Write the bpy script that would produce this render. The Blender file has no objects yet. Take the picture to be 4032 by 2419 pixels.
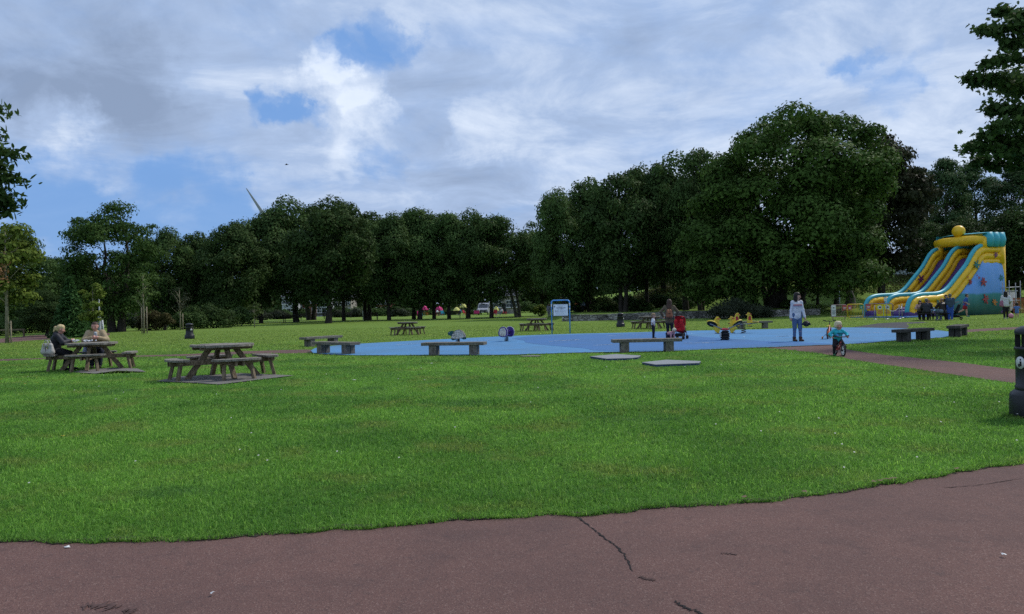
import bpy, bmesh, math, random
import numpy as np
from mathutils import Vector, Matrix

R = math.radians
rng = np.random.default_rng(7)
random.seed(7)
scene = bpy.context.scene
COL = scene.collection

# ------------------------------------------------------------------ camera
F = 1078.0                      # focal length in units of a 1400 px wide picture
CAMZ = 1.5
ROLL = R(1.26)
cam_d = bpy.data.cameras.new("camera")
cam = bpy.data.objects.new("camera", cam_d)
COL.objects.link(cam)
cam_d.sensor_width = 36.0
cam_d.lens = 36.0 * F / 1400.0
cam_d.clip_start = 0.1
cam_d.clip_end = 3000.0
CROT = Matrix.Rotation(R(90) - 1.0 / F, 4, 'X') @ Matrix.Rotation(-ROLL, 4, 'Z')
cam.matrix_world = Matrix.Translation((0, 0, CAMZ)) @ CROT
scene.camera = cam


def sm(x, a, b):
    t = np.clip((np.asarray(x, dtype=float) - a) / (b - a), 0, 1)
    return t * t * (3 - 2 * t)


def tz(x, y):
    """height of the ground"""
    plate = sm(x, 4.0, 6.5) * (1 - sm(x, 25.5, 29))
    z = 0.6 * plate * sm(y, 72.75, 73.2)
    z = z + sm(x, 22, 32) * 1.3 * sm(y, 69, 88)
    z = z + sm(x, 12, 24) * 3.1 * sm(y, 90, 108)
    return z


def tzf(x, y):
    return float(tz(x, y))


def ray(px, py):
    v = Vector(((px - 700) / F, (420 - py) / F, -1.0))
    return (CROT.to_3x3() @ v)


def G(px, py):
    """ground point seen at that pixel of the 1400 px wide photograph"""
    d = ray(px, py)
    t = 1.0
    prev = 1.0
    while t < 900:
        p = Vector((0, 0, CAMZ)) + d * t
        if p.z <= tzf(p.x, p.y):
            lo, hi = prev, t
            for _ in range(30):
                m = (lo + hi) / 2
                p = Vector((0, 0, CAMZ)) + d * m
                if p.z <= tzf(p.x, p.y):
                    hi = m
                else:
                    lo = m
            return Vector((0, 0, CAMZ)) + d * hi
        prev = t
        t *= 1.01
    return Vector((0, 0, CAMZ)) + d * 900


def at(px, py, dist):
    d = ray(px, py)
    return Vector((0, 0, CAMZ)) + d * (dist / d.y)


def ground_at(px, dist):
    """point on the ground in column px at depth dist"""
    p = at(px, 420, dist)
    # correct the sideways shift the camera roll makes for low points
    z = tzf(p.x, p.y)
    py = 420 + (p.z - z) / dist * F
    p = at(px, py, dist)
    p.z = tzf(p.x, p.y)
    return p


# ------------------------------------------------------------------ objects
def tag(o, label=None, cat=None, group=None, kind=None):
    if label: o["label"] = label
    if cat: o["category"] = cat
    if group: o["group"] = group
    if kind: o["kind"] = kind
    return o


def empty(name, loc=(0, 0, 0), rz=0.0, label=None, cat=None, group=None):
    o = bpy.data.objects.new(name, None)
    o.empty_display_size = 0.2
    COL.objects.link(o)
    o.location = loc
    o.rotation_euler = (0, 0, rz)
    tag(o, label, cat, group)
    return o


def copy_tree(o, parent=None):
    c = o.copy()
    COL.objects.link(c)
    if parent is not None:
        c.parent = parent
    for ch in list(o.children):
        copy_tree(ch, c)
    return c


def mesh_obj(name, me, mats, parent=None):
    o = bpy.data.objects.new(name, me)
    COL.objects.link(o)
    if not isinstance(mats, (list, tuple)):
        mats = [mats]
    if len(me.materials) == 0:
        for m in mats:
            me.materials.append(m)
    if parent is not None:
        o.parent = parent
    return o


def np_mesh(name, verts, faces, smooth=False):
    """verts (n,3) array, faces (m,k) array with constant k"""
    me = bpy.data.meshes.new(name)
    verts = np.asarray(verts, dtype=np.float32)
    faces = np.asarray(faces, dtype=np.int32)
    n, (m, k) = len(verts), faces.shape
    me.vertices.add(n)
    me.vertices.foreach_set("co", verts.ravel())
    me.loops.add(m * k)
    me.loops.foreach_set("vertex_index", faces.ravel())
    me.polygons.add(m)
    me.polygons.foreach_set("loop_start", np.arange(m, dtype=np.int32) * k)
    try:
        me.polygons.foreach_set("loop_total", np.full(m, k, dtype=np.int32))
    except Exception:
        pass
    if smooth:
        me.polygons.foreach_set("use_smooth", np.ones(m, dtype=bool))
    me.update(calc_edges=True)
    return me


class MB:
    """collects shapes, builds ONE mesh object"""
    def __init__(self):
        self.v = []; self.f = []; self.s = []; self.mi = []; self.cur = 0

    def add(self, vs, fs, smooth=False, M=None):
        b = len(self.v)
        for p in vs:
            p = Vector(p)
            self.v.append(M @ p if M is not None else p)
        for q in fs:
            self.f.append([b + i for i in q]); self.s.append(smooth); self.mi.append(self.cur)
        return self

    def box(self, c, size, rz=0.0, M=None, bev=0.0):
        sx, sy, sz = [s / 2 for s in size]
        T = Matrix.Translation(c) @ Matrix.Rotation(rz, 4, 'Z')
        if M is not None: T = M @ T
        if bev <= 0:
            vs = [(-sx, -sy, -sz), (sx, -sy, -sz), (sx, sy, -sz), (-sx, sy, -sz), (-sx, -sy, sz), (sx, -sy, sz), (sx, sy, sz), (-sx, sy, sz)]
            fs = [(0, 3, 2, 1), (4, 5, 6, 7), (0, 1, 5, 4), (1, 2, 6, 5), (2, 3, 7, 6), (3, 0, 4, 7)]
            return self.add(vs, fs, M=T)
        bm = bmesh.new()
        bmesh.ops.create_cube(bm, size=1.0)
        for v in bm.verts: v.co = Vector((v.co.x * sx * 2, v.co.y * sy * 2, v.co.z * sz * 2))
        bmesh.ops.bevel(bm, geom=bm.edges[:] , offset=bev, segments=2, affect='EDGES', profile=0.6)
        self.bm(bm, T)
        return self

    def bm(self, bm, M=None, smooth=False):
        bm.verts.index_update()
        self.add([v.co for v in bm.verts], [[v.index for v in f.verts] for f in bm.faces], smooth, M)
        bm.free()
        return self

    def beam(self, a, b, w, h, up=(0, 0, 1), bev=0.0):
        """rectangular bar from a to b, w across, h along 'up'"""
        a, b = Vector(a), Vector(b)
        d = b - a; L = d.length; d.normalize()
        u = Vector(up); s = d.cross(u)
        if s.length < 1e-4: s = d.cross(Vector((1, 0, 0)))
        s.normalize(); u = s.cross(d)
        M = Matrix(((s.x, d.x, u.x, (a.x + b.x) / 2), (s.y, d.y, u.y, (a.y + b.y) / 2), (s.z, d.z, u.z, (a.z + b.z) / 2), (0, 0, 0, 1)))
        return self.box((0, 0, 0), (w, L, h), M=M, bev=bev)

    def tube(self, pts, rad, n=8, caps=True, closed=False):
        pts = [Vector(p) for p in pts]
        if not isinstance(rad, (list, tuple)): rad = [rad] * len(pts)
        N = len(pts); b = len(self.v); prevu = None
        for i in range(N):
            if closed: d = pts[(i + 1) % N] - pts[i - 1]
            else: d = pts[min(i + 1, N - 1)] - pts[max(i - 1, 0)]
            if d.length < 1e-9: d = Vector((0, 0, 1))
            d.normalize()
            if prevu is None:
                u = d.cross(Vector((0, 0, 1)))
                if u.length < 1e-3: u = d.cross(Vector((0, 1, 0)))
            else:
                u = prevu - d * prevu.dot(d)
            u.normalize(); prevu = u; w = d.cross(u)
            for k in range(n):
                a = 2 * math.pi * k / n
                self.v.append(pts[i] + (u * math.cos(a) + w * math.sin(a)) * rad[i])
        for i in range(N if closed else N - 1):
            j = (i + 1) % N
            for k in range(n):
                self.f.append([b + i * n + k, b + i * n + (k + 1) % n, b + j * n + (k + 1) % n, b + j * n + k]); self.s.append(True); self.mi.append(self.cur)
        if caps and not closed:
            self.f.append([b + k for k in range(n)][::-1]); self.s.append(False); self.mi.append(self.cur)
            self.f.append([b + (N - 1) * n + k for k in range(n)]); self.s.append(False); self.mi.append(self.cur)
        return self

    def lathe(self, prof, n=24, M=None, smooth=True):
        """prof: list of (r, z)"""
        vs = []; fs = []
        for r, z in prof:
            for k in range(n):
                a = 2 * math.pi * k / n
                vs.append((r * math.cos(a), r * math.sin(a), z))
        for i in range(len(prof) - 1):
            for k in range(n):
                fs.append((i * n + k, i * n + (k + 1) % n, (i + 1) * n + (k + 1) % n, (i + 1) * n + k))
        self.add(vs, fs, smooth, M)
        if prof[-1][0] > 1e-4: self.add(vs[-n:], [tuple(range(n))], False, M)
        if prof[0][0] > 1e-4: self.add(vs[:n], [tuple(range(n))[::-1]], False, M)
        return self

    def sphere(self, c, r, seg=14, rings=9, M=None):
        if not isinstance(r, (list, tuple)): r = (r, r, r)
        vs = []; fs = []
        for i in range(rings + 1):
            t = math.pi * i / rings
            for k in range(seg):
                a = 2 * math.pi * k / seg
                vs.append((c[0] + r[0] * math.sin(t) * math.cos(a), c[1] + r[1] * math.sin(t) * math.sin(a), c[2] + r[2] * math.cos(t)))
        for i in range(rings):
            for k in range(seg):
                fs.append((i * seg + k, (i + 1) * seg + k, (i + 1) * seg + (k + 1) % seg, i * seg + (k + 1) % seg))
        return self.add(vs, fs, True, M)

    def prism(self, poly, y0, y1, M=None, smooth=False):
        """poly in x,z extruded along y"""
        n = len(poly)
        vs = [(p[0], y0, p[1]) for p in poly] + [(p[0], y1, p[1]) for p in poly]
        fs = [tuple(range(n)), tuple(range(2 * n - 1, n - 1, -1))]
        fs += [(i, i + n, (i + 1) % n + n, (i + 1) % n) for i in range(n)]
        return self.add(vs, fs, smooth, M)

    def slab(self, poly, z0, z1, M=None):
        """poly in x,y extruded along z"""
        n = len(poly)
        vs = [(p[0], p[1], z0) for p in poly] + [(p[0], p[1], z1) for p in poly]
        fs = [tuple(range(n))[::-1], tuple(range(n, 2 * n))]
        fs += [(i, (i + 1) % n, (i + 1) % n + n, i + n) for i in range(n)]
        return self.add(vs, fs, False, M)

    def torus(self, c, R_, r, axis='Y', n=24, m=8, M=None):
        pts = []
        for k in range(n):
            a = 2 * math.pi * k / n
            if axis == 'Y': pts.append(Vector(c) + Vector((R_ * math.cos(a), 0, R_ * math.sin(a))))
            elif axis == 'X': pts.append(Vector(c) + Vector((0, R_ * math.cos(a), R_ * math.sin(a))))
            else: pts.append(Vector(c) + Vector((R_ * math.cos(a), R_ * math.sin(a), 0)))
        if M is not None: pts = [M @ p for p in pts]
        return self.tube(pts, r, m, closed=True)

    def build(self, name, mats, parent=None, recalc=True):
        me = bpy.data.meshes.new(name)
        me.from_pydata([tuple(p) for p in self.v], [], self.f)
        if recalc:
            bm = bmesh.new(); bm.from_mesh(me)
            bmesh.ops.recalc_face_normals(bm, faces=bm.faces[:])
            bm.to_mesh(me); bm.free()
        me.polygons.foreach_set("use_smooth", self.s)
        if any(self.mi): me.polygons.foreach_set("material_index", self.mi)
        me.update()
        return mesh_obj(name, me, mats, parent)


# ------------------------------------------------------------------ materials
def nodes_of(m):
    m.use_nodes = True
    nt = m.node_tree
    return nt, nt.nodes, nt.links


def mat(name, col, rough=0.8, var=0.12, scale=12.0, bump=0.0, bscale=60.0, metal=0.0, spec=0.3, dirt=None, dirt_scale=3.0, coat=0.0):
    """plain procedural surface: base colour broken up by two noises, bump, optional dirt colour"""
    m = bpy.data.materials.new(name)
    nt, N, L = nodes_of(m)
    b = N["Principled BSDF"]
    b.inputs["Roughness"].default_value = rough
    b.inputs["Metallic"].default_value = metal
    b.inputs["Specular IOR Level"].default_value = spec
    if coat: b.inputs["Coat Weight"].default_value = coat
    tc = N.new("ShaderNodeTexCoord")
    n1 = N.new("ShaderNodeTexNoise"); n1.inputs["Scale"].default_value = scale; n1.inputs["Detail"].default_value = 6
    L.new(tc.outputs["Object"], n1.inputs["Vector"])
    mp = N.new("ShaderNodeMapRange")
    mp.inputs["From Min"].default_value = 0.3; mp.inputs["From Max"].default_value = 0.7
    mp.inputs["To Min"].default_value = 1 - var * 1.6; mp.inputs["To Max"].default_value = 1 + var
    L.new(n1.outputs["Fac"], mp.inputs["Value"])
    mul = N.new("ShaderNodeMix"); mul.data_type = 'RGBA'; mul.blend_type = 'MULTIPLY'; mul.inputs["Factor"].default_value = 1
    mul.inputs["A"].default_value = (*col, 1)
    cb = N.new("ShaderNodeCombineColor")
    for i in range(3): L.new(mp.outputs["Result"], cb.inputs[i])
    L.new(cb.outputs["Color"], mul.inputs["B"])
    out = mul.outputs["Result"]
    if dirt is not None:
        n2 = N.new("ShaderNodeTexNoise"); n2.inputs["Scale"].default_value = dirt_scale; n2.inputs["Detail"].default_value = 8
        n2.inputs["Roughness"].default_value = 0.65
        L.new(tc.outputs["Object"], n2.inputs["Vector"])
        rp = N.new("ShaderNodeMapRange"); rp.inputs["From Min"].default_value = 0.48; rp.inputs["From Max"].default_value = 0.7
        L.new(n2.outputs["Fac"], rp.inputs["Value"])
        mx = N.new("ShaderNodeMix"); mx.data_type = 'RGBA'
        L.new(rp.outputs["Result"], mx.inputs["Factor"]); L.new(out, mx.inputs["A"]); mx.inputs["B"].default_value = (*dirt, 1)
        out = mx.outputs["Result"]
    L.new(out, b.inputs["Base Color"])
    if bump:
        n3 = N.new("ShaderNodeTexNoise"); n3.inputs["Scale"].default_value = bscale; n3.inputs["Detail"].default_value = 4
        L.new(tc.outputs["Object"], n3.inputs["Vector"])
        bp = N.new("ShaderNodeBump"); bp.inputs["Strength"].default_value = bump; bp.inputs["Distance"].default_value = 0.02
        L.new(n3.outputs["Fac"], bp.inputs["Height"]); L.new(bp.outputs["Normal"], b.inputs["Normal"])
    return m


def wood_mat(name, c0, c1, rough=0.85):
    """weathered timber: stretched grain, dark cracks, grey-brown patches"""
    m = bpy.data.materials.new(name)
    nt, N, L = nodes_of(m)
    b = N["Principled BSDF"]; b.inputs["Roughness"].default_value = rough; b.inputs["Specular IOR Level"].default_value = 0.2
    tc = N.new("ShaderNodeTexCoord")
    n1 = N.new("ShaderNodeTexNoise"); n1.inputs["Scale"].default_value = 9; n1.inputs["Detail"].default_value = 8; n1.inputs["Roughness"].default_value = 0.7
    L.new(tc.outputs["Object"], n1.inputs["Vector"])
    r1 = N.new("ShaderNodeValToRGB")
    r1.color_ramp.elements[0].position = 0.3; r1.color_ramp.elements[0].color = (*c0, 1)
    r1.color_ramp.elements[1].position = 0.68; r1.color_ramp.elements[1].color = (*c1, 1)
    L.new(n1.outputs["Fac"], r1.inputs["Fac"])
    n2 = N.new("ShaderNodeTexNoise"); n2.inputs["Scale"].default_value = 40; n2.inputs["Detail"].default_value = 3
    mpn = N.new("ShaderNodeMapping"); mpn.inputs["Scale"].default_value = (1, 1, 0.25)
    L.new(tc.outputs["Object"], mpn.inputs["Vector"]); L.new(mpn.outputs["Vector"], n2.inputs["Vector"])
    mr = N.new("ShaderNodeMapRange"); mr.inputs["From Min"].default_value = 0.35; mr.inputs["From Max"].default_value = 0.6
    mr.inputs["To Min"].default_value = 0.55; mr.inputs["To Max"].default_value = 1.1
    L.new(n2.outputs["Fac"], mr.inputs["Value"])
    cb = N.new("ShaderNodeCombineColor")
    for i in range(3): L.new(mr.outputs["Result"], cb.inputs[i])
    mul = N.new("ShaderNodeMix"); mul.data_type = 'RGBA'; mul.blend_type = 'MULTIPLY'; mul.inputs["Factor"].default_value = 1
    L.new(r1.outputs["Color"], mul.inputs["A"]); L.new(cb.outputs["Color"], mul.inputs["B"])
    L.new(mul.outputs["Result"], b.inputs["Base Color"])
    bp = N.new("ShaderNodeBump"); bp.inputs["Strength"].default_value = 0.5; bp.inputs["Distance"].default_value = 0.01
    L.new(n2.outputs["Fac"], bp.inputs["Height"]); L.new(bp.outputs["Normal"], b.inputs["Normal"])
    return m


def leaf_mat(name, dark, light, trans=0.25, clump=0.35, objvar=0.3):
    """leaves: every leaf its own tone, slow drift over the crown, some light through"""
    m = bpy.data.materials.new(name)
    nt, N, L = nodes_of(m)
    for n in list(N):
        if n.type != 'OUTPUT_MATERIAL': N.remove(n)
    out = [n for n in N if n.type == 'OUTPUT_MATERIAL'][0]
    geo = N.new("ShaderNodeNewGeometry"); tc = N.new("ShaderNodeTexCoord"); oi = N.new("ShaderNodeObjectInfo")
    nz = N.new("ShaderNodeTexNoise"); nz.inputs["Scale"].default_value = clump; nz.inputs["Detail"].default_value = 3
    L.new(tc.outputs["Object"], nz.inputs["Vector"])
    a = N.new("ShaderNodeMath"); a.operation = 'MULTIPLY_ADD'; a.inputs[1].default_value = 0.55; 
    L.new(geo.outputs["Random Per Island"], a.inputs[0])
    s = N.new("ShaderNodeMapRange"); s.inputs["From Min"].default_value = 0.3; s.inputs["From Max"].default_value = 0.7; s.inputs["To Max"].default_value = 0.45
    L.new(nz.outputs["Fac"], s.inputs["Value"]); L.new(s.outputs["Result"], a.inputs[2])
    mx = N.new("ShaderNodeMix"); mx.data_type = 'RGBA'
    mx.inputs["A"].default_value = (*dark, 1); mx.inputs["B"].default_value = (*light, 1)
    L.new(a.outputs[0], mx.inputs["Factor"])
    mr = N.new("ShaderNodeMapRange"); mr.inputs["To Min"].default_value = 1 - objvar; mr.inputs["To Max"].default_value = 1 + objvar
    L.new(oi.outputs["Random"], mr.inputs["Value"])
    cb = N.new("ShaderNodeCombineColor")
    for i in range(3): L.new(mr.outputs["Result"], cb.inputs[i])
    mul = N.new("ShaderNodeMix"); mul.data_type = 'RGBA'; mul.blend_type = 'MULTIPLY'; mul.inputs["Factor"].default_value = 1
    L.new(mx.outputs["Result"], mul.inputs["A"]); L.new(cb.outputs["Color"], mul.inputs["B"])
    df = N.new("ShaderNodeBsdfPrincipled"); tr = N.new("ShaderNodeBsdfTranslucent"); ms = N.new("ShaderNodeMixShader")
    df.inputs["Roughness"].default_value = 0.6; df.inputs["Specular IOR Level"].default_value = 0.06
    ms.inputs[0].default_value = trans
    L.new(mul.outputs["Result"], df.inputs["Base Color"]); L.new(mul.outputs["Result"], tr.inputs["Color"])
    L.new(df.outputs[0], ms.inputs[1]); L.new(tr.outputs[0], ms.inputs[2]); L.new(ms.outputs[0], out.inputs["Surface"])
    return m
# ------------------------------------------------------------------ render settings, sky, sun
scene.render.engine = 'CYCLES'
scene.cycles.max_bounces = 5
scene.cycles.diffuse_bounces = 3
scene.cycles.glossy_bounces = 2
scene.cycles.transmission_bounces = 3
scene.cycles.transparent_max_bounces = 4
scene.cycles.use_adaptive_sampling = True
scene.cycles.adaptive_threshold = 0.02
scene.cycles.use_denoising = False
scene.view_settings.view_transform = 'Standard'
scene.view_settings.look = 'None'
scene.view_settings.exposure = 0
scene.view_settings.gamma = 1

SUN_EL = R(48)
SUN_AZ = R(56)          # clockwise from +Y: behind the trees, to the right
sun_dir = Vector((math.sin(SUN_AZ) * math.cos(SUN_EL), math.cos(SUN_AZ) * math.cos(SUN_EL), math.sin(SUN_EL)))
sd = bpy.data.lights.new("sun", 'SUN'); sd.energy = 3.0; sd.angle = R(5.0); sd.color = (1.0, 0.955, 0.88)
so = bpy.data.objects.new("sun", sd); COL.objects.link(so)
so.rotation_euler = (-sun_dir).to_track_quat('-Z', 'Y').to_euler(); so.location = (30, 30, 60)


def make_world():
    w = bpy.data.worlds.new("World"); scene.world = w; w.use_nodes = True
    nt = w.node_tree; N = nt.nodes; L = nt.links
    bg = N["Background"]; bg.inputs["Strength"].default_value = 0.1
    sky = N.new("ShaderNodeTexSky"); sky.sky_type = 'NISHITA'; sky.sun_disc = False
    sky.sun_elevation = SUN_EL; sky.sun_rotation = SUN_AZ
    sky.air_density = 1.0; sky.dust_density = 0.4; sky.ozone_density = 2.5
    tc = N.new("ShaderNodeTexCoord")

    def vm(op, a, b=None):
        n = N.new("ShaderNodeVectorMath"); n.operation = op
        for i, q in enumerate((a, b)):
            if q is None: continue
            if isinstance(q, (tuple, Vector)): n.inputs[i].default_value = tuple(q)
            else: L.new(q, n.inputs[i])
        return n

    def ma(op, a, b=None, c=None):
        n = N.new("ShaderNodeMath"); n.operation = op
        for i, q in enumerate((a, b, c)):
            if q is None: continue
            if isinstance(q, (int, float)): n.inputs[i].default_value = q
            else: L.new(q, n.inputs[i])
        return n.outputs[0]

    def mr(v, a, b, c, d, smooth=True):
        n = N.new("ShaderNodeMapRange"); n.interpolation_type = 'SMOOTHSTEP' if smooth else 'LINEAR'
        L.new(v, n.inputs["Value"])
        for k, q in zip(("From Min", "From Max", "To Min", "To Max"), (a, b, c, d)): n.inputs[k].default_value = q
        return n.outputs["Result"]

    def noise(vec, scale, detail, rough, dist=0.0):
        n = N.new("ShaderNodeTexNoise"); n.inputs["Scale"].default_value = scale; n.inputs["Detail"].default_value = detail
        n.inputs["Roughness"].default_value = rough; n.inputs["Distortion"].default_value = dist
        L.new(vec, n.inputs["Vector"]); return n

    d0 = vm('NORMALIZE', tc.outputs["Generated"]).outputs[0]
    sx = N.new("ShaderNodeSeparateXYZ"); L.new(d0, sx.inputs[0])
    zc = ma('ADD', ma('MAXIMUM', sx.outputs["Z"], 0.0), 0.17)
    cb = N.new("ShaderNodeCombineXYZ")
    L.new(ma('DIVIDE', sx.outputs["X"], zc), cb.inputs[0]); L.new(ma('DIVIDE', sx.outputs["Y"], zc), cb.inputs[1])
    p = cb.outputs[0]
    # ragged direction for the placed openings and bright heads
    wn = noise(d0, 6.0, 8, 0.62)
    wv = vm('MULTIPLY', vm('SUBTRACT', wn.outputs["Color"], (0.5, 0.5, 0.5)).outputs[0], (0.24, 0.24, 0.16)).outputs[0]
    dw = vm('NORMALIZE', vm('ADD', d0, wv).outputs[0]).outputs[0]

    def blobs(lst):
        tot = None
        for px, py, r, a in lst:
            c = ray(px, py).normalized()
            dt = vm('DOT_PRODUCT', dw, tuple(c)).outputs["Value"]
            g = mr(dt, math.cos(r / F * 1.5), math.cos(r / F * 0.25), 0, a)
            tot = g if tot is None else ma('ADD', tot, g)
        return tot

    holes = blobs([(40, 335, 70, .3), (150, 300, 75, .3), (250, 285, 60, .26), (330, 265, 40, .18), (60, 255, 45, .22), (400, 310, 60, .16), (330, 330, 60, .2), (150, 345, 60, .25), (230, 215, 40, .1), (330, 215, 50, .1), (250, 250, 30, .12),
                   (392, 135, 26, .36), (375, 112, 16, .2), (420, 150, 20, .28), (500, 52, 28, .3), (545, 38, 26, .3), (470, 62, 18, .2), (495, 195, 22, .14), (530, 212, 20, .18), (20, 225, 30, .15),
                   (1185, 108, 24, .24), (1235, 98, 20, .2), (1150, 112, 14, .18), (1222, 143, 22, .26), (1260, 132, 14, .2), (905, 150, 18, .14)])
    heads = blobs([(480, 105, 34, .4), (468, 78, 22, .3), (500, 145, 26, .3), (655, 165, 34, .28), (640, 190, 24, .2), (88, 165, 30, .3), (120, 172, 22, .25), (470, 205, 24, .25), (60, 248, 30, .1), (265, 95, 30, .14), (740, 60, 60, .16),
                   (760, 220, 80, .14), (1050, 190, 140, .16), (1330, 90, 90, .18), (1000, 120, 120, .08), (600, 40, 40, .15)])
    darks = blobs([(90, 95, 90, .25), (200, 115, 70, .26), (30, 40, 100, .12), (620, 240, 90, .1), (840, 110, 90, .12), (560, 100, 60, .1), (1040, 70, 90, .14), (740, 275, 60, .08)])
    n1 = noise(p, 1.2, 11, 0.60, 0.35)
    n2 = noise(vm('ADD', p, (7.3, 2.1, 0)).outputs[0], 2.3, 11, 0.63, 0.5)
    cov = ma('SUBTRACT', ma('ADD', ma('MULTIPLY', ma('SUBTRACT', n1.outputs["Fac"], 0.5), 1.35), 0.66), holes)
    cov = mr(cov, 0.16, 0.72, 0.08, 0.97)
    lum = ma('ADD', ma('MULTIPLY', ma('SUBTRACT', n2.outputs["Fac"], 0.5), 1.5), 0.54)
    lum = ma('SUBTRACT', ma('ADD', lum, ma('MULTIPLY', heads, 0.8)), darks)
    rp = N.new("ShaderNodeValToRGB")
    el = rp.color_ramp.elements
    el[0].position = 0.0; el[0].color = (0.275, 0.36, 0.525, 1)
    el[1].position = 1.0; el[1].color = (0.82, 0.91, 1.05, 1)
    e = el.new(0.5); e.color = (0.425, 0.55, 0.785, 1)
    L.new(lum, rp.inputs["Fac"])
    cl = vm('SCALE', rp.outputs["Color"]); cl.inputs["Scale"].default_value = 10.0
    # the clear sky, deepened a little, behind the clouds
    hs = N.new("ShaderNodeHueSaturation"); hs.inputs["Saturation"].default_value = 1.1; hs.inputs["Value"].default_value = 1.0
    bl = N.new("ShaderNodeMix"); bl.data_type = "RGBA"; bl.inputs["Factor"].default_value = 0.8; bl.inputs["B"].default_value = (2.3, 4.1, 7.9, 1)
    L.new(sky.outputs["Color"], bl.inputs["A"]); L.new(bl.outputs["Result"], hs.inputs["Color"])
    mx = N.new("ShaderNodeMix"); mx.data_type = 'RGBA'
    L.new(cov, mx.inputs["Factor"]); L.new(hs.outputs["Color"], mx.inputs["A"]); L.new(cl.outputs[0], mx.inputs["B"])
    L.new(mx.outputs["Result"], bg.inputs["Color"])
    return w


make_world()


# ------------------------------------------------------------------ ground sheets
def lawn_colour(nt, val=1.0):
    """patchy lawn colour from the position in the park, used by ground and blades alike"""
    N, L = nt.nodes, nt.links
    geo = N.new("ShaderNodeNewGeometry")

    def noise(scale, detail=4, rough=0.55):
        n = N.new("ShaderNodeTexNoise"); n.inputs["Scale"].default_value = scale; n.inputs["Detail"].default_value = detail
        n.inputs["Roughness"].default_value = rough
        L.new(geo.outputs["Position"], n.inputs["Vector"]); return n.outputs["Fac"]

    def mr(v, a, b, c=0.0, d=1.0):
        n = N.new("ShaderNodeMapRange"); n.interpolation_type = 'SMOOTHSTEP'; L.new(v, n.inputs["Value"])
        for k, q in zip(("From Min", "From Max", "To Min", "To Max"), (a, b, c, d)): n.inputs[k].default_value = q
        return n.outputs["Result"]

    def mix(f, a, b):
        n = N.new("ShaderNodeMix"); n.data_type = 'RGBA'
        L.new(f, n.inputs["Factor"])
        for k, q in (("A", a), ("B", b)):
            if isinstance(q, tuple): n.inputs[k].default_value = (*[c * val for c in q], 1)
            else: L.new(q, n.inputs[k])
        return n.outputs["Result"]

    base = mix(mr(noise(0.35, 5), 0.36, 0.64), (0.045, 0.116, 0.0180), (0.085, 0.184, 0.0280))
    dry = mix(mr(noise(0.8, 6, 0.65), 0.50, 0.66, 0, 0.75), base, (0.098, 0.132, 0.030))
    clover = mix(mr(noise(0.55, 4, 0.6), 0.57, 0.68, 0, 0.6), dry, (0.026, 0.074, 0.020))
    sx = N.new("ShaderNodeSeparateXYZ"); L.new(geo.outputs["Position"], sx.inputs[0])
    far = mix(mr(sx.outputs["Y"], 16.0, 46.0, 0, 0.72), clover, (0.112, 0.150, 0.033))  # sunlit yellow-green of the distant lawn, put into the colour by depth
    fine = mix(mr(noise(7.0, 6, 0.7), 0.36, 0.66, 0, 0.4), far, (0.055, 0.106, 0.017))
    return fine, geo


lawn_m = bpy.data.materials.new("lawn_ground")
nt, N, L = nodes_of(lawn_m)
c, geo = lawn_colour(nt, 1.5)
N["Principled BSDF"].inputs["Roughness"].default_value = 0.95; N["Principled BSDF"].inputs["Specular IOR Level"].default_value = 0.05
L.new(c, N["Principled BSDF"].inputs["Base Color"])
nz = N.new("ShaderNodeTexNoise"); nz.inputs["Scale"].default_value = 14; nz.inputs["Detail"].default_value = 6; nz.inputs["Roughness"].default_value = 0.8
L.new(geo.outputs["Position"], nz.inputs["Vector"])
bp = N.new("ShaderNodeBump"); bp.inputs["Strength"].default_value = 0.9; bp.inputs["Distance"].default_value = 0.08
L.new(nz.outputs["Fac"], bp.inputs["Height"]); L.new(bp.outputs["Normal"], N["Principled BSDF"].inputs["Normal"])

xs = np.concatenate([np.linspace(-900, -80, 22), np.linspace(-72, 72, 120), np.linspace(80, 900, 22)])
ys = np.concatenate([np.linspace(-30, 60, 30), np.linspace(62, 72.6, 9), np.linspace(72.75, 73.25, 6), np.linspace(74, 125, 52), np.linspace(130, 1500, 22)])
gx, gy = np.meshgrid(xs, ys)
gz = tz(gx, gy)
V = np.stack([gx, gy, gz], -1).reshape(-1, 3)
nx, ny = len(xs), len(ys)
i, j = np.meshgrid(np.arange(nx - 1), np.arange(ny - 1))
q = (j * nx + i).ravel()
ground = mesh_obj("ground", np_mesh("ground", V, np.stack([q, q + 1, q + nx + 1, q + nx], -1), True), lawn_m)
tag(ground, kind="structure")


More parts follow.
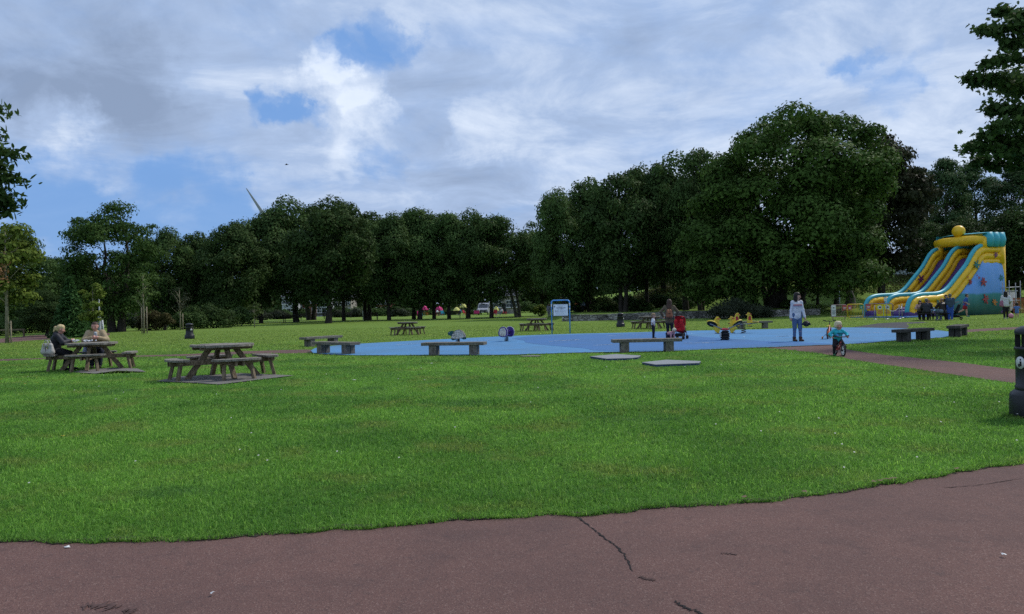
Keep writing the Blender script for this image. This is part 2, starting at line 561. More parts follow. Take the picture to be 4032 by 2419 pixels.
def speck_mat(name, c0, c1, c2, scale=140.0, stain=None, bump=0.25, rough=0.9, speck=0.5):
    """asphalt or rubber crumb: grains of three tones, broad stains"""
    m = bpy.data.materials.new(name)
    nt, N, L = nodes_of(m)
    b = N["Principled BSDF"]; b.inputs["Roughness"].default_value = rough; b.inputs["Specular IOR Level"].default_value = 0.2
    geo = N.new("ShaderNodeNewGeometry")
    vo = N.new("ShaderNodeTexVoronoi"); vo.inputs["Scale"].default_value = scale
    L.new(geo.outputs["Position"], vo.inputs["Vector"])
    bw = N.new("ShaderNodeSeparateColor"); L.new(vo.outputs["Color"], bw.inputs[0])
    rp = N.new("ShaderNodeValToRGB"); rp.color_ramp.interpolation = 'LINEAR'
    e = rp.color_ramp.elements
    e[0].position = 0.0; e[0].color = (*c1, 1); e[1].position = 1.0; e[1].color = (*c2, 1)
    k = e.new(0.25); k.color = (*c0, 1); k = e.new(0.85); k.color = (*c0, 1)
    L.new(bw.outputs[0], rp.inputs["Fac"])
    mx0 = N.new("ShaderNodeMix"); mx0.data_type = 'RGBA'; mx0.inputs["Factor"].default_value = speck
    mx0.inputs["A"].default_value = (*c0, 1); L.new(rp.outputs["Color"], mx0.inputs["B"])
    out = mx0.outputs["Result"]
    for sc, lo, hi, amt in ((0.35, 0.42, 0.70, 0.38), (0.9, 0.45, 0.72, 0.30), (2.6, 0.52, 0.74, 0.34), (9.0, 0.58, 0.70, 0.42)):
        n = N.new("ShaderNodeTexNoise"); n.inputs["Scale"].default_value = sc; n.inputs["Detail"].default_value = 7; n.inputs["Roughness"].default_value = 0.62
        L.new(geo.outputs["Position"], n.inputs["Vector"])
        r = N.new("ShaderNodeMapRange"); r.inputs["From Min"].default_value = lo; r.inputs["From Max"].default_value = hi; r.inputs["To Max"].default_value = amt
        L.new(n.outputs["Fac"], r.inputs["Value"])
        mx = N.new("ShaderNodeMix"); mx.data_type = 'RGBA'
        L.new(r.outputs["Result"], mx.inputs["Factor"]); L.new(out, mx.inputs["A"]); mx.inputs["B"].default_value = (*(stain or c1), 1)
        out = mx.outputs["Result"]
    L.new(out, b.inputs["Base Color"])
    bp = N.new("ShaderNodeBump"); bp.inputs["Strength"].default_value = bump; bp.inputs["Distance"].default_value = 0.006
    L.new(vo.outputs["Distance"], bp.inputs["Height"]); L.new(bp.outputs["Normal"], b.inputs["Normal"])
    return m


M_path = speck_mat("red_brown_asphalt", (0.134, 0.073, 0.061), (0.070, 0.042, 0.039), (0.23, 0.155, 0.130), 150, (0.055, 0.038, 0.037), 0.5, speck=0.85)
M_asph = speck_mat("grey_asphalt", (0.055, 0.055, 0.060), (0.035, 0.035, 0.04), (0.09, 0.09, 0.095), 90)
M_blue = speck_mat("light_blue_rubber", (0.074, 0.215, 0.410), (0.052, 0.160, 0.33), (0.14, 0.29, 0.49), 26, (0.085, 0.145, 0.20), 0.2)
M_dblue = speck_mat("dark_blue_rubber", (0.052, 0.148, 0.340), (0.038, 0.112, 0.27), (0.095, 0.205, 0.40), 26, (0.065, 0.12, 0.20), 0.2)
M_conc = speck_mat("concrete", (0.165, 0.155, 0.142), (0.105, 0.10, 0.092), (0.24, 0.23, 0.215), 60, (0.10, 0.095, 0.085), 0.3)
M_soil = mat("bare_soil", (0.035, 0.026, 0.018), 0.95, 0.3, 30, 0.6, 60)


def sheet(name, pts, z, m, kind="structure"):
    """flat sheet over the ground through the given ground points"""
    bm = bmesh.new()
    vs = [bm.verts.new((p[0], p[1], z + (tzf(p[0], p[1])))) for p in pts]
    f = bm.faces.new(vs)
    bmesh.ops.triangulate(bm, faces=[f])
    bmesh.ops.recalc_face_normals(bm, faces=bm.faces[:])
    for f in bm.faces:
        if f.normal.z < 0: f.normal_flip()
    me = bpy.data.meshes.new(name); bm.to_mesh(me); bm.free()
    o = mesh_obj(name, me, m)
    if kind: tag(o, kind=kind)
    return o


def strip(name, A, B, z, m):
    """narrow ribbon between two point rows"""
    n = len(A)
    V = np.array([(p[0], p[1], z + tzf(p[0], p[1])) for p in list(A) + list(B)])
    k = np.arange(n - 1)
    o = mesh_obj(name, np_mesh(name, V, np.stack([k, k + 1, k + 1 + n, k + n], 1)), m)
    tag(o, kind="structure"); return o


def spline(pts, n=8):
    """Catmull-Rom through ground points"""
    P = [np.array(p[:2], float) for p in pts]
    P = [2 * P[0] - P[1]] + P + [2 * P[-1] - P[-2]]
    out = []
    for k in range(1, len(P) - 2):
        for s in range(n):
            t = s / n
            a, b, c, d = P[k - 1:k + 3]
            out.append(0.5 * ((2 * b) + (-a + c) * t + (2 * a - 5 * b + 4 * c - d) * t * t + (-a + 3 * b - 3 * c + d) * t ** 3))
    out.append(P[-2])
    return out


def rough(pts, amp, seed):
    r = np.random.default_rng(seed)
    return [np.array([p[0] + r.normal(0, amp), p[1] + r.normal(0, amp)]) for p in pts]


edge_px = [(-420, 752), (-200, 750), (0, 742), (120, 741), (240, 739), (360, 732), (480, 723), (620, 713), (785, 704), (900, 697), (1000, 689), (1140, 674), (1230, 660), (1320, 646), (1400, 632), (1560, 606), (1800, 572), (2300, 520)]
edge = spline([G(*p) for p in edge_px], 14)
_k = np.random.default_rng(3).normal(0, 1, len(edge)); _k = np.convolve(_k, np.hanning(9) / np.hanning(9).sum(), 'same') * 0.05
edge = [p + np.array([0, o]) for p, o in zip(rough(edge, 0.008, 3), _k)]
front_poly = edge + [np.array([edge[-1][0] + 5, -6]), np.array([edge[0][0] - 6, -6])]
sheet("front_path", front_poly, 0.004, M_path)
# soil showing at the cut edge of the turf
strip("turf_edge_soil", rough([p + np.array([0, -0.02]) for p in edge], 0.013, 5), [p + np.array([0, 0.06]) for p in edge], 0.009, M_soil)

side_up = [(1154, 471), (1160, 478), (1205, 485), (1250, 489.5), (1320, 497), (1389, 505.7), (1520, 521), (1700, 541)]
side_lo = [(1049, 476), (1090, 480), (1135, 486), (1180, 494.5), (1257, 506), (1320, 515), (1389, 525), (1520, 546), (1700, 575)]
side_poly = spline([G(*p) for p in side_up], 5) + spline([G(*p) for p in side_lo], 5)[::-1]
side_poly = rough(side_poly, 0.02, 9)
sheet("side_path", side_poly, 0.004, M_path)

left_poly = [G(*p) for p in [(424.5, 478.2), (400, 478.6), (337.7, 480.4), (260, 484.3), (184, 486.6), (60, 490), (-60, 493), (-60, 496.5), (0, 494.2), (60, 491.2), (184, 488.2), (270, 487), (345, 484), (400, 483.5), (430, 482.5)]]
sheet("side_path", left_poly, 0.004, M_path)
far_left_poly = [G(*p) for p in [(-80, 465), (0, 463.5), (43, 459), (100, 456.3), (150, 455.5), (150, 459), (110, 460.5), (73, 463.6), (17, 468), (0, 469), (-80, 475)]]
sheet("side_path", far_left_poly, 0.004, M_path)
blue_up = [(424.5, 480), (434, 475.7), (458, 473), (488, 470.6), (545, 467.4), (590, 465), (642, 462.4), (694, 460), (753, 457.7), (798.6, 456.4), (850.7, 455.3), (929, 453), (1041.7, 450.7), (1093.7, 449.2), (1156, 448.2), (1217, 448.9), (1258, 450.3), (1290, 452.8), (1306, 456), (1300, 460)]
blue_lo = [(1291, 461.8), (1223, 466.4), (1180, 469.8), (1154, 471.2), (1111, 472.8), (1049, 475.2), (1007, 476.6), (902.8, 480.8), (798.6, 482.6), (694, 485.6), (607.6, 486.4), (564, 486.2), (482.6, 486.2), (434, 484), (424.5, 480.4)]
blue_poly = spline([G(*p) for p in blue_up], 4) + spline([G(*p) for p in blue_lo], 4)
sheet("play_surface", blue_poly, 0.008, M_blue)
dark_px = [(700, 463.5), (716, 466), (720, 469), (748, 472.5), (800, 477), (812, 479.6), (850, 480.3), (902.8, 479.6), (1007, 475.4), (1049, 474), (1111, 471.6), (1137, 470.8), (1093.7, 468.7), (1041.7, 466.5), (972, 462), (945, 459.4), (935, 456.2), (900, 454.9), (850.7, 456.6), (798.6, 457.6), (753, 459.2), (720, 460.6)]
dark_poly = spline([G(*p) for p in dark_px], 3)
sheet("play_surface", dark_poly, 0.012, M_dblue)
_lo = spline([G(*p) for p in blue_lo], 8)
strip("play_surface_edge", rough([p - np.array([0, .16]) for p in _lo], .05, 8), rough([p + np.array([0, .02]) for p in _lo], .02, 9), 0.014, M_soil)
M_dots = mat("worn_white_marks", (0.42, 0.48, 0.55), 0.8, 0.3, 4)
_mb = MB(); _r = np.random.default_rng(2)
for row in ([(752, 467.5), (775, 466), (790, 465)], [(832, 459.5), (880, 457.6), (960, 456.5)], [(812, 473), (838, 471.5)], [(866, 464.5), (890, 464)], [(935, 470), (975, 469)], [(545, 472), (575, 470.5)], [(640, 466), (668, 465.4)], [(1060, 461), (1085, 460)], [(1180, 455), (1230, 456)]):
    for p in spline([G(*q) for q in row], 12)[::1]:
        if _r.random() < .7: a, b = _r.uniform(.03, .09), _r.uniform(.03, .07); _mb.add([(p[0] - a, p[1] - b, .0165), (p[0] + a, p[1] - b * .7, .0165), (p[0] + a * .8, p[1] + b, .0165), (p[0] - a, p[1] + b * .8, .0165)], [(0, 1, 2, 3)])
tag(_mb.build("surface_marks", M_dots), kind="structure")
asph_poly = [G(*p) for p in [(1165, 448.0), (1181, 445.5), (1200, 442.5), (1225, 441), (1262, 440.2), (1268, 441.5), (1240, 443.5), (1243, 446), (1240, 449.6), (1217, 448.6)]]
sheet("grey_path", asph_poly, 0.004, M_asph)
rp_poly = [G(*p) for p in [(1312, 451.6), (1340, 449.7), (1400, 447.0), (1500, 443), (1500, 446.5), (1400, 450.4), (1340, 453.4), (1316, 455.3)]]
sheet("side_path", rp_poly, 0.004, M_path)

# cracks and stains in the front path
M_crack = mat("crack", (0.012, 0.010, 0.010), 0.95, 0.2, 30)


M_stain = mat('path_stain', (0.080, 0.046, 0.040), 0.95, 0.3, 30)


def crack(pxs, w, m=None):
    r = np.random.default_rng(int(pxs[0][0]))
    c = spline([G(*p) for p in pxs], 10)
    a = []; b = []
    for k, p in enumerate(c):
        d = c[min(k + 1, len(c) - 1)] - c[max(k - 1, 0)]; d = d / (np.linalg.norm(d) + 1e-9)
        n = np.array([-d[1], d[0]]); off = r.normal(0, w * 0.7); ww = w * (0.35 + r.random()) * (0.3 if k in (0, len(c) - 1) else 1)
        a.append(p + n * (off + ww)); b.append(p + n * (off - ww))
    strip("path_crack", a, b, 0.008, m or M_crack)


crack([(783, 704), (800, 716), (818, 730), (838, 745), (853, 759), (866, 783)], 0.0065)
crack([(872, 791), (882, 792.5), (896, 795)], 0.016, M_stain)
crack([(925, 823), (935, 832), (950, 837), (962, 843)], 0.009)
crack([(985, 758), (996, 758.5), (1008, 760)], 0.010, M_stain)
crack([(1290, 668), (1340, 664), (1398, 655)], 0.006, M_stain)
crack([(110, 832), (135, 829), (158, 834)], 0.03, M_stain)
crack([(168, 838), (176, 836), (184, 839)], 0.02, M_stain)

# places with no grass
pads_px = {
    "front": [(213, 522.5), (262, 524.5), (300, 527), (345, 521.5), (402, 514.5), (330, 511.5), (296, 513.5), (245, 516)],
    "left": [(160, 508), (200, 509.5), (188, 505), (150, 504), (110, 507.5), (100, 510), (130, 512)],
}
pad_polys = {k: [G(*p) for p in v] for k, v in pads_px.items()}


def inpoly(x, y, poly):
    res = np.zeros(len(x), bool)
    n = len(poly)
    for k in range(n):
        x0, y0 = poly[k][0], poly[k][1]; x1, y1 = poly[(k + 1) % n][0], poly[(k + 1) % n][1]
        c = ((y0 > y) != (y1 > y))
        if not c.any(): continue
        t = (y - y0) / ((y1 - y0) if abs(y1 - y0) > 1e-12 else 1e-12)
        res ^= c & (x < x0 + t * (x1 - x0))
    return res


# ------------------------------------------------------------------ grass blades
def make_grass():
    r = np.random.default_rng(11)
    # distance strata: density falls, blade size grows
    Y = []
    n_total = 700000
    u = r.random(n_total)
    y = 4.6 * (64 / 4.6) ** (u ** 1.12)
    half = 0.70 * y + 0.8
    x = (r.random(n_total) * 2 - 1) * half
    # clumping
    keep = np.ones(n_total, bool)
    k1 = np.sin(x * 5.1 + 1.3 * np.sin(y * 3.7)) * np.sin(y * 4.3 + 1.7 * np.sin(x * 2.9))
    keep &= r.random(n_total) < 0.78 + 0.22 * k1
    x, y = x[keep], y[keep]
    # ragged long fringe along the front path
    ex = np.array([p[0] for p in edge]); ey = np.array([p[1] for p in edge])
    o = np.argsort(ex)
    fr = 15000
    fx = -5.5 + r.random(fr) * 14.5
    fy = np.interp(fx, ex[o], ey[o]) + np.abs(r.normal(0, 0.05, fr)) * (1 + .8 * np.sin(fx * 7 + 2 * np.sin(fx * 3))) - 0.035 - 0.02 * np.sin(fx * 4.3)
    ok = (np.abs(fx) < 0.72 * fy + 0.8)
    x = np.concatenate([x, fx[ok]]); y = np.concatenate([y, fy[ok]])
    fringe = np.zeros(len(x), bool); fringe[-ok.sum():] = True
    bad = inpoly(x, y, front_poly) & ~fringe
    for p in (side_poly, left_poly, blue_poly, rp_poly, far_left_poly, asph_poly): bad |= inpoly(x, y, [(q[0], q[1]) for q in p])
    for p in pad_polys.values(): bad |= inpoly(x, y, p)
    x, y, fringe = x[~bad], y[~bad], fringe[~bad]
    n = len(x)
    z = tz(x, y)
    s = np.clip(y / 6.0, 0.8, 6)
    w = 0.0028 * s ** 0.95 * r.uniform(0.7, 1.3, n)
    tuft = np.sin(x * 1.9 + 2 * np.sin(y * 1.1)) * np.sin(y * 2.3 + np.sin(x * 1.7))
    h = (0.034 + 0.008 * tuft) * r.uniform(0.45, 1.5, n) * (1 + 0.05 * (s - 1))
    h = np.where(fringe, h * r.uniform(0.8, 1.35, n), h)
    az = r.random(n) * 2 * np.pi
    lean = np.abs(r.normal(0.75, 0.45, n))
    fa = r.random(n) * 2 * np.pi
    wx, wy = np.cos(fa) * w, np.sin(fa) * w
    lx, ly = np.cos(az) * lean * h, np.sin(az) * lean * h
    base = np.stack([x, y, z], -1)
    W = np.stack([wx, wy, np.zeros(n)], -1)
    mid = base + np.stack([lx * 0.35, ly * 0.35, h * 0.6], -1)
    tip = base + np.stack([lx * 1.3, ly * 1.3, h * np.clip(1.12 - lean * 0.38, 0.25, 1.1)], -1)
    near = y < 13
    a = np.where(near)[0]; b = np.where(~near)[0]
    Va = np.stack([base[a] - W[a], base[a] + W[a], mid[a] + W[a] * 0.75, mid[a] - W[a] * 0.75, tip[a]], 1).reshape(-1, 3)
    k = np.arange(len(a))[:, None] * 5
    Fa = np.concatenate([k + [0, 1, 2], k + [0, 2, 3], k + [3, 2, 4]], 0)
    Vb = np.stack([base[b] - W[b] * 1.15, base[b] + W[b] * 1.15, tip[b]], 1).reshape(-1, 3)
    Fb = (np.arange(len(b))[:, None] * 3 + [0, 1, 2]) + len(Va)
    me = np_mesh("grass", np.concatenate([Va, Vb]), np.concatenate([Fa, Fb]))
    m = bpy.data.materials.new("grass_blades")
    nt, N, L = nodes_of(m)
    for q in list(N):
        if q.type != 'OUTPUT_MATERIAL': N.remove(q)
    out = [q for q in N if q.type == 'OUTPUT_MATERIAL'][0]
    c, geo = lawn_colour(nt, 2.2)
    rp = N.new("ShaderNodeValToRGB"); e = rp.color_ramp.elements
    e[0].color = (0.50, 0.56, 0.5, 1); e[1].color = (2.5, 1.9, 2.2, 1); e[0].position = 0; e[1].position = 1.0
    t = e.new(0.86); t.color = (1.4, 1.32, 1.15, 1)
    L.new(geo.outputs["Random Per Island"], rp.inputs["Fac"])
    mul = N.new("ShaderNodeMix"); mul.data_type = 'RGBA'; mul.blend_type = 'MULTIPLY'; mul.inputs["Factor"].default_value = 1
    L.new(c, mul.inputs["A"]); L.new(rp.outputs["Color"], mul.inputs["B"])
    df = N.new("ShaderNodeBsdfPrincipled"); tr = N.new("ShaderNodeBsdfTranslucent"); ms = N.new("ShaderNodeMixShader")
    df.inputs["Roughness"].default_value = 0.6; df.inputs["Specular IOR Level"].default_value = 0.25
    ms.inputs[0].default_value = 0.5
    L.new(mul.outputs["Result"], df.inputs["Base Color"]); L.new(mul.outputs["Result"], tr.inputs["Color"])
    L.new(df.outputs[0], ms.inputs[1]); L.new(tr.outputs[0], ms.inputs[2]); L.new(ms.outputs[0], out.inputs["Surface"])
    g = mesh_obj("grass", me, m)
    tag(g, "short mown green lawn grass with paler dry patches", "grass", kind="stuff")


make_grass()

def daisies():
    r = np.random.default_rng(77); n = 130
    y = 6.5 + 34 * r.random(n) ** 1.3; x = (r.random(n) * 2 - 1) * .66 * y
    ok = (np.sin(x * .9 + 1) * np.sin(y * .6) > -.2) & ~inpoly(x, y, blue_poly) & ~inpoly(x, y, side_poly) & ~inpoly(x, y, front_poly)
    x, y = x[ok], y[ok]; n = len(x); k = np.arange(6) * math.pi / 3
    V = np.stack([np.stack([x + .008 * math.cos(a) * (1 + y / 30), y + .008 * math.sin(a) * (1 + y / 30), np.full(n, .046) + .004 * math.sin(a)], -1) for a in k], 1).reshape(-1, 3)
    tag(mesh_obj("daisies", np_mesh("daisies", V, np.arange(n)[:, None] * 6 + np.arange(6)), mat("daisy_white", (0.45, 0.45, 0.40), 0.8, 0.1, 20)), "tiny white daisies and scraps scattered over the mown lawn", "daisies", kind="stuff")


daisies()
# ------------------------------------------------------------------ trees
M_bark = mat("bark_dark", (0.040, 0.034, 0.027), 0.95, 0.35, 6, 0.8, 22)
M_bark_pale = mat("bark_pale", (0.105, 0.098, 0.080), 0.95, 0.3, 5, 0.7, 22)
M_barksap = mat("bark_sapling", (0.25, 0.225, 0.15), 0.9, 0.25, 6)
M_stake = wood_mat("stake_wood", (0.20, 0.165, 0.105), (0.36, 0.31, 0.21))
LM = {
    "oak": leaf_mat("leaves_deep_green", (0.024, 0.052, 0.012), (0.080, 0.146, 0.032)),
    "dark": leaf_mat("leaves_dark_green", (0.025, 0.049, 0.014), (0.088, 0.150, 0.041)),
    "ash": leaf_mat("leaves_mid_green", (0.030, 0.062, 0.013), (0.108, 0.190, 0.038), objvar=0.12),
    "copper": leaf_mat("leaves_brownish_green", (0.0198, 0.0242, 0.0121), (0.0473, 0.0550, 0.0242)),
    "poplar": leaf_mat("leaves_grey_green", (0.030, 0.060, 0.023), (0.082, 0.142, 0.050)),
    "lime": leaf_mat("leaves_yellow_green", (0.0750, 0.1230, 0.0210), (0.1950, 0.2475, 0.0450), objvar=0.12),
    "conifer": leaf_mat("leaves_fir_green", (0.040, 0.098, 0.030), (0.098, 0.205, 0.060)),
    "brown": leaf_mat("leaves_russet", (0.0480, 0.0504, 0.0192), (0.1260, 0.1080, 0.0432)),
    "grey": leaf_mat("leaves_grey_shrub", (0.0250, 0.0350, 0.0200), (0.0625, 0.0750, 0.0450)),
    "sap": leaf_mat("leaves_sapling", (0.0624, 0.1014, 0.0260), (0.1365, 0.1885, 0.0585)),
    "dead": leaf_mat("leaves_dead_brown", (0.16, 0.085, 0.04), (0.30, 0.18, 0.09)),
}


def leaf_quads(P, Nrm, size, r, aspect=0.62):
    """pointed leaf quads at P facing Nrm"""
    n = len(P)
    Nrm = Nrm / (np.linalg.norm(Nrm, axis=1, keepdims=True) + 1e-9)
    t = r.normal(size=(n, 3)); t[:, 2] -= 0.35
    t -= Nrm * (t * Nrm).sum(1, keepdims=True); t /= np.linalg.norm(t, axis=1, keepdims=True) + 1e-9
    b = np.cross(Nrm, t)
    s = (size * r.uniform(0.6, 1.4, n))[:, None]
    a0 = P - t * s * 0.5; a1 = P + b * s * 0.5 * aspect + t * s * 0.08 + Nrm * s * 0.12
    a2 = P + t * s * 0.5 - Nrm * s * 0.08; a3 = P - b * s * 0.5 * aspect + t * s * 0.08 + Nrm * s * 0.12
    V = np.stack([a0, a1, a2, a3], 1).reshape(-1, 3)
    Fq = np.arange(n)[:, None] * 4 + np.array([0, 1, 2, 3])
    return V, Fq


def crown_points(lobes, n, r, shell=0.30, down=0.35):
    """leaf positions and facing on the outer shell of many lobes"""
    C = np.array([l[0] for l in lobes]); S = np.array([l[1] for l in lobes])
    w = (S[:, 0] * S[:, 2]); w = w / w.sum()
    k = r.choice(len(lobes), n, p=w)
    d = r.normal(size=(n, 3)); d /= np.linalg.norm(d, axis=1, keepdims=True)
    flip = (d[:, 2] < -0.2) & (r.random(n) > down)
    d[flip, 2] *= -1
    rad = 1 - np.abs(r.normal(0, shell, n)).clip(0, 0.95)
    rad = np.where(r.random(n) < 0.22, 1 + np.abs(r.normal(0, 0.11, n)), rad)
    rad *= 1 + 0.12 * np.sin(d[:, 0] * 9 + k) * np.sin(d[:, 2] * 8 + k * 2)
    P = C[k] + d * S[k] * rad[:, None]
    nr = d + r.normal(0, 0.38, (n, 3)); nr[:, 2] += 0.25
    return P, nr


def ellipsoid_lobes(r, n, W, z0, z1, lr=(0.15, 0.24), flat=0.8, top_heavy=1.0):
    """lobes filling an egg-shaped crown from z0 to z1, full width W"""
    out = []
    H = z1 - z0; c = (z0 + z1) / 2
    tries = 0
    while len(out) < n and tries < 5000:
        tries += 1
        d = r.normal(size=3); d /= np.linalg.norm(d)
        q = r.random() ** 0.33
        q = 0.45 + 0.55 * q
        rad = r.uniform(*lr) * W
        x, y = d[0] * q * (W / 2 - rad * 0.75), d[1] * q * (W / 2 - rad * 0.75)
        z = c + d[2] * q * (H / 2 - rad * flat * 0.75)
        t = (z - z0) / H
        tap = 1.0 if t < 0.55 else max(0.25, 1 - ((t - 0.55) / 0.45) ** 2 * 0.55 * top_heavy)
        out.append([np.array((x * tap, y * tap, z)), np.array((rad, rad, rad * flat))])
    for q in range(max(3, n // 7)):
        d = r.normal(size=3); d[2] = abs(d[2]) * 0.8 + 0.1; d /= np.linalg.norm(d)
        rad = r.uniform(0.06, 0.10) * W
        out.append([np.array((d[0] * W * 0.47, d[1] * W * 0.47, c + d[2] * H * 0.47)), np.array((rad, rad, rad * flat))])
    # stretch so that the lobes together fill the asked-for crown exactly
    lo = np.min([c - s * 0.9 for c, s in out], 0); hi = np.max([c + s * 0.9 for c, s in out], 0)
    t0 = np.array((-W / 2, -W / 2, z0)); t1 = np.array((W / 2, W / 2, z1)); k = (t1 - t0) / (hi - lo)
    return [(tuple((c - lo) * k + t0), tuple(s * (k[0], k[1], k[2]))) for c, s in out]


def limb_points(a, b, r, n=5, sag=0.0, wob=0.06):
    a, b = np.array(a, float), np.array(b, float)
    L = np.linalg.norm(b - a); pts = []
    for k in range(n + 1):
        t = k / n
        p = a + (b - a) * t + r.normal(0, wob * L * math.sin(math.pi * t), 3) * (0.5)
        p[2] += sag * math.sin(math.pi * t) * L
        pts.append(tuple(p))
    return pts


def trunk_mesh(r, H, rad, lobes, nlimb=9, fork=0.28, lean=(0, 0), stems=1, name="trunk"):
    mb = MB()
    for s in range(stems):
        off = (0, 0) if stems == 1 else ((s - (stems - 1) / 2) * rad * 2.2, r.normal(0, rad))
        top = (lean[0] + off[0] * 3.0, lean[1] + off[1] * 2, H * 0.72)
        pts = [(off[0], off[1], -0.3), (off[0], off[1], 0.0)]
        for k in range(1, 7):
            t = k / 6
            pts.append((off[0] + (top[0] - off[0]) * t + r.normal(0, rad * 0.35), off[1] + (top[1] - off[1]) * t + r.normal(0, rad * 0.35), H * 0.72 * t))
        rr = [rad * 1.5, rad * 1.35, rad * 0.98, rad * 0.88, rad * 0.72, rad * 0.52, rad * 0.34, rad * 0.16]
        mb.tube(pts, rr, 9)
        idx = r.choice(len(lobes), min(nlimb, len(lobes)), replace=False)
        for i in idx:
            c = lobes[i][0]
            t = r.uniform(fork, 0.85) * min(1.0, c[2] / (H * 0.75) + 0.15)
            t = min(max(t, fork * 0.8), 0.9)
            f = t * 6; k = int(f); a = np.array(pts[1 + k]) * (1 - (f - k)) + np.array(pts[min(2 + k, 7)]) * (f - k)
            if c[2] < a[2] - 0.5: continue
            lp = limb_points(a, c, r, 5, 0.06)
            r0 = rad * (0.42 - 0.25 * t)
            mb.tube(lp, [r0 * (1 - 0.8 * q / 5) for q in range(6)], 6)
    return mb


def make_tree(name, seed, W, H, z0, nleaf, leaf, lm, bark=None, nl=34, lr=(0.14, 0.23), trunk_r=0.35, flat=0.8, stems=1, lean=(0, 0), shell=0.3, lobes=None, nlimb=9, top_heavy=1.0):
    r = np.random.default_rng(seed)
    lobes = lobes or ellipsoid_lobes(r, nl, W, z0, H, lr, flat, top_heavy)
    P, nr = crown_points(lobes, nleaf, r, shell)
    V, Fq = leaf_quads(P, nr, leaf, r)
    root = empty(name)
    trunk_mesh(r, H, trunk_r, lobes, nlimb, lean=lean, stems=stems).build("trunk", bark or M_bark, root, recalc=False)
    mesh_obj("crown", np_mesh("crown", V, Fq), lm, root)
    return root, W, H


protos = {}
protos["s0"] = make_tree("broadleaf_tree", 1, 12, 15, 1.3, 27000, 0.36, LM["dark"], nl=60, lr=(0.10, 0.18), shell=0.2)
protos["s1"] = make_tree("broadleaf_tree", 2, 12, 15, 1.5, 26000, 0.36, LM["dark"], nl=54, lr=(0.11, 0.19), shell=0.2, stems=2, trunk_r=0.3)
protos["s2"] = make_tree("broadleaf_tree", 3, 12, 15, 1.1, 25000, 0.35, LM["dark"], nl=52, lr=(0.10, 0.18), shell=0.22, trunk_r=0.28)
protos["s3"] = make_tree("broadleaf_tree", 4, 12, 15, 1.6, 21000, 0.35, LM["dark"], nl=44, lr=(0.10, 0.17), shell=0.28, trunk_r=0.3)
protos["lean"] = make_tree("broadleaf_tree", 5, 12, 15, 3.2, 17000, 0.36, LM["dark"], M_bark_pale, nl=40, lr=(0.11, 0.19), shell=0.28, stems=2, lean=(1.6, 0), trunk_r=0.24)
protos["low"] = make_tree("broadleaf_tree", 6, 12, 15, 0.5, 26000, 0.36, LM["dark"], nl=60, lr=(0.11, 0.19), shell=0.2)
protos["poplar"] = make_tree("poplar_tree", 8, 8, 16, 1.0, 20000, 0.30, LM["poplar"], nl=52, lr=(0.12, 0.2), shell=0.25, top_heavy=1.3)
protos["copper"] = make_tree("copper_tree", 9, 12, 15, 1.6, 28000, 0.38, LM["copper"], nl=60, lr=(0.11, 0.2), flat=0.5, shell=0.22)
protos["open"] = make_tree("broadleaf_tree", 10, 12, 15, 1.1, 30000, 0.29, LM["oak"], nl=74, lr=(0.09, 0.17), flat=0.55, stems=2, trunk_r=0.42, shell=0.28)
used = set()


def place_tree(kind, px, d, wpx, top, label, group=None, base=None, rz=None, cat="tree", wy=None):
    """tree whose trunk stands in column px at depth d, crown wpx wide, top at row top"""
    root, W, H = protos[kind]
    g = ground_at(px, d)
    topz = at(px, top, d).z
    wpx *= 1.2 if group == ROW else 1.1
    sx = wpx / F * d / W; sz = (topz - g.z) / (H * 1.0)
    o = root if kind not in used else copy_tree(root)
    used.add(kind)
    o.location = g
    o.scale = (sx, (wy / F * d / W) if wy else sx, sz)
    o.rotation_euler = (0, 0, rng.uniform(0, 6.28) if rz is None else rz)
    tag(o, label, cat, group)
    return o


ROW = "trees in the row beyond the lawn"
place_tree("low", 318, 98, 84, 304, "dark tree between the turbine blade and the open tree, foliage down to the ground", ROW)
place_tree("s2", 357, 104, 82, 292, "dark tree directly below the wind turbine blade", ROW)
place_tree("s0", 405, 108, 98, 272, "tall dark tree with a single bare trunk just right of the turbine blade", ROW)
place_tree("s1", 424, 126, 90, 280, "tree with a dark trunk standing behind the row in front of the white house", ROW)
place_tree("s0", 449, 92, 108, 271, "tallest dark tree of the row, with the thickest trunk", ROW)
place_tree("s3", 470, 110, 74, 279, "slim tree with a thin trunk just right of the thickest trunk", ROW)
place_tree("s1", 503, 111, 84, 291, "twin-stemmed tree beside the grey lamp post", ROW)
place_tree("s2", 532, 105, 82, 292, "lighter green tree with low hanging foliage above the far picnic table", ROW)
place_tree("s3", 566, 109, 78, 289, "dark tree immediately left of the left pink parasol", ROW)
place_tree("s0", 574, 107, 80, 286, "thick dark tree whose trunk hides the left edge of the left pink parasol", ROW)
place_tree("s2", 593.5, 109, 76, 290, "tree whose trunk stands between the two pink parasols", ROW)
place_tree("s3", 614, 107, 72, 291, "dark tree between the right pink parasol and the yellow parasols", ROW)
place_tree("s0", 640, 107, 76, 288, "tree just right of the two yellow parasols, sky showing in its crown", ROW)
place_tree("s3", 672, 104, 80, 294, "tree with a flared trunk in front of the white van", ROW)
place_tree("lean", 708, 107, 84, 303, "tree with two pale leaning stems beside the notice board", ROW)
place_tree("s3", 742, 116, 72, 318, "low dark tree behind the notice board", ROW)

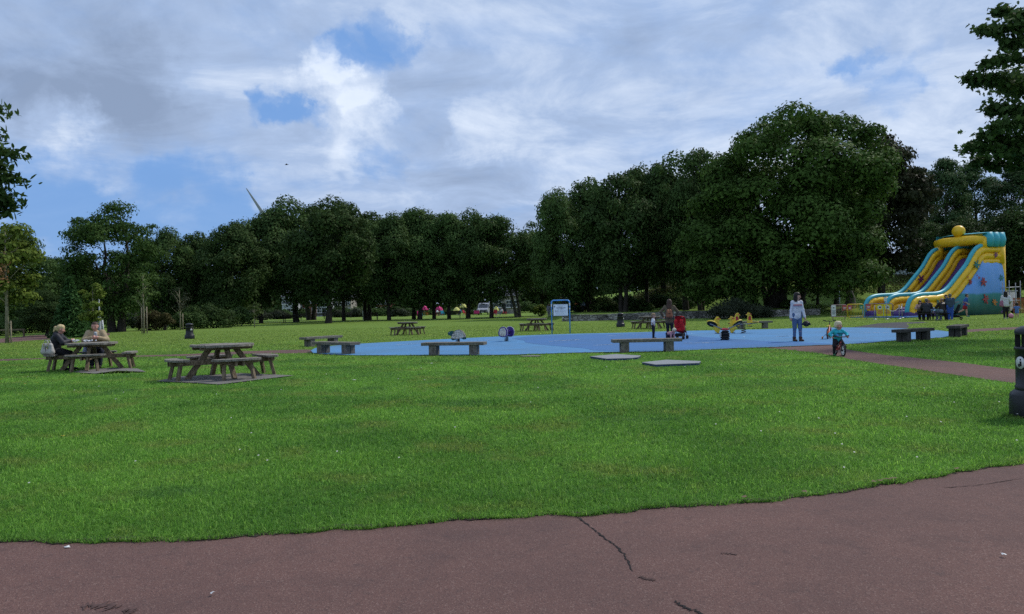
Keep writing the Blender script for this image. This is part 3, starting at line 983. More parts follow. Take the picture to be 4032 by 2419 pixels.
LG = "trees along the left edge of the park"
place_tree("open", 158, 70, 122, 277, "large open-crowned tree with two trunks at left behind the seated couple", LG)
place_tree("s2", 222, 100, 86, 312, "dark tree just right of the two-trunked tree, behind the staked saplings", LG)
place_tree("low", 270, 104, 84, 317, "dull green tree above the dark shrubs left of the turbine blade", LG)
place_tree("low", 18, 78, 104, 308, "big dark tree at the far left edge behind the young lime", LG)
place_tree("s1", 74, 88, 66, 352, "smaller dark tree behind the young conifer", LG)
place_tree("low", 112, 98, 66, 366, "low dark tree filling the gap left of the two-trunked tree", LG)
place_tree("s0", 64, 60, 62, 397, "small rounded dark tree beside the pink path", LG, wy=60)
place_tree("low", -40, 84, 100, 320, "dark tree cut by the left edge of the picture", LG)

RG = "trees behind the stone wall"
place_tree("s2", 770, 92, 80, 258, "tree at the left end of the tall group behind the stone wall", RG)
place_tree("low", 806, 96, 96, 243, "dark tree behind the stone wall above the litter bin", RG)
place_tree("s1", 852, 88, 104, 238, "dark tree behind the stone wall, left of the woman with the rucksack", RG)
place_tree("s3", 885, 92, 96, 226, "tree with a thin feathery top behind the woman with the rucksack", RG)
place_tree("s0", 938, 90, 112, 211, "tall dark tree next to the biggest tree, behind the pushchair", RG)
place_tree("low", 908, 108, 104, 234, "dark tree further back between the tall trees behind the wall", RG)
place_tree("s2", 985, 104, 96, 214, "dark tree half hidden behind the left side of the biggest tree", RG)

place_tree("s1", 957, 86, 92, 203, "dark tree filling the gap at the left shoulder of the biggest tree", RG)

# the biggest tree, crown modelled lobe by lobe from its outline
def big_tree():
    d = 79.0
    base = ground_at(1060, d)
    k = d / F
    spec = [(958, 330, 34), (965, 280, 34), (975, 250, 34), (1000, 222, 34), (1012, 205, 30), (1035, 195, 30), (1050, 176, 28), (1075, 190, 30), (1098, 180, 28), (1122, 172, 24), (1145, 184, 28), (1168, 195, 28), (1180, 220, 30), (1165, 250, 34),
            (1185, 262, 28), (1150, 300, 36), (1168, 330, 34), (1130, 340, 36), (1145, 370, 30), (1160, 376, 22), (1120, 385, 30), (1095, 360, 36), (1070, 372, 30), (1040, 362, 34), (1010, 380, 34), (985, 365, 34), (970, 395, 26), (1000, 405, 26),
            (1000, 320, 40), (1000, 270, 40), (1040, 240, 42), (1085, 230, 42), (1130, 240, 40), (1050, 300, 44), (1100, 290, 46), (1060, 345, 40), (1030, 330, 40), (1075, 285, 36), (1078, 322, 38), (1108, 318, 36), (1095, 270, 36), (1065, 255, 34), (955, 360, 26), (948, 390, 22)]
    r = np.random.default_rng(21)
    lobes = []
    for px, py, rp in spec:
        ext = 1 - ((px - 1070) / 130.0) ** 2
        for rep in range(3):
            dy = r.uniform(-1, 1) * 8.5 * math.sqrt(max(0.08, ext))
            if rep != 1: dy = -abs(dy)
            c = at(px, py, d) - base
            rr = rp * k * r.uniform(0.6, 0.95)
            lobes.append(((c.x + r.normal(0, 0.3), dy, c.z + r.normal(0, 0.3) - (0.6 if rep else 0)), (rr, rr, rr * 0.72)))
    P, nr = crown_points(lobes, 95000, r, 0.2)
    V, Fq = leaf_quads(P, nr, 0.34, r, 0.62)
    root = empty("broadleaf_tree", base, 0, "biggest tree in the park, a broad rounded mid green crown on a forked trunk", "tree", RG)
    H = at(1100, 152, d).z - base.z
    mb = MB()
    stems = [((0, 0), (-2.5, -0.5), 0.62), ((0.5, 0.1), (4.2, -1), 0.6), ((-0.3, 0.5), (-5.5, 1.5), 0.34)]
    for (bx, by), (tx, ty), rad in stems:
        pts = []; rr = []
        for q in range(8):
            t = q / 7
            pts.append((bx + (tx - bx) * t ** 1.3 + r.normal(0, 0.08), by + (ty - by) * t, -0.4 + (H * 0.7) * t)); rr.append(rad * (1.35 - 0.4 * min(1, t * 6)) * (1 - 0.85 * t))
        mb.tube(pts, rr, 10)
        for i in r.choice(len(lobes), 9, replace=False):
            c = lobes[i][0]; q = int(r.integers(2, 6))
            if c[2] < pts[q][2]: continue
            lp = limb_points(pts[q], c, r, 6, 0.05)
            mb.tube(lp, [rad * 0.22 * (1 - 0.13 * z) for z in range(7)], 6)
    mb.build("trunk", M_bark, root, recalc=False)
    mesh_obj("crown", np_mesh("crown", V, Fq), LM["ash"], root)


big_tree()
place_tree("copper", 1205, 90, 134, 184, "brownish dark tree with flat layered foliage right of the biggest tree", RG)
place_tree("copper", 1160, 98, 110, 215, "brownish dark tree half hidden behind the biggest tree, trunk above the yellow barrier", RG)
SG = "trees behind the inflatable slide"
place_tree("poplar", 1268, 118, 50, 244, "narrow grey green poplar at the left of the poplars behind the slide", SG)
place_tree("poplar", 1296, 112, 62, 217, "tallest grey green poplar, above the left side of the slide", SG)
place_tree("poplar", 1336, 116, 66, 224, "grey green poplar directly above the arch of the slide", SG)
place_tree("poplar", 1384, 108, 78, 232, "grey green poplar at the right edge behind the slide", SG)
place_tree("low", 1322, 92, 84, 296, "dark bushy tree directly behind the slide's top", SG)
place_tree("low", 1392, 86, 90, 282, "dark bushy tree right of the slide behind the scaffold frame", SG)
place_tree("low", 1262, 106, 60, 300, "dark bushy tree on the bank left of the slide", SG)
place_tree("low", 1440, 84, 110, 270, "dark tree cut off by the right edge of the picture", SG)

# slim trunks on the grass bank
def bank_tree(px, d, top, trunk_r, wpx, label, seed, bark=M_bark, lean=(0, 0)):
    r = np.random.default_rng(seed)
    g = ground_at(px, d); H = at(px, top, d).z - g.z; W = wpx / F * d
    lobes = ellipsoid_lobes(r, 14, W, H * 0.45, H, (0.17, 0.27), 0.7)
    P, nr = crown_points(lobes, 4200, r, 0.4)
    V, Fq = leaf_quads(P, nr, 0.3, r)
    o = empty("broadleaf_tree", g, 0, label, "tree", "slim trees on the grass bank")
    trunk_mesh(r, H, trunk_r, lobes, 6, 0.4, lean).build("trunk", bark, o, recalc=False)
    mesh_obj("crown", np_mesh("crown", V, Fq), LM["dark"], o)


bank_tree(1096, 84, 340, 0.36, 44, "dark leaning tree on the bank just right of the walking woman", 31, lean=(1.0, 0))
bank_tree(1118, 82, 345, 0.14, 34, "very thin dark tree on the bank in line with the barrier's left end", 32)
bank_tree(1143, 80, 335, 0.22, 44, "thin tree on the bank beside the white pole", 33)
bank_tree(1161, 78, 325, 0.46, 56, "grey trunk with a cut branch stub behind the yellow barrier", 34, M_bark_pale, lean=(0.3, 0))

# far wood closing the view between the trunks
def far_wood():
    r = np.random.default_rng(41)
    lobes = []
    for k in range(230):
        x = r.uniform(-190, 150); y = 228 + r.uniform(-8, 25); h = r.uniform(8, 16)
        lobes.append(((x, y, h * 0.45), (r.uniform(4, 8), 4, h * 0.55)))
    P, nr = crown_points(lobes, 60000, r, 0.15)
    P[:, 2] = np.where(r.random(len(P)) < 0.3, r.uniform(0.2, 6, len(P)), P[:, 2])
    V, Fq = leaf_quads(P, nr, 1.5, r, 0.9)
    tag(mesh_obj("far_wood", np_mesh("far_wood", V, Fq), LM["dark"]), "dark distant wood seen between the trunks beyond the houses", "wood", kind="stuff")


far_wood()


# ------------------------------------------------------------------ shrubs and hedges
def shrub(px, d, wpx, top, lm, label, seed, name="shrub", group=None, leaf=0.16, n=5200, dep=0.8, cat="shrub", z0=0.0):
    r = np.random.default_rng(seed)
    g = ground_at(px, d); W = wpx / F * d; H = at(px, top, d).z - g.z
    lobes = []
    for k in range(26):
        a = r.uniform(-1, 1); b = r.uniform(-1, 1)
        hh = H * (0.45 + 0.55 * (1 - a * a * 0.75)) * r.uniform(0.55, 1.0)
        rad = r.uniform(0.14, 0.22) * min(W, 2.2 * H)
        lobes.append(((a * (W / 2 - rad * 0.8), b * W * dep / 2 * 0.7, max(hh - rad * 0.8, rad * 0.5)), (rad, rad, rad * 0.8)))
    P, nr = crown_points(lobes, n, r, 0.3)
    P[:, 2] = np.maximum(P[:, 2], 0.02)
    V, Fq = leaf_quads(P, nr, leaf * d / 70, r)
    o = empty(name, g, 0, label, cat, group)
    mb = MB()
    for k in range(7):
        c = lobes[k][0]
        mb.tube(limb_points((r.normal(0, .1), r.normal(0, .1), -0.1), c, r, 4), [0.05, 0.045, 0.035, 0.025, 0.012], 5)
    mb.build("stem", M_bark, o, recalc=False)
    mesh_obj("foliage", np_mesh("foliage", V, Fq), lm, o)
    return o


shrub(205, 74, 40, 424, LM["brown"], "russet brown shrub left of the thin bare sapling", 51)
shrub(226, 73, 30, 427, LM["brown"], "olive brown shrub between the russet shrub and the glossy dark shrub", 52)
shrub(258, 76, 56, 417, LM["dark"], "glossy dark green shrub behind the litter bin on the lawn", 53, n=6500)
shrub(292, 78, 60, 411, LM["dark"], "tall dark shrub at the right end of the shrub bed", 54, n=6500)
shrub(325, 84, 44, 418, LM["dark"], "dark shrub in deep shade behind the small staked sapling", 55)
shrub(182, 86, 40, 425, LM["grey"], "greyish shrub behind the two tree trunks", 56)
shrub(40, 72, 50, 428, LM["dark"], "dark shrub beside the pink path at the left", 57)
shrub(-10, 66, 70, 425, LM["dark"], "dark hedge-like shrub at the left edge behind the young lime", 58, n=6500)
shrub(132, 80, 60, 418, LM["dark"], "dark shrub between the conifer and the two tree trunks", 59)
shrub(1000, 68.5, 76, 405, LM["grey"], "broad grey green bush hanging over the stone wall", 60, n=9000, leaf=0.13)
shrub(1040, 69.5, 40, 416, LM["grey"], "smaller dark bush at the right of the broad grey bush", 61, leaf=0.13)
shrub(738, 108, 20, 415, LM["lime"], "bright green bush beside the pale leaning stems", 62, n=2600)
shrub(1075, 78, 22, 410, LM["dark"], "small dark bush at the foot of the biggest tree", 63, n=2600)
for k, (px, d, w, top, l) in enumerate([(462, 160, 20, 422, "grey rounded far bush behind the thin trunk"), (488, 158, 24, 421, "grey rounded far bush left of the lamp post"), (546, 150, 30, 420, "grey rounded far bush between the trunks left of the pink parasols"),
                                      (350, 140, 40, 420, "dark far bush left of the dark park bench"), (380, 150, 30, 423, "dark far bush behind the dark park bench")]):
    shrub(px, d, w, top, LM["grey"], l, 70 + k, group="bushes far behind the trunks", n=2200, leaf=0.14)

for k, (px, w, top) in enumerate([(340, 40, 416), (368, 34, 419), (388, 26, 422), (412, 24, 421), (466, 30, 418), (486, 34, 419), (512, 36, 417), (540, 34, 418), (562, 30, 420), (588, 20, 424), (612, 24, 421), (646, 20, 424), (722, 40, 412), (752, 40, 412)]):
    shrub(px, 172 - k % 3 * 6, w, top, LM["dark"], "dark evergreen bush in the deep shade far behind the row of trunks", 140 + k, group="evergreen bushes far behind the row of trunks", n=2400, leaf=0.15)

for k, (px, w, top, d) in enumerate([(800, 44, 402, 98), (826, 40, 405, 94), (852, 44, 400, 100), (876, 36, 408, 92), (902, 40, 402, 97), (930, 40, 405, 93), (958, 36, 402, 96), (778, 40, 405, 100)]):
    shrub(px, d, w, top, LM["dark"], "dark evergreen bush in the shade behind the stone wall", 170 + k, group="evergreen bushes behind the stone wall", n=3600, leaf=0.2)

# rough growth on the bank
def bank_scrub():
    r = np.random.default_rng(81)
    n = 46000
    x = r.uniform(12, 60, n); y = r.uniform(96, 122, n)
    P = np.stack([x, y, tz(x, y) + np.abs(r.normal(0, 0.32, n)) * (0.6 + 0.5 * np.sin(x * 0.6) * np.sin(y * 0.5))], -1)
    nr = r.normal(size=(n, 3)); nr[:, 2] += 0.6
    V, Fq = leaf_quads(P, nr, 0.30, r, 0.3)
    m = leaf_mat("rough_grass_leaves", (0.036, 0.046, 0.014), (0.090, 0.092, 0.030), clump=0.25)
    tag(mesh_obj("rough_grass", np_mesh("rough_grass", V, Fq), m), "rough olive grass and weeds covering the bank behind the slide", "rough grass", kind="stuff")


bank_scrub()


# ------------------------------------------------------------------ conifer, lime, saplings
def conifer(px, d, wpx, top, label, seed):
    r = np.random.default_rng(seed)
    g = ground_at(px, d); H = at(px, top, d).z - g.z; W = wpx / F * d
    n = 9000
    t = r.random(n) ** 1.5 * 0.97 + 0.03
    lay = np.floor(t * 16) / 16 + r.normal(0, 0.012, n)
    az = (np.round(r.random(n) * 7) + (np.floor(t * 16) * 0.37)) / 7 * 2 * np.pi + r.normal(0, 0.22, n)
    q = r.random(n) ** 0.5
    rad = (1 - lay) ** 0.85 * W / 2 * q * r.uniform(0.8, 1.15, n)
    P = np.stack([np.cos(az) * rad, np.sin(az) * rad, lay * H + 0.25 * rad * r.random(n) - 0.1 * rad], -1)
    P[:, 2] = np.clip(P[:, 2], 0.05, H)
    nr = r.normal(size=(n, 3)); nr[:, 2] += 0.5
    V, Fq = leaf_quads(P, nr, 0.28, r, 0.4)
    o = empty("conifer_tree", g, 0, label, "tree")
    mb = MB(); mb.tube([(0, 0, -0.2), (0, 0, H * 0.5), (0, 0, H * 0.98)], [W * 0.035, W * 0.02, 0.01], 7)
    for k in range(26):
        z = H * (0.06 + 0.88 * k / 26); a = k * 2.4; rr = (1 - z / H) * W * 0.42
        mb.tube([(0, 0, z), (math.cos(a) * rr, math.sin(a) * rr, z + rr * 0.12)], [0.03, 0.008], 5)
    mb.build("trunk", M_bark, o, recalc=False)
    mesh_obj("crown", np_mesh("crown", V, Fq), LM["conifer"], o)


conifer(97, 55, 52, 377, "young bushy conifer with bright fresh foliage behind the seated woman", 91)


def young_tree(px, d, wpx, top, z0f, lm, label, seed, n, leaf, trunk_r=0.05, stakes=0, name="young_tree", stake_h=1.3, flat=0.6, nl=16, bark=None, twigs=10, group=None):
    r = np.random.default_rng(seed)
    g = ground_at(px, d); H = at(px, top, d).z - g.z; W = wpx / F * d
    lobes = ellipsoid_lobes(r, nl, W, H * z0f, H, (0.13, 0.22), flat)
    P, nr = crown_points(lobes, n, r, 0.5)
    V, Fq = leaf_quads(P, nr, leaf, r, 0.55)
    o = empty(name, g, 0, label, "young tree", group)
    mb = MB()
    st = [(0, 0, -0.2), (0.02, 0, H * 0.3), (-0.03, 0.02, H * 0.6), (0.02, 0, H * 0.97)]
    mb.tube(st, [trunk_r * 1.3, trunk_r, trunk_r * 0.7, trunk_r * 0.15], 7)
    for k in range(twigs):
        c = lobes[k % len(lobes)][0]; z = max(H * z0f * 0.8, c[2] - abs(c[0]) - 0.3)
        mb.tube(limb_points((0, 0, z), c, r, 4, 0.04), [trunk_r * .45, trunk_r * .36, trunk_r * .28, trunk_r * .18, trunk_r * .08], 5)
    mb.build("trunk", bark or M_barksap, o, recalc=False)
    mesh_obj("crown", np_mesh("crown", V, Fq), lm, o)
    for k in range(stakes):
        s = MB(); x = 0.28 if k == 0 else -0.12
        s.tube([(x, -0.08, -0.3), (x, -0.08, stake_h)], 0.045, 8)
        s.box((x / 2, -0.06, stake_h * 0.9), (abs(x), 0.02, 0.05))
        s.build("stake", M_stake, o)
    return o


lime = young_tree(10, 46, 92, 306, 0.30, LM["lime"], "young yellow green tree with a pale trunk and stake at the left edge", 101, 6200, 0.24, 0.09, 1, nl=26)
dd = MB(); r_ = np.random.default_rng(5)
P = np.array([(0.75, -1.6, 4.2)]) + r_.normal(0, 1, (90, 3)) * np.array([0.18, 0.2, 0.45])
V, Fq = leaf_quads(P, r_.normal(size=(90, 3)), 0.22, r_, 0.5)
mesh_obj("dead_foliage", np_mesh("dead_foliage", V, Fq), LM["dead"], lime)
young_tree(128, 52, 36, 388, 0.28, LM["lime"], "small yellow green tree between the conifer and the two-trunked tree", 102, 1900, 0.2, 0.05, 0, nl=14)
SAP = "staked saplings on the lawn"
young_tree(197, 62, 26, 373, 0.42, LM["sap"], "tall thin sapling with sparse pale leaves tied to a wooden stake", 103, 260, 0.16, 0.06, 2, stake_h=2.1, nl=12, group=SAP, twigs=12)
young_tree(246.5, 71, 34, 392, 0.42, LM["grey"], "bare-looking grey sapling with upswept twigs, behind the litter bin", 104, 420, 0.14, 0.05, 1, stake_h=1.5, nl=18, group=SAP, twigs=18)
young_tree(348, 76, 22, 414, 0.40, LM["sap"], "short leafy sapling in front of the dark shade left of the row of trees", 105, 420, 0.2, 0.045, 0, nl=9, group=SAP)


# ------------------------------------------------------------------ near trees that reach in from both sides
def star_leaves(P, Nrm, size, r, lobed=True):
    n = len(P)
    Nrm = Nrm / (np.linalg.norm(Nrm, axis=1, keepdims=True) + 1e-9)
    t = r.normal(size=(n, 3)); t[:, 2] -= 0.8
    t -= Nrm * (t * Nrm).sum(1, keepdims=True); t /= np.linalg.norm(t, axis=1, keepdims=True) + 1e-9
    b = np.cross(Nrm, t)
    s = (size * r.uniform(0.65, 1.35, n))[:, None]
    if lobed:
        out = [(-0.5, 0), (-0.3, 0.22), (-0.05, 0.5), (0.02, 0.2), (0.28, 0.34), (0.55, 0), (0.28, -0.34), (0.02, -0.2), (-0.05, -0.5), (-0.3, -0.22)]
    else:
        out = [(-0.6, 0), (-0.2, 0.17), (0.25, 0.2), (0.65, 0), (0.25, -0.2), (-0.2, -0.17)]
    V = np.stack([P + t * s * u + b * s * v + Nrm * s * 0.18 * abs(v) for u, v in out], 1).reshape(-1, 3)
    k = len(out)
    return V, np.arange(n)[:, None] * k + np.arange(k)


def near_tree(px, d, wpx, toppx, botpx, label, seed, lm, n, leaf, lobed, branches, nlobes=26):
    r = np.random.default_rng(seed)
    g = ground_at(px, d)
    W = wpx / F * d; H = at(px, toppx, d).z - g.z; z0 = at(px, botpx, d).z - g.z
    lobes = ellipsoid_lobes(r, nlobes, W, z0, H, (0.10, 0.17), 0.5)
    o = empty("broadleaf_tree", g, 0, label, "tree")
    mb = trunk_mesh(r, H, 0.32, lobes, 14, 0.3)
    P, nr = crown_points(lobes, n, r, 0.45)
    Ps, Ns = [P], [nr]
    for (ex, ey, edp, sx, sy, cnt) in branches:        # limbs that reach into the picture
        e = np.array(at(ex, ey, d + edp) - g); s = np.array(at(sx, sy, d + edp * 0.5) - g)
        lp = limb_points((0, 0, s[2] * 0.8), s, r, 4, 0.04)[:-1] + limb_points(s, e, r, 6, 0.02, 0.05)
        mb.tube(lp, list(np.linspace(0.09, 0.008, len(lp))), 6)
        t = r.random(cnt) ** 0.75
        idx = 4 + t * 6; k0 = np.clip(idx.astype(int), 0, len(lp) - 2); lpa = np.array(lp)
        q = lpa[k0] + (lpa[k0 + 1] - lpa[k0]) * (idx - k0)[:, None]
        spread = 0.50 * (1.05 - t * 0.62)[:, None]
        # sprays: twigs off the limb
        tw = r.integers(0, 26, cnt); tv = r.normal(size=(26, 3)); tv[:, 2] *= 0.5
        q = q + tv[tw] * spread * r.random((cnt, 1)) * 0.9 + r.normal(0, 0.09, (cnt, 3))
        Ps.append(q); nn = r.normal(size=(cnt, 3)); nn[:, 2] += 0.8; Ns.append(nn)
    mb.build("trunk", M_bark, o, recalc=False)
    V, Fq = star_leaves(np.concatenate(Ps), np.concatenate(Ns), leaf, r, lobed)
    mesh_obj("crown", np_mesh("crown", V, Fq), lm, o)
    return o


near_tree(1575, 28, 350, -120, 330, "near dark maple reaching in from the right edge, leaves against the sky", 111, LM["dark"], 15000, 0.19, True,
          [(1338, 45, 0, 1420, 40, 420), (1345, 88, -1, 1420, 80, 420), (1324, 108, 0, 1420, 120, 700), (1360, 15, 1, 1430, 30, 400), (1352, 150, 0, 1430, 150, 600), (1355, 175, -1, 1430, 170, 420), (1340, 186, 0, 1430, 195, 520), (1318, 205, 0, 1420, 215, 700), (1326, 222, 1, 1430, 235, 600), (1370, 60, 0, 1440, 60, 500), (1375, 120, 1, 1450, 130, 700), (1378, 200, 0, 1450, 205, 800), (1385, 25, 0, 1450, 20, 500)])
near_tree(-135, 25, 235, -20, 300, "near tree at the left edge with narrow leaves hanging into the sky", 112, LM["dark"], 7000, 0.2, False,
          [(6, 150, 0, -60, 160, 190), (6, 185, 0, -60, 190, 150), (24, 212, 0, -50, 215, 300), (34, 247, 0, -50, 240, 360), (20, 276, 0, -50, 270, 300), (12, 230, 1, -60, 232, 260), (14, 288, 0, -60, 285, 260), (4, 262, 0, -60, 262, 300)])
# ------------------------------------------------------------------ materials for things
M_wood = wood_mat("weathered_wood", (0.10, 0.072, 0.044), (0.275, 0.215, 0.14))
M_woodtop = wood_mat("grey_weathered_boards", (0.125, 0.112, 0.092), (0.30, 0.275, 0.235))
M_wooddark = wood_mat("dark_stained_wood", (0.018, 0.015, 0.012), (0.045, 0.038, 0.032))
M_bench = wood_mat("old_bench_timber", (0.095, 0.085, 0.068), (0.24, 0.22, 0.185))
M_benchdark = wood_mat("dark_bench_timber", (0.035, 0.033, 0.030), (0.085, 0.08, 0.074))
M_black = mat("black_plastic", (0.012, 0.013, 0.017), 0.45, 0.2, 20, 0.05, 80, spec=0.4)
M_blackm = mat("black_rubber", (0.014, 0.014, 0.015), 0.8, 0.2, 20)
M_white = mat("white_paint", (0.72, 0.72, 0.72), 0.5, 0.06, 8)
M_label = mat("label_white", (0.62, 0.63, 0.62), 0.5, 0.05, 20)
M_blue_tube = mat("blue_painted_steel", (0.065, 0.29, 0.70), 0.35, 0.12, 6, spec=0.5, dirt=(0.10, 0.20, 0.34), dirt_scale=8)
M_steel = mat("galvanised_steel", (0.30, 0.31, 0.33), 0.45, 0.15, 15, metal=0.6)
M_dsteel = mat("dark_steel", (0.03, 0.03, 0.035), 0.5, 0.2, 15, metal=0.4)
M_teal = mat("dark_teal_board", (0.012, 0.075, 0.072), 0.55, 0.1, 8)
M_beige = mat("beige_board", (0.64, 0.57, 0.45), 0.6, 0.1, 10, dirt=(0.28, 0.24, 0.17), dirt_scale=6)
M_purple = mat("purple_board", (0.062, 0.030, 0.205), 0.5, 0.1, 8)
M_yellow = mat("yellow_board", (0.74, 0.54, 0.045), 0.5, 0.1, 8, dirt=(0.45, 0.32, 0.05), dirt_scale=7)
M_red = mat("red_paint", (0.40, 0.025, 0.035), 0.5, 0.12, 10)
M_grey = mat("grey_plastic", (0.26, 0.28, 0.30), 0.55, 0.1, 12)
M_pink = mat("pink_canvas", (0.62, 0.045, 0.20), 0.8, 0.1, 6)
M_pyel = mat("yellow_canvas", (0.62, 0.60, 0.18), 0.8, 0.1, 6)
M_orange = mat("orange_wood", (0.50, 0.20, 0.03), 0.7, 0.15, 8)
M_cyan = mat("turquoise_paint", (0.03, 0.30, 0.40), 0.6, 0.1, 8)
M_glass = mat("dark_glass", (0.03, 0.04, 0.05), 0.12, 0.1, 3, spec=0.6)
M_slab = speck_mat("grey_slab_top", (0.22, 0.23, 0.245), (0.15, 0.16, 0.17), (0.31, 0.32, 0.335), 30, (0.22, 0.23, 0.235), 0.2)
M_slabside = mat("slab_blue_side", (0.035, 0.055, 0.14), 0.8, 0.25, 10)

# ------------------------------------------------------------------ round picnic tables
def picnic_table():
    root = empty("picnic_table")
    r = np.random.default_rng(3)
    # planked round top
    mb = MB(); R0 = 0.74; npl = 8; w = 2 * R0 / npl
    for k in range(npl):
        y0 = -R0 + k * w + 0.004; y1 = y0 + w - 0.008
        pts = []
        ys = np.linspace(y0, y1, 5)
        for y in ys: pts.append((math.sqrt(max(R0 * R0 - y * y, 0.02)), y))
        for y in ys[::-1]: pts.append((-math.sqrt(max(R0 * R0 - y * y, 0.02)), y))
        dz = r.normal(0, 0.003)
        mb.slab(pts, 0.725 + dz, 0.775 + dz)
    mb.build("tabletop", M_woodtop, root)
    mb = MB()
    for s in (-0.3, 0.3): mb.box((s, 0, 0.69), (0.10, 1.25, 0.066), bev=0.006)
    mb.build("top_batten", M_wood, root)
    for q in range(4):
        M = Matrix.Rotation(q * math.pi / 2, 4, 'Z')
        T = lambda p: M @ Vector(p)
        lo = 0.0 if q % 2 == 0 else 0.0
        mb = MB(); mb.beam(T((0.30, 0, 0.70)), T((0.86, 0, 0.0)), 0.095, 0.12, T((1, 0, 0.6)) - T((0, 0, 0)), bev=0.006)
        mb.build("leg", M_wood, root)
        mb = MB()
        for s in (-0.083, 0.083): mb.beam(T((0.02, s, 0.375 + (q % 2) * 0.004)), T((1.26, s, 0.375 + (q % 2) * 0.004)), 0.055, 0.11, bev=0.005)
        mb.build("cross_beam", M_wood, root)
        # seat: three planks with a curved outer edge
        mb = MB()
        for k in range(3):
            x0 = 0.93 + k * 0.125; x1 = x0 + 0.117; hw0 = 0.56 - 0.02 * k
            out = [(x0, -hw0)]
            if k == 2:
                for s in np.linspace(-1, 1, 9): out.append((x1 - 0.085 * s * s + 0.02, s * (hw0 - 0.06)))
            else:
                out += [(x1, -hw0 - 0.0), (x1, hw0)]
            out.append((x0, hw0))
            mb.slab([tuple((M @ Vector((a, b, 0)))[:2]) for a, b in out], 0.435, 0.48)
        mb.build("seat", M_woodtop, root)
        for s in (-1, 1):
            mb = MB(); mb.beam(T((1.06, s * 0.30, 0.43)), T((1.16, s * 0.36, 0.0)), 0.075, 0.075, bev=0.005)
            mb.build("seat_leg", M_wood, root)
        mb = MB(); mb.beam(T((1.09, -0.46, 0.402)), T((1.09, 0.46, 0.402)), 0.09, 0.06, bev=0.005)
        mb.build("seat_rail", M_wood, root)
    return root


PT = "round wooden picnic tables on the grass"
tab = picnic_table()
tables = []
def place_table(px, py, az, label, first=False, s=1.0):
    o = tab if first else copy_tree(tab)
    o.location = G(px, py); o.rotation_euler = (0, 0, az); o.scale = (s, s, 1 if s == 1 else .95)
    tag(o, label, "picnic table", PT)
    tables.append(o)
    return o


t_front = place_table(305, 516.5, R(-52), "empty round picnic table nearest the camera, on a grey concrete pad", True); t_front.scale = (.94, .94, 1)
t_couple = place_table(126, 505.5, R(-72), "round picnic table with the couple sitting at it"); t_couple.scale = (.88, .88, .97)
place_table(557.5, 458, R(-60), "empty round picnic table on the far lawn left of the turtle rider", s=.80)
place_table(734, 452.5, R(-78), "round picnic table partly behind the blue notice board", s=.82)
place_table(888, 449.5, R(-86), "round picnic table in front of the stone wall, hidden by the woman with the rucksack", s=.85)
for k in pad_polys: sheet("concrete_pad", pad_polys[k], 0.02, M_conc)

# ------------------------------------------------------------------ block benches
def bench_proto():
    root = empty("park_bench")
    mb = MB(); mb.box((0, 0, 0.395), (2.05, 0.46, 0.11), bev=0.012); mb.build("seat", M_bench, root)
    for s in (-1, 1):
        mb = MB()
        for k in (-1, 1): mb.box((s * 0.66, k * 0.105, 0.17), (0.24, 0.19, 0.34), bev=0.01)
        mb.build("leg", M_bench, root)
    return root


BG = "solid timber benches around the blue play surface"
bp_ = bench_proto()
bench_list = [(439.6, 473.0, 57, "pale timber bench at the left tip of the blue surface, further of the two there", 1.0), (459.0, 483.6, -38, "timber bench at the left tip of the blue surface, nearer of the two there", 1.0),
              (621.0, 485.4, -12, "timber bench in front of the turtle rider", 1.0), (884.0, 481.2, 0, "long timber bench in front of the woman with the rucksack", 1.04), (1029, 449.6, -2, "timber bench behind the yellow bird riders", 1.0)]
for k, (px, py, a, l, s) in enumerate(bench_list):
    o = bp_ if k == 0 else copy_tree(bp_)
    o.location = G(px, py); o.rotation_euler = (0, 0, R(a)); o.scale = (s, s, 0.9)
    tag(o, l, "bench", BG)
for k, (px, py, a, l) in enumerate([(1249, 466.3, 36, "dark timber bench nearest the side path at right"), (1310, 459.8, 52, "dark timber bench at the right tip of the blue surface")]):
    o = copy_tree(bp_)
    o.location = G(px, py); o.rotation_euler = (0, 0, R(a)); o.scale = (1, 1, .94); tag(o, l, "bench", BG)
    if k == 0:
        dm = []
        for ch in o.children:
            ch.data = ch.data.copy(); ch.data.materials.clear(); ch.data.materials.append(M_benchdark); dm.append(ch.data)
    else:
        for ch in o.children:
            nm = ch.name.split('.')[0]
            ch.data = [q for q in dm if q.name.split('.')[0] == nm][0] if nm == "seat" else ch.data
            if nm == "leg":
                ch.data = ch.data.copy(); ch.data.materials.clear(); ch.data.materials.append(M_benchdark)

# slabs set in the grass
SL = "grey slabs lying in the grass"
for pts, l in (([(807, 490), (842, 487), (876, 489), (872, 491.3), (862, 492.5), (830, 493.4)], "left grey slab with a dark blue edge lying in the grass"),
               ([(878, 498.6), (911.5, 495), (958, 497), (955, 499.6), (897, 501.8)], "right grey slab with a dark blue edge lying in the grass")):
    gp = [G(*p) for p in pts]
    c = sum(gp, Vector()) / len(gp)
    loc = [(p.x - c.x, p.y - c.y) for p in gp]
    o = empty("cover_slab", (c.x, c.y, 0), 0, l, "slab", SL)
    MB().slab(loc, -0.02, 0.042).build("slab_edge", M_slabside, o)
    MB().slab([(x * 1.012, y * 1.012) for x, y in loc], 0.0425, 0.056).build("slab_top", M_slab, o)
sheet("concrete_strip", [G(*p) for p in [(710, 487.6), (728, 486.6), (741, 487.0), (736, 488.4), (716, 488.6)]], 0.02, M_conc)

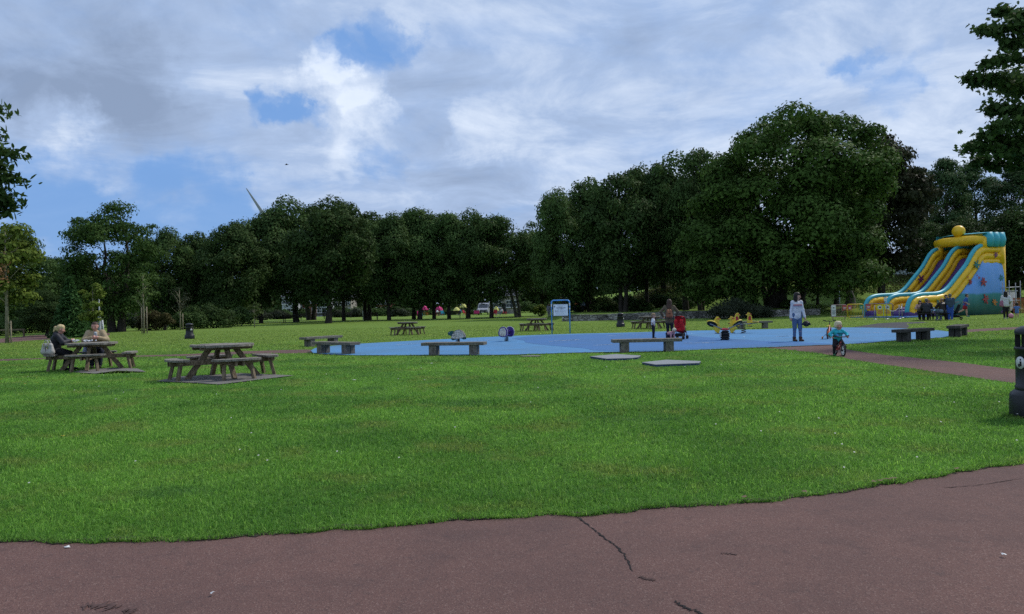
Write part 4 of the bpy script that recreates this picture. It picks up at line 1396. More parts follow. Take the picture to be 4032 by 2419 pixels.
# ------------------------------------------------------------------ litter bins
def bin_proto():
    root = empty("litter_bin")
    mb = MB(); mb.lathe([(0.275, 0.0), (0.28, 0.02), (0.275, 0.21), (0.262, 0.235), (0.225, 0.262)], 28); mb.build("base", M_black, root)
    mb = MB(); mb.lathe([(0.215, 0.255), (0.222, 0.27), (0.222, 0.30), (0.212, 0.31), (0.212, 0.66), (0.222, 0.665), (0.222, 0.69), (0.21, 0.695)], 28); mb.build("body", M_black, root)
    mb = MB()
    for k in range(4):
        a = math.pi / 4 + k * math.pi / 2
        mb.box((0.185 * math.cos(a), 0.185 * math.sin(a), 0.76), (0.05, 0.03, 0.15), a)
    mb.lathe([(0.15, 0.69), (0.15, 0.84)], 16)
    mb.build("opening", M_blackm, root)
    mb = MB(); mb.lathe([(0.212, 0.82), (0.217, 0.845), (0.205, 0.872), (0.16, 0.898), (0.085, 0.914), (0.0, 0.918)], 28); mb.build("hood", M_black, root)
    # badge with a plain figure dropping litter
    for a in (R(-100), R(-20)):
        M = Matrix.Rotation(a, 4, 'Z') @ Matrix.Translation((0.214, 0, 0.54)) @ Matrix.Rotation(R(90), 4, 'Y')
        mb = MB(); mb.lathe([(0.0, 0.0), (0.062, 0.0), (0.062, 0.004), (0.0, 0.005)], 20, M=M); o = mb.build("badge", M_label, root)
        mb = MB(); mb.box((0.010, 0.008, 0.0065), (0.05, 0.022, 0.003), M=M); mb.box((0.028, -0.016, 0.0065), (0.03, 0.016, 0.003), M=M); mb.sphere((-0.032, 0.006, 0.006), (0.011, 0.011, 0.003), 8, 5, M=M)
        mb.build("symbol", M_blackm, o)
    return root


BN = "black litter bins"
b0 = bin_proto()
b0.location = G(259.3, 463.6); b0.rotation_euler = (0, 0, R(60)); tag(b0, "black litter bin standing on the lawn beyond the picnic tables at left", "litter bin", BN)
b1 = copy_tree(b0); b1.location = G(848.5, 447.4); b1.rotation_euler = (0, 0, R(75)); tag(b1, "black litter bin in front of the stone wall", "litter bin", BN)
b2 = copy_tree(b0); b2.location = ground_at(1421, 9.75); b2.scale = (1.14, 1.14, 1.235); b2.rotation_euler = (0, 0, R(-72)); tag(b2, "tall black litter bin cut by the right edge of the picture", "litter bin", BN)

# ------------------------------------------------------------------ notice board
def text_mesh(s, size, M, mb_parent, m, align='CENTER', bold=0.0):
    cu = bpy.data.curves.new("lettering", 'FONT'); cu.body = s; cu.size = size; cu.align_x = align; cu.align_y = 'CENTER'; cu.extrude = 0.0008; cu.offset = bold; cu.resolution_u = 2
    o = bpy.data.objects.new("lettering", cu); COL.objects.link(o)
    bpy.context.view_layer.update()
    dg = bpy.context.evaluated_depsgraph_get()
    me = bpy.data.meshes.new_from_object(o.evaluated_get(dg)); me.name = "lettering"
    bpy.data.objects.remove(o); bpy.data.curves.remove(cu)
    me.transform(M)
    me.materials.clear()
    return mesh_obj("lettering", me, m, mb_parent)


M_ink = mat("dark_ink", (0.03, 0.035, 0.05), 0.7, 0.05, 10)
M_inkgrey = mat("grey_ink", (0.22, 0.24, 0.27), 0.7, 0.05, 10)
M_panel = mat("sign_white", (0.78, 0.81, 0.84), 0.4, 0.05, 6)


def notice_board():
    l, r_ = G(754.6, 456.8), G(779.6, 456.0)
    c = (l + r_) / 2; c.z = 0
    yaw = math.atan2(r_.y - l.y, r_.x - l.x) * 0.3
    W = 0.96; Ht = 1.76; rad = 0.034
    o = empty("notice_board", c, yaw, "white notice board in a blue tubular arch at the edge of the play surface", "notice board")
    cr = 0.13; pts = [(-W / 2, 0, -0.2), (-W / 2, 0, Ht - cr)]
    for k in range(1, 7):
        a = math.pi - k / 6 * math.pi / 2; pts.append((-W / 2 + cr + cr * math.cos(a), 0, Ht - cr + cr * math.sin(a)))
    for k in range(0, 7):
        a = math.pi / 2 - k / 6 * math.pi / 2; pts.append((W / 2 - cr + cr * math.cos(a), 0, Ht - cr + cr * math.sin(a)))
    pts.append((W / 2, 0, -0.2))
    MB().tube(pts, rad, 12).build("frame", M_blue_tube, o)
    f = MB().box((0, 0, 1.245), (0.82, 0.03, 0.65), bev=0.006).build("panel_backing", M_black, o)
    p = MB().box((0, -0.018, 1.245), (0.765, 0.008, 0.60)).build("panel", M_panel, f)
    for x in (-0.2, 0.27): MB().box((x, 0, 1.62), (0.02, 0.02, 0.14)).build("hanger", M_dsteel, o)
    for x, z in ((-W / 2, 1.42), (W / 2, 1.46), (W / 2, 1.27)):
        MB().lathe([(rad + 0.002, z), (rad + 0.002, z + (0.15 if z > 1.3 else 0.09))], 14, M=Matrix.Translation((x, 0, 0))).build("sticker", M_label, o)
    base = Matrix.Translation((0, -0.0235, 0)) @ Matrix.Rotation(R(90), 4, 'X')
    def put(s, x, z, size, m=M_ink, bold=0.0): text_mesh(s, size, base @ Matrix.Translation((x, z, 0)), f, m, bold=bold)
    put("WELCOME TO", 0.01, 1.405, 0.040, bold=0.0012); put("RIDLEY PARK WATER", 0.01, 1.362, 0.052, bold=0.0018); put("PLAY FACILITY", 0.01, 1.305, 0.052, bold=0.0018)
    mb = MB(); r = np.random.default_rng(9)
    def line(x0, x1, z, h=0.008):
        x = x0
        while x < x1:
            w = r.uniform(0.015, 0.05); mb.box(((x + min(x + w, x1)) / 2, -0.0235, z), (min(w, x1 - x), 0.002, h)); x += w + 0.012
    line(-0.17, 0.19, 1.505, 0.016); line(-0.14, 0.16, 1.455, 0.007)
    for z, a, b in ((1.255, -0.30, 0.10), (1.232, -0.32, -0.10), (1.205, -0.14, 0.30), (1.178, -0.14, 0.22), (1.152, -0.14, 0.17), (1.126, -0.16, 0.35), (1.075, -0.28, -0.14), (1.05, -0.28, 0.14), (1.025, -0.28, 0.33), (0.975, -0.33, 0.34)): line(a, b, z)
    for k in range(6): mb.box((-0.30 + k * 0.026, -0.0235, 1.165), (0.012, 0.002, 0.085 if k % 3 else 0.06))
    mb.build("small_print", M_inkgrey, f)
    mb = MB(); mb.sphere((-0.325, -0.022, 1.43), (0.04, 0.003, 0.055), 12, 6); mb.box((-0.325, -0.024, 1.43), (0.035, 0.004, 0.045)); mb.build("crest", M_inkgrey, f)


notice_board()

# ------------------------------------------------------------------ springs and riders
def coil(mb, c, r0, r1, h, turns, wire, n=16):
    pts = []
    for k in range(int(turns * n) + 1):
        t = k / (turns * n); a = t * turns * 2 * math.pi; rr = r0 + (r1 - r0) * t
        pts.append((c[0] + rr * math.cos(a), c[1] + rr * math.sin(a), c[2] + h * t))
    mb.tube(pts, wire, 6)


def outline(poly, n=4):
    P = [np.array(p, float) for p in poly]; out = []; m = len(P)
    for k in range(m):
        a, b, c, d = P[k - 1], P[k], P[(k + 1) % m], P[(k + 2) % m]
        for s in range(n):
            t = s / n
            out.append(tuple(0.5 * ((2 * b) + (-a + c) * t + (2 * a - 5 * b + 4 * c - d) * t * t + (-a + 3 * b - 3 * c + d) * t ** 3)))
    return out


def turtle():
    g = G(626, 468.6)
    o = empty("spring_rider", g, R(-8), "turtle-shaped spring rider with a beige shell and dark green head", "spring rider")
    mb = MB(); coil(mb, (0, 0, 0.0), 0.085, 0.085, 0.17, 4, 0.012); mb.box((0, 0, 0.005), (0.24, 0.24, 0.012)); mb.build("spring", M_dsteel, o)
    MB().box((0, 0, 0.20), (0.34, 0.26, 0.05), bev=0.01).build("seat", M_teal, o)
    MB().tube([(-0.14, -0.2, 0.40), (-0.14, 0.2, 0.40)], 0.014, 8).build("handlebar", M_dsteel, o)
    head = outline([(-0.40, 0.40), (-0.36, 0.33), (-0.27, 0.30), (-0.20, 0.22), (-0.14, 0.30), (-0.19, 0.46), (-0.25, 0.50), (-0.34, 0.48)])
    foot1 = outline([(-0.24, 0.22), (-0.235, 0.12), (-0.12, 0.12), (-0.10, 0.20), (-0.17, 0.26)])
    foot2 = outline([(0.18, 0.20), (0.24, 0.15), (0.32, 0.13), (0.335, 0.19), (0.29, 0.27), (0.2, 0.26)])
    shell = outline([(-0.25, 0.20), (-0.21, 0.34), (-0.12, 0.47), (0.02, 0.545), (0.15, 0.51), (0.27, 0.39), (0.325, 0.27), (0.27, 0.215), (0.05, 0.165), (-0.15, 0.18)])
    for s in (-1, 1):
        y = s * 0.15
        b = MB(); b.prism(shell, y - 0.012, y + 0.012)
        side = b.build("shell_panel", M_beige, o)
        b = MB()
        for q in (head, foot1, foot2): b.prism(q, y - 0.009, y + 0.009)
        b.build("head_and_feet", M_teal, o)
        b = MB(); yy = y + s * 0.013
        def ln(pts, w=0.008): b.tube([(x, yy, z) for x, z in pts], w * 0.6, 4)
        ln(shell + [shell[0]], 0.012); ln([(-0.22, 0.31), (-0.05, 0.285), (0.12, 0.29), (0.29, 0.345)]); ln([(-0.125, 0.455), (0.0, 0.435), (0.14, 0.455), (0.2, 0.48)])
        for q in ([(-0.10, 0.445), (-0.135, 0.30)], [(-0.01, 0.435), (-0.02, 0.285)], [(0.08, 0.44), (0.10, 0.29)], [(0.17, 0.46), (0.22, 0.32)], [(-0.16, 0.30), (-0.19, 0.19)], [(-0.06, 0.285), (-0.06, 0.17)], [(0.05, 0.285), (0.06, 0.17)], [(0.16, 0.30), (0.19, 0.20)]): ln(q)
        b.build("shell_line", M_dsteel, side)
        b = MB(); b.sphere((-0.335, y + s * 0.01, 0.435), (0.016, 0.004, 0.016), 8, 6); b.build("eye", M_label, o)
        b = MB()
        for x, z in ((0.01, 0.49), (-0.1, 0.215), (0.12, 0.215), (0.18, 0.40)): b.sphere((x, y + s * 0.013, z), (0.013, 0.008, 0.013), 8, 5)
        b.build("bolt", M_dsteel, side)


turtle()


def purple_rider():
    g = G(692.5, 467.0)
    o = empty("spring_rider", g, R(-38), "purple spring rider with a beige face on a black spring", "spring rider")
    mb = MB(); coil(mb, (0, 0, 0), 0.085, 0.075, 0.25, 4.5, 0.013); mb.box((0, 0, 0.005), (0.24, 0.24, 0.012)); mb.build("spring", M_blackm, o)
    MB().box((0, 0.02, 0.29), (0.22, 0.40, 0.05), bev=0.01).build("seat", M_purple, o)
    MB().box((0, 0.02, 0.44), (0.24, 0.44, 0.03), bev=0.01).build("seat_back", M_purple, o)
    for s, y in ((-1, -0.24), (1, 0.24)):
        pr = outline([(-0.24, 0.36), (-0.20, 0.24), (-0.08, 0.2), (0.12, 0.2), (0.22, 0.27), (0.25, 0.42), (0.19, 0.57), (0.06, 0.63), (-0.1, 0.61), (-0.2, 0.5)])
        pn = MB().prism(pr, y - 0.012, y + 0.012).build("side_panel", M_purple, o)
        n = 40; sc = []
        inner = outline([(-0.19, 0.38), (-0.15, 0.27), (-0.06, 0.235), (0.10, 0.235), (0.17, 0.29), (0.19, 0.42), (0.14, 0.54), (0.04, 0.59), (-0.1, 0.56), (-0.15, 0.48)], 5)
        cx, cz = 0.0, 0.41
        for k, (x, z) in enumerate(inner):
            f = 1.0 + 0.05 * (1 if k % 2 else -1); sc.append((cx + (x - cx) * f, cz + (z - cz) * f))
        a = MB().prism(sc, y + s * 0.013, y + s * 0.017).build("face_board", M_beige, pn)
        b = MB()
        for x, z in ((-0.07, 0.29), (0.04, 0.285), (0.05, 0.5), (-0.02, 0.56)): b.sphere((x, y + s * 0.018, z), (0.016, 0.008, 0.016), 8, 5)
        b.build("bolt", M_dsteel, pn)
        b = MB(); b.tube([(x, y - s * 0.014, z) for x, z in pr + [pr[0]]], 0.009, 5); b.build("edge_trim", M_label, pn)
    MB().tube([(-0.05, -0.34, 0.5), (-0.05, 0.3, 0.5)], 0.015, 8).build("handlebar", M_label, o)


purple_rider()

BIRD = outline([(-0.04, 0.0), (0.10, 0.10), (0.13, 0.30), (0.10, 0.46), (0.05, 0.56), (0.0, 0.60), (-0.05, 0.585), (-0.075, 0.53), (-0.13, 0.50), (-0.07, 0.47), (-0.06, 0.38), (-0.09, 0.22)], 3)


def bird_rider(g, yaw, label, tilt, fat):
    o = empty("spring_rider", g, yaw, label, "spring rider", "yellow bird riders")
    hub = 0.42 if fat else 0.46
    mb = MB()
    if fat:
        coil(mb, (0, 0, 0.0), 0.15, 0.16, 0.20, 2.6, 0.028, 18); coil(mb, (0, 0, 0.20), 0.16, 0.13, 0.16, 2.2, 0.026, 18)
    else:
        coil(mb, (0, 0, 0.0), 0.10, 0.10, 0.44, 5, 0.016)
    mb.lathe([(0.17, 0.0), (0.17, 0.012)], 18)
    mb.build("spring", M_dsteel, o)
    if fat:
        mb = MB(); mb.lathe([(0.12, 0.02), (0.145, 0.1), (0.11, 0.19), (0.135, 0.28), (0.10, 0.38)], 16); mb.build("spring_core", M_blackm, o)
        mb = MB(); mb.lathe([(0.16, 0.395), (0.165, 0.42), (0.13, 0.455), (0.06, 0.475), (0, 0.477)], 18); mb.build("hub_cap", M_red, o)
        for s in (-1, 1): MB().box((s * 0.17, 0.02, 0.22), (0.03, 0.12, 0.16), bev=0.008).build("guard_plate", M_label, o)
    for s in (-1, 1):
        c, sn = math.cos(tilt), math.sin(tilt)
        def A(u, y, w): return Vector((s * (u * c - w * sn), y, hub + u * sn + w * c))
        mb = MB(); mb.beam(A(0.03, 0, -0.03), A(0.66, 0, -0.03), 0.09, 0.035, A(0, 0, 1) - A(0, 0, 0), bev=0.005); mb.build("arm", M_grey, o)
        # oval seat
        v = []; n = 16; ra = R(38) if fat else R(8)
        def B(u, y, w): return A(u, y * math.cos(ra) + w * math.sin(ra), -y * math.sin(ra) + w * math.cos(ra))
        for zz in (-0.012, 0.028):
            for k in range(n): v.append(B(0.56 + 0.23 * math.cos(2 * math.pi * k / n), 0.16 * math.sin(2 * math.pi * k / n), zz))
        f = [tuple(range(n)), tuple(range(n, 2 * n))] + [(k, (k + 1) % n, n + (k + 1) % n, n + k) for k in range(n)]
        mb = MB(); mb.add(v, f); st = mb.build("seat", M_yellow, o)
        v2 = [B(0.56 + 0.205 * math.cos(2 * math.pi * k / n), 0.138 * math.sin(2 * math.pi * k / n), zz) for zz in (-0.035, -0.0125) for k in range(n)]
        mb = MB(); mb.add(v2, f); mb.build("seat_underside", M_blackm, st)
        # bird shaped board standing across the arm
        Mb = Matrix(((s, 0, 0, s * 0.30), (0, 1, 0, 0), (0, 0, 1, hub - 0.14), (0, 0, 0, 1)))
        bd = MB().prism([(x * 1.22, z * 1.08) for x, z in BIRD], -0.016, 0.016, M=Mb).build("bird_board", M_yellow, o)
        if not fat: MB().prism([(-0.05, 0.30), (0.10, 0.28), (0.09, 0.46), (0.03, 0.5), (-0.05, 0.42)], -0.0195, 0.0195, M=Mb).build("wing_patch", M_red, bd)
        mb = MB(); mb.tube([Mb @ Vector((0.0, -0.17, 0.56)), Mb @ Vector((0.0, 0.17, 0.56))], 0.016, 8)
        for q in (-0.17, 0.17): mb.sphere(tuple(Mb @ Vector((0.0, q, 0.56))), 0.028, 8, 6)
        mb.build("handlebar", M_red, o)
        mb = MB(); mb.tube([Mb @ Vector((0.02, -0.2, 0.0)), Mb @ Vector((0.02, 0.2, 0.0))], 0.017, 8); mb.build("footrest", M_dsteel, o)


bird_rider(G(991.3, 465.4), R(8), "nearer yellow bird seesaw rider with raised arms on a thick striped spring", R(24), True)
bird_rider(G(1016.6, 456.0), R(14), "further yellow and red bird seesaw rider on a slim coil spring", R(3), False)

# ------------------------------------------------------------------ stone wall
def stone_wall():
    m = bpy.data.materials.new("rubble_stone"); nt, N, L = nodes_of(m)
    b = N["Principled BSDF"]; b.inputs["Roughness"].default_value = 0.95
    tc = N.new("ShaderNodeTexCoord"); mp = N.new("ShaderNodeMapping"); mp.inputs["Scale"].default_value = (2.2, 2.2, 4.5)
    L.new(tc.outputs["Object"], mp.inputs["Vector"])
    vo = N.new("ShaderNodeTexVoronoi"); vo.inputs["Scale"].default_value = 1.0; L.new(mp.outputs["Vector"], vo.inputs["Vector"])
    ve = N.new("ShaderNodeTexVoronoi"); ve.feature = 'DISTANCE_TO_EDGE'; ve.inputs["Scale"].default_value = 1.0; L.new(mp.outputs["Vector"], ve.inputs["Vector"])
    sc = N.new("ShaderNodeSeparateColor"); L.new(vo.outputs["Color"], sc.inputs[0])
    rp = N.new("ShaderNodeValToRGB"); e = rp.color_ramp.elements; e[0].color = (0.18, 0.17, 0.155, 1); e[1].color = (0.46, 0.44, 0.40, 1); L.new(sc.outputs[0], rp.inputs["Fac"])
    mr = N.new("ShaderNodeMapRange"); mr.inputs["From Max"].default_value = 0.09; L.new(ve.outputs["Distance"], mr.inputs["Value"])
    nz = N.new("ShaderNodeTexNoise"); nz.inputs["Scale"].default_value = 0.5; L.new(tc.outputs["Object"], nz.inputs["Vector"])
    mx = N.new("ShaderNodeMix"); mx.data_type = 'RGBA'; L.new(mr.outputs["Result"], mx.inputs["Factor"]); mx.inputs["A"].default_value = (0.03, 0.028, 0.024, 1); L.new(rp.outputs["Color"], mx.inputs["B"])
    r2 = N.new("ShaderNodeMapRange"); r2.inputs["From Min"].default_value = 0.4; r2.inputs["From Max"].default_value = 0.62; r2.inputs["To Min"].default_value = 0.35; r2.inputs["To Max"].default_value = 1.0; L.new(nz.outputs["Fac"], r2.inputs["Value"])
    cb = N.new("ShaderNodeCombineColor")
    for k in range(3): L.new(r2.outputs["Result"], cb.inputs[k])
    mu = N.new("ShaderNodeMix"); mu.data_type = 'RGBA'; mu.blend_type = 'MULTIPLY'; mu.inputs["Factor"].default_value = 1; L.new(mx.outputs["Result"], mu.inputs["A"]); L.new(cb.outputs["Color"], mu.inputs["B"])
    L.new(mu.outputs["Result"], b.inputs["Base Color"])
    bp = N.new("ShaderNodeBump"); bp.inputs["Strength"].default_value = 0.8; bp.inputs["Distance"].default_value = 0.05; L.new(mr.outputs["Result"], bp.inputs["Height"]); L.new(bp.outputs["Normal"], b.inputs["Normal"])
    r = np.random.default_rng(4); mb = MB(); x = 4.6
    while x < 28.0:
        w = r.uniform(1.2, 2.6); h = 0.60 + r.uniform(-0.07, 0.09)
        mb.box((x + w / 2, 72.62 + r.uniform(-0.03, 0.03), h / 2 - 0.1), (w + 0.02, 0.38 + r.uniform(0, .06), h + 0.2), bev=0.03); x += w
    o = mb.build("stone_wall", m)
    tag(o, "low rubble stone retaining wall in front of the trees", "wall")


stone_wall()
# ------------------------------------------------------------------ inflatable slide
def pvc(name, col, v=0.06): return mat(name, col, 0.42, v, 4, 0.12, 5, spec=0.4)
M_iy = pvc("yellow_pvc", (0.82, 0.48, 0.014)); M_it = pvc("turquoise_pvc", (0.045, 0.36, 0.43)); M_ip = pvc("purple_pvc", (0.075, 0.034, 0.155)); M_ib = pvc("blue_pvc", (0.05, 0.16, 0.42))
M_ist = pvc("splash_teal", (0.012, 0.16, 0.14)); M_isr = pvc("splash_red", (0.33, 0.03, 0.03)); M_isp = pvc("splash_plum", (0.16, 0.03, 0.10)); M_iso = pvc("splash_orange", (0.5, 0.16, 0.01))


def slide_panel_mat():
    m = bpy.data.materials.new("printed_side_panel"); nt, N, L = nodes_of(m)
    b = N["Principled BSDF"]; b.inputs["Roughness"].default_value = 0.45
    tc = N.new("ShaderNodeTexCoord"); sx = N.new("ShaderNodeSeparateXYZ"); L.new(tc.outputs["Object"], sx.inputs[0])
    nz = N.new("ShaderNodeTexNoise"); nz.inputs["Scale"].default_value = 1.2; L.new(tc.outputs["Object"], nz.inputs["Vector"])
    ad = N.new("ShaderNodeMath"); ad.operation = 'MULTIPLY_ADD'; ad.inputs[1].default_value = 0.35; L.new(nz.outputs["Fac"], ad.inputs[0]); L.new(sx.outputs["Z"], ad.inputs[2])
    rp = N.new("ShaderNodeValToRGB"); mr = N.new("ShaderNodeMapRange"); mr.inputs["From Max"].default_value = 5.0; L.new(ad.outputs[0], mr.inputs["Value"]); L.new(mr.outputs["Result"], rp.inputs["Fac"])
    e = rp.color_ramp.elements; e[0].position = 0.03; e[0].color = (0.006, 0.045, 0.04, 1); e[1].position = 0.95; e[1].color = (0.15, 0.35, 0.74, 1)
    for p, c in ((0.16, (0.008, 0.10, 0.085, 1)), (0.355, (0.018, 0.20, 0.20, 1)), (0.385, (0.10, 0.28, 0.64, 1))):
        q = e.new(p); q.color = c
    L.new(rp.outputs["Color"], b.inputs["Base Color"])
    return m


def star(n, r0, r1, seed):
    r = np.random.default_rng(seed); out = []
    for k in range(n):
        a = 2 * math.pi * k / n + r.normal(0, 0.12); q = r1 * r.uniform(0.75, 1.2)
        for da, f in ((-0.16 * 6 / n, 0.93), (0, 1.05), (0.16 * 6 / n, 0.93)): out.append((q * f * math.cos(a + da), q * f * math.sin(a + da)))
        b = a + math.pi / n
        out.append((r0 * math.cos(b), r0 * math.sin(b)))
    return out


def slide():
    yaw = R(25); o = empty("inflatable_slide", (30.0, 59.4, 0), yaw, "tall yellow and turquoise inflatable slide with a blue painted side", "inflatable slide")
    prof = [(-0.30, 0.02), (-0.36, 0.55), (-0.18, 1.12), (0.22, 1.50), (0.85, 1.67), (1.7, 1.72), (2.7, 1.74), (3.5, 1.86), (4.3, 2.25), (5.35, 3.1), (6.4, 3.98), (7.15, 4.85), (7.7, 5.3), (8.35, 5.52), (9.4, 5.55), (10.6, 5.55)]
    S = outline_open(prof, 4)
    def off(d):
        out = []
        for k, p in enumerate(S):
            t = np.array(S[min(k + 1, len(S) - 1)]) - np.array(S[max(k - 1, 0)]); t = t / np.linalg.norm(t)
            n = np.array([t[1], -t[0]])
            q = np.array(p) + n * d
            if out and (q[0] < out[-1][0] - 0.02 and k > 8): continue
            out.append((q[0], max(q[1], 0.05)))
        return out
    W = 3.85
    for name, y in (("right", 0.0), ("middle", W / 2), ("left", W)):
        w = MB().tube([(v, y, h) for v, h in S], 0.165, 12).build("wall_ridge", M_it, o)
        for d in (0.36, 0.86):
            P = off(d)
            MB().tube([(v, y - (0.05 if y == 0 else 0), h) for v, h in P], [0.285 * (.90 if q % 4 == 0 else 1.0) for q in range(len(P))], 12).build("wall_tube", M_iy, w)
        if y == 0 or y == W:
            P = [p for p in off(1.30) if p[0] > 7.2]
            MB().tube([(v, y - (0.03 if y == 0 else 0), h) for v, h in P], 0.26, 12).build("wall_tube", M_iy, w)
    # lanes
    P = off(1.02)
    for y0, y1 in ((0.25, W / 2 - 0.25), (W / 2 + 0.25, W - 0.25)):
        mb = MB(); v = []; n = 5
        for q, (a, h) in enumerate(P):
            for k in range(n):
                t = k / (n - 1); v.append((a, y0 + (y1 - y0) * t, h + 0.10 * (2 * t - 1) ** 2))
        f = [(q * n + k, q * n + k + 1, (q + 1) * n + k + 1, (q + 1) * n + k) for q in range(len(P) - 1) for k in range(n - 1)]
        mb.add(v, f, True); mb.build("slide_lane", M_ip, o)
        MB().tube([(-0.2, y0 - 0.1, 0.26), (-0.2, y1 + 0.1, 0.26)], 0.28, 10).build("landing_cushion", M_ip, o)
    mb = MB(); mb.box((0.0, W / 2, 0.06), (2.6, W + 1.5, 0.12), bev=0.05); mb.build("landing_mat", M_ib, o)
    # base under the lanes
    mb = MB(); mb.tube([(-0.6, -0.15, 0.2), (10.6, -0.15, 0.2)], 0.22, 10); mb.build("base_tube", M_ip, o)
    # side panel, slightly ballooned
    top = [p for p in off(1.16)]
    tx = np.array([p[0] for p in top]); ty = np.array([p[1] for p in top]); od = np.argsort(tx)
    for ys, nm in ((-1, "side_panel"), (1, "side_panel")):
        nv, nh = 34, 14; v = []
        for a in range(nv):
            vv = 2.3 + (10.75 - 2.3) * a / (nv - 1)
            ht = np.interp(vv, tx[od], ty[od]) + 0.1
            if vv > 8.2: ht = min(ht, 4.2)
            for b in range(nh):
                s = b / (nh - 1)
                bul = (math.sin(math.pi * min(1, s * 0.92 + 0.08)) ** 0.5) * min(1, ht / 1.5) * 0.34 * min(1.0, (1 - a / (nv - 1)) * 6 + 0.05) ** 0.5 + 0.03 * math.sin(a * 1.57)
                y = -0.22 - bul if ys < 0 else W + 0.22 + bul
                v.append((vv, y, 0.03 + (ht - 0.03) * s))
        f = [(a * nh + b, (a + 1) * nh + b, (a + 1) * nh + b + 1, a * nh + b + 1) for a in range(nv - 1) for b in range(nh - 1)]
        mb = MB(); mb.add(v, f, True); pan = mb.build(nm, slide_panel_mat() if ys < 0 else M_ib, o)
        if ys < 0: pan_r = pan
    # back wall and tower
    mb = MB(); nb = 7
    for k in range(nb): mb.tube([(10.65, W * k / (nb - 1), 0.0), (10.65, W * k / (nb - 1), 6.2)], 0.36, 12)
    mb.build("back_wall", M_iy, o)
    MB().tube([(10.45, -0.12, 4.1), (10.45, -0.12, 5.7)], 0.30, 12).build("corner_post", M_iy, o)
    for y in (0.05, W - 0.02):
        mb = MB(); mb.tube([(8.55, y, 4.7 if y > 1 else 5.3), (8.55, y, 6.15)], 0.33, 12); mb.build("arch_post", M_iy, o)
    MB().tube([(8.45, -0.18, 5.98), (8.38, 0.6, 6.0), (8.36, W / 2, 6.0), (8.38, W - 0.6, 6.0), (8.45, W + 0.18, 5.98)], [0.30, 0.40, 0.42, 0.40, 0.30], 14).build("arch_beam", M_iy, o)
    mb = MB(); v = []; n = 12; m = 10
    for a in range(n):
        for b in range(m):
            s, t = a / (n - 1), b / (m - 1)
            v.append((8.35 + 2.5 * s, -0.28 + (W + 0.56) * t, 6.36 + 0.28 * math.sin(math.pi * (0.1 + 0.8 * s)) ** 0.6 * (0.75 + 0.25 * math.sin(math.pi * t)) + 0.05 * math.cos(3 * 2 * math.pi * s)))
    f = [(a * m + b, (a + 1) * m + b, (a + 1) * m + b + 1, a * m + b + 1) for a in range(n - 1) for b in range(m - 1)]
    mb.add(v, f, True); mb.build("roof", M_it, o)
    for y in (-0.1, W + 0.1):
        mb = MB()
        for k in range(3): mb.tube([(9.0 + k * 0.72, y, 5.45), (9.0 + k * 0.72, y * 1.5 if y < 0 else y + 0.05, 6.0), (9.0 + k * 0.72, y, 6.56)], [0.36, 0.43, 0.36], 14)
        mb.build("roof_side", M_it, o)
    mb = MB(); mb.sphere((8.45, 2.0, 6.85), (0.44, 0.53, 0.48), 20, 14); mb.build("dome", M_iy, o)
    # paint splashes
    def splash(v, h, y, s, m, seed, parent, n=6, tilt=0.0):
        M = Matrix.Translation((v, y, h)) @ Matrix.Rotation(tilt, 4, 'X')
        MB().prism([(a * s, b * s) for a, b in star(n, 0.34, 1.0, seed)], -0.012, 0.012, M=M).build("splash_mark", m, parent)
    splash(7.15, 3.95, -0.385, 0.36, M_ist, 1, o); splash(6.4, 2.62, -0.372, 0.24, M_isr, 2, o); splash(6.1, 3.0, -0.375, 0.09, M_isr, 3, o)
    splash(7.6, 2.62, -0.625, 0.40, M_isr, 4, pan_r); splash(7.05, 2.95, -0.625, 0.12, M_isr, 5, pan_r); splash(7.8, 1.25, -0.62, 0.40, M_isr, 6, pan_r); splash(9.9, 2.9, -0.56, 0.28, M_ist, 7, pan_r); splash(6.85, 3.12, -0.60, 0.07, M_isr, 8, pan_r); splash(8.9, 1.0, -0.62, 0.3, M_iso, 18, pan_r)
    splash(5.8, 3.0, W - 0.37, 0.36, M_isp, 9, o); splash(4.3, 1.95, W - 0.37, 0.32, M_ist, 10, o); splash(3.9, 1.1, W - 0.37, 0.2, M_iso, 11, o); splash(1.4, 1.2, -0.36, 0.26, M_isp, 12, o); splash(2.6, 1.15, -0.36, 0.16, M_ist, 13, o); splash(9.6, 4.75, -0.34, 0.26, M_isp, 14, o)


def outline_open(pts, n):
    P = [np.array(p, float) for p in pts]; P = [2 * P[0] - P[1]] + P + [2 * P[-1] - P[-2]]; out = []
    for k in range(1, len(P) - 2):
        for s in range(n):
            t = s / n; a, b, c, d = P[k - 1:k + 3]
            out.append(tuple(0.5 * ((2 * b) + (-a + c) * t + (2 * a - 5 * b + 4 * c - d) * t * t + (-a + 3 * b - 3 * c + d) * t ** 3)))
    out.append(tuple(P[-2])); return out


slide()

# ------------------------------------------------------------------ crowd barriers in front of the slide
M_by = mat("yellow_steel", (0.62, 0.44, 0.015), 0.4, 0.1, 10); M_bp = mat("dull_pink_steel", (0.26, 0.17, 0.155), 0.5, 0.15, 10); M_bg = mat("mauve_grey_steel", (0.16, 0.14, 0.17), 0.5, 0.15, 10)
M_sr = mat("sign_red", (0.48, 0.10, 0.11), 0.5, 0.05, 10); M_sg = mat("sign_green", (0.02, 0.20, 0.10), 0.5, 0.05, 10); M_sy = mat("sign_yellow", (0.66, 0.55, 0.02), 0.5, 0.05, 10)


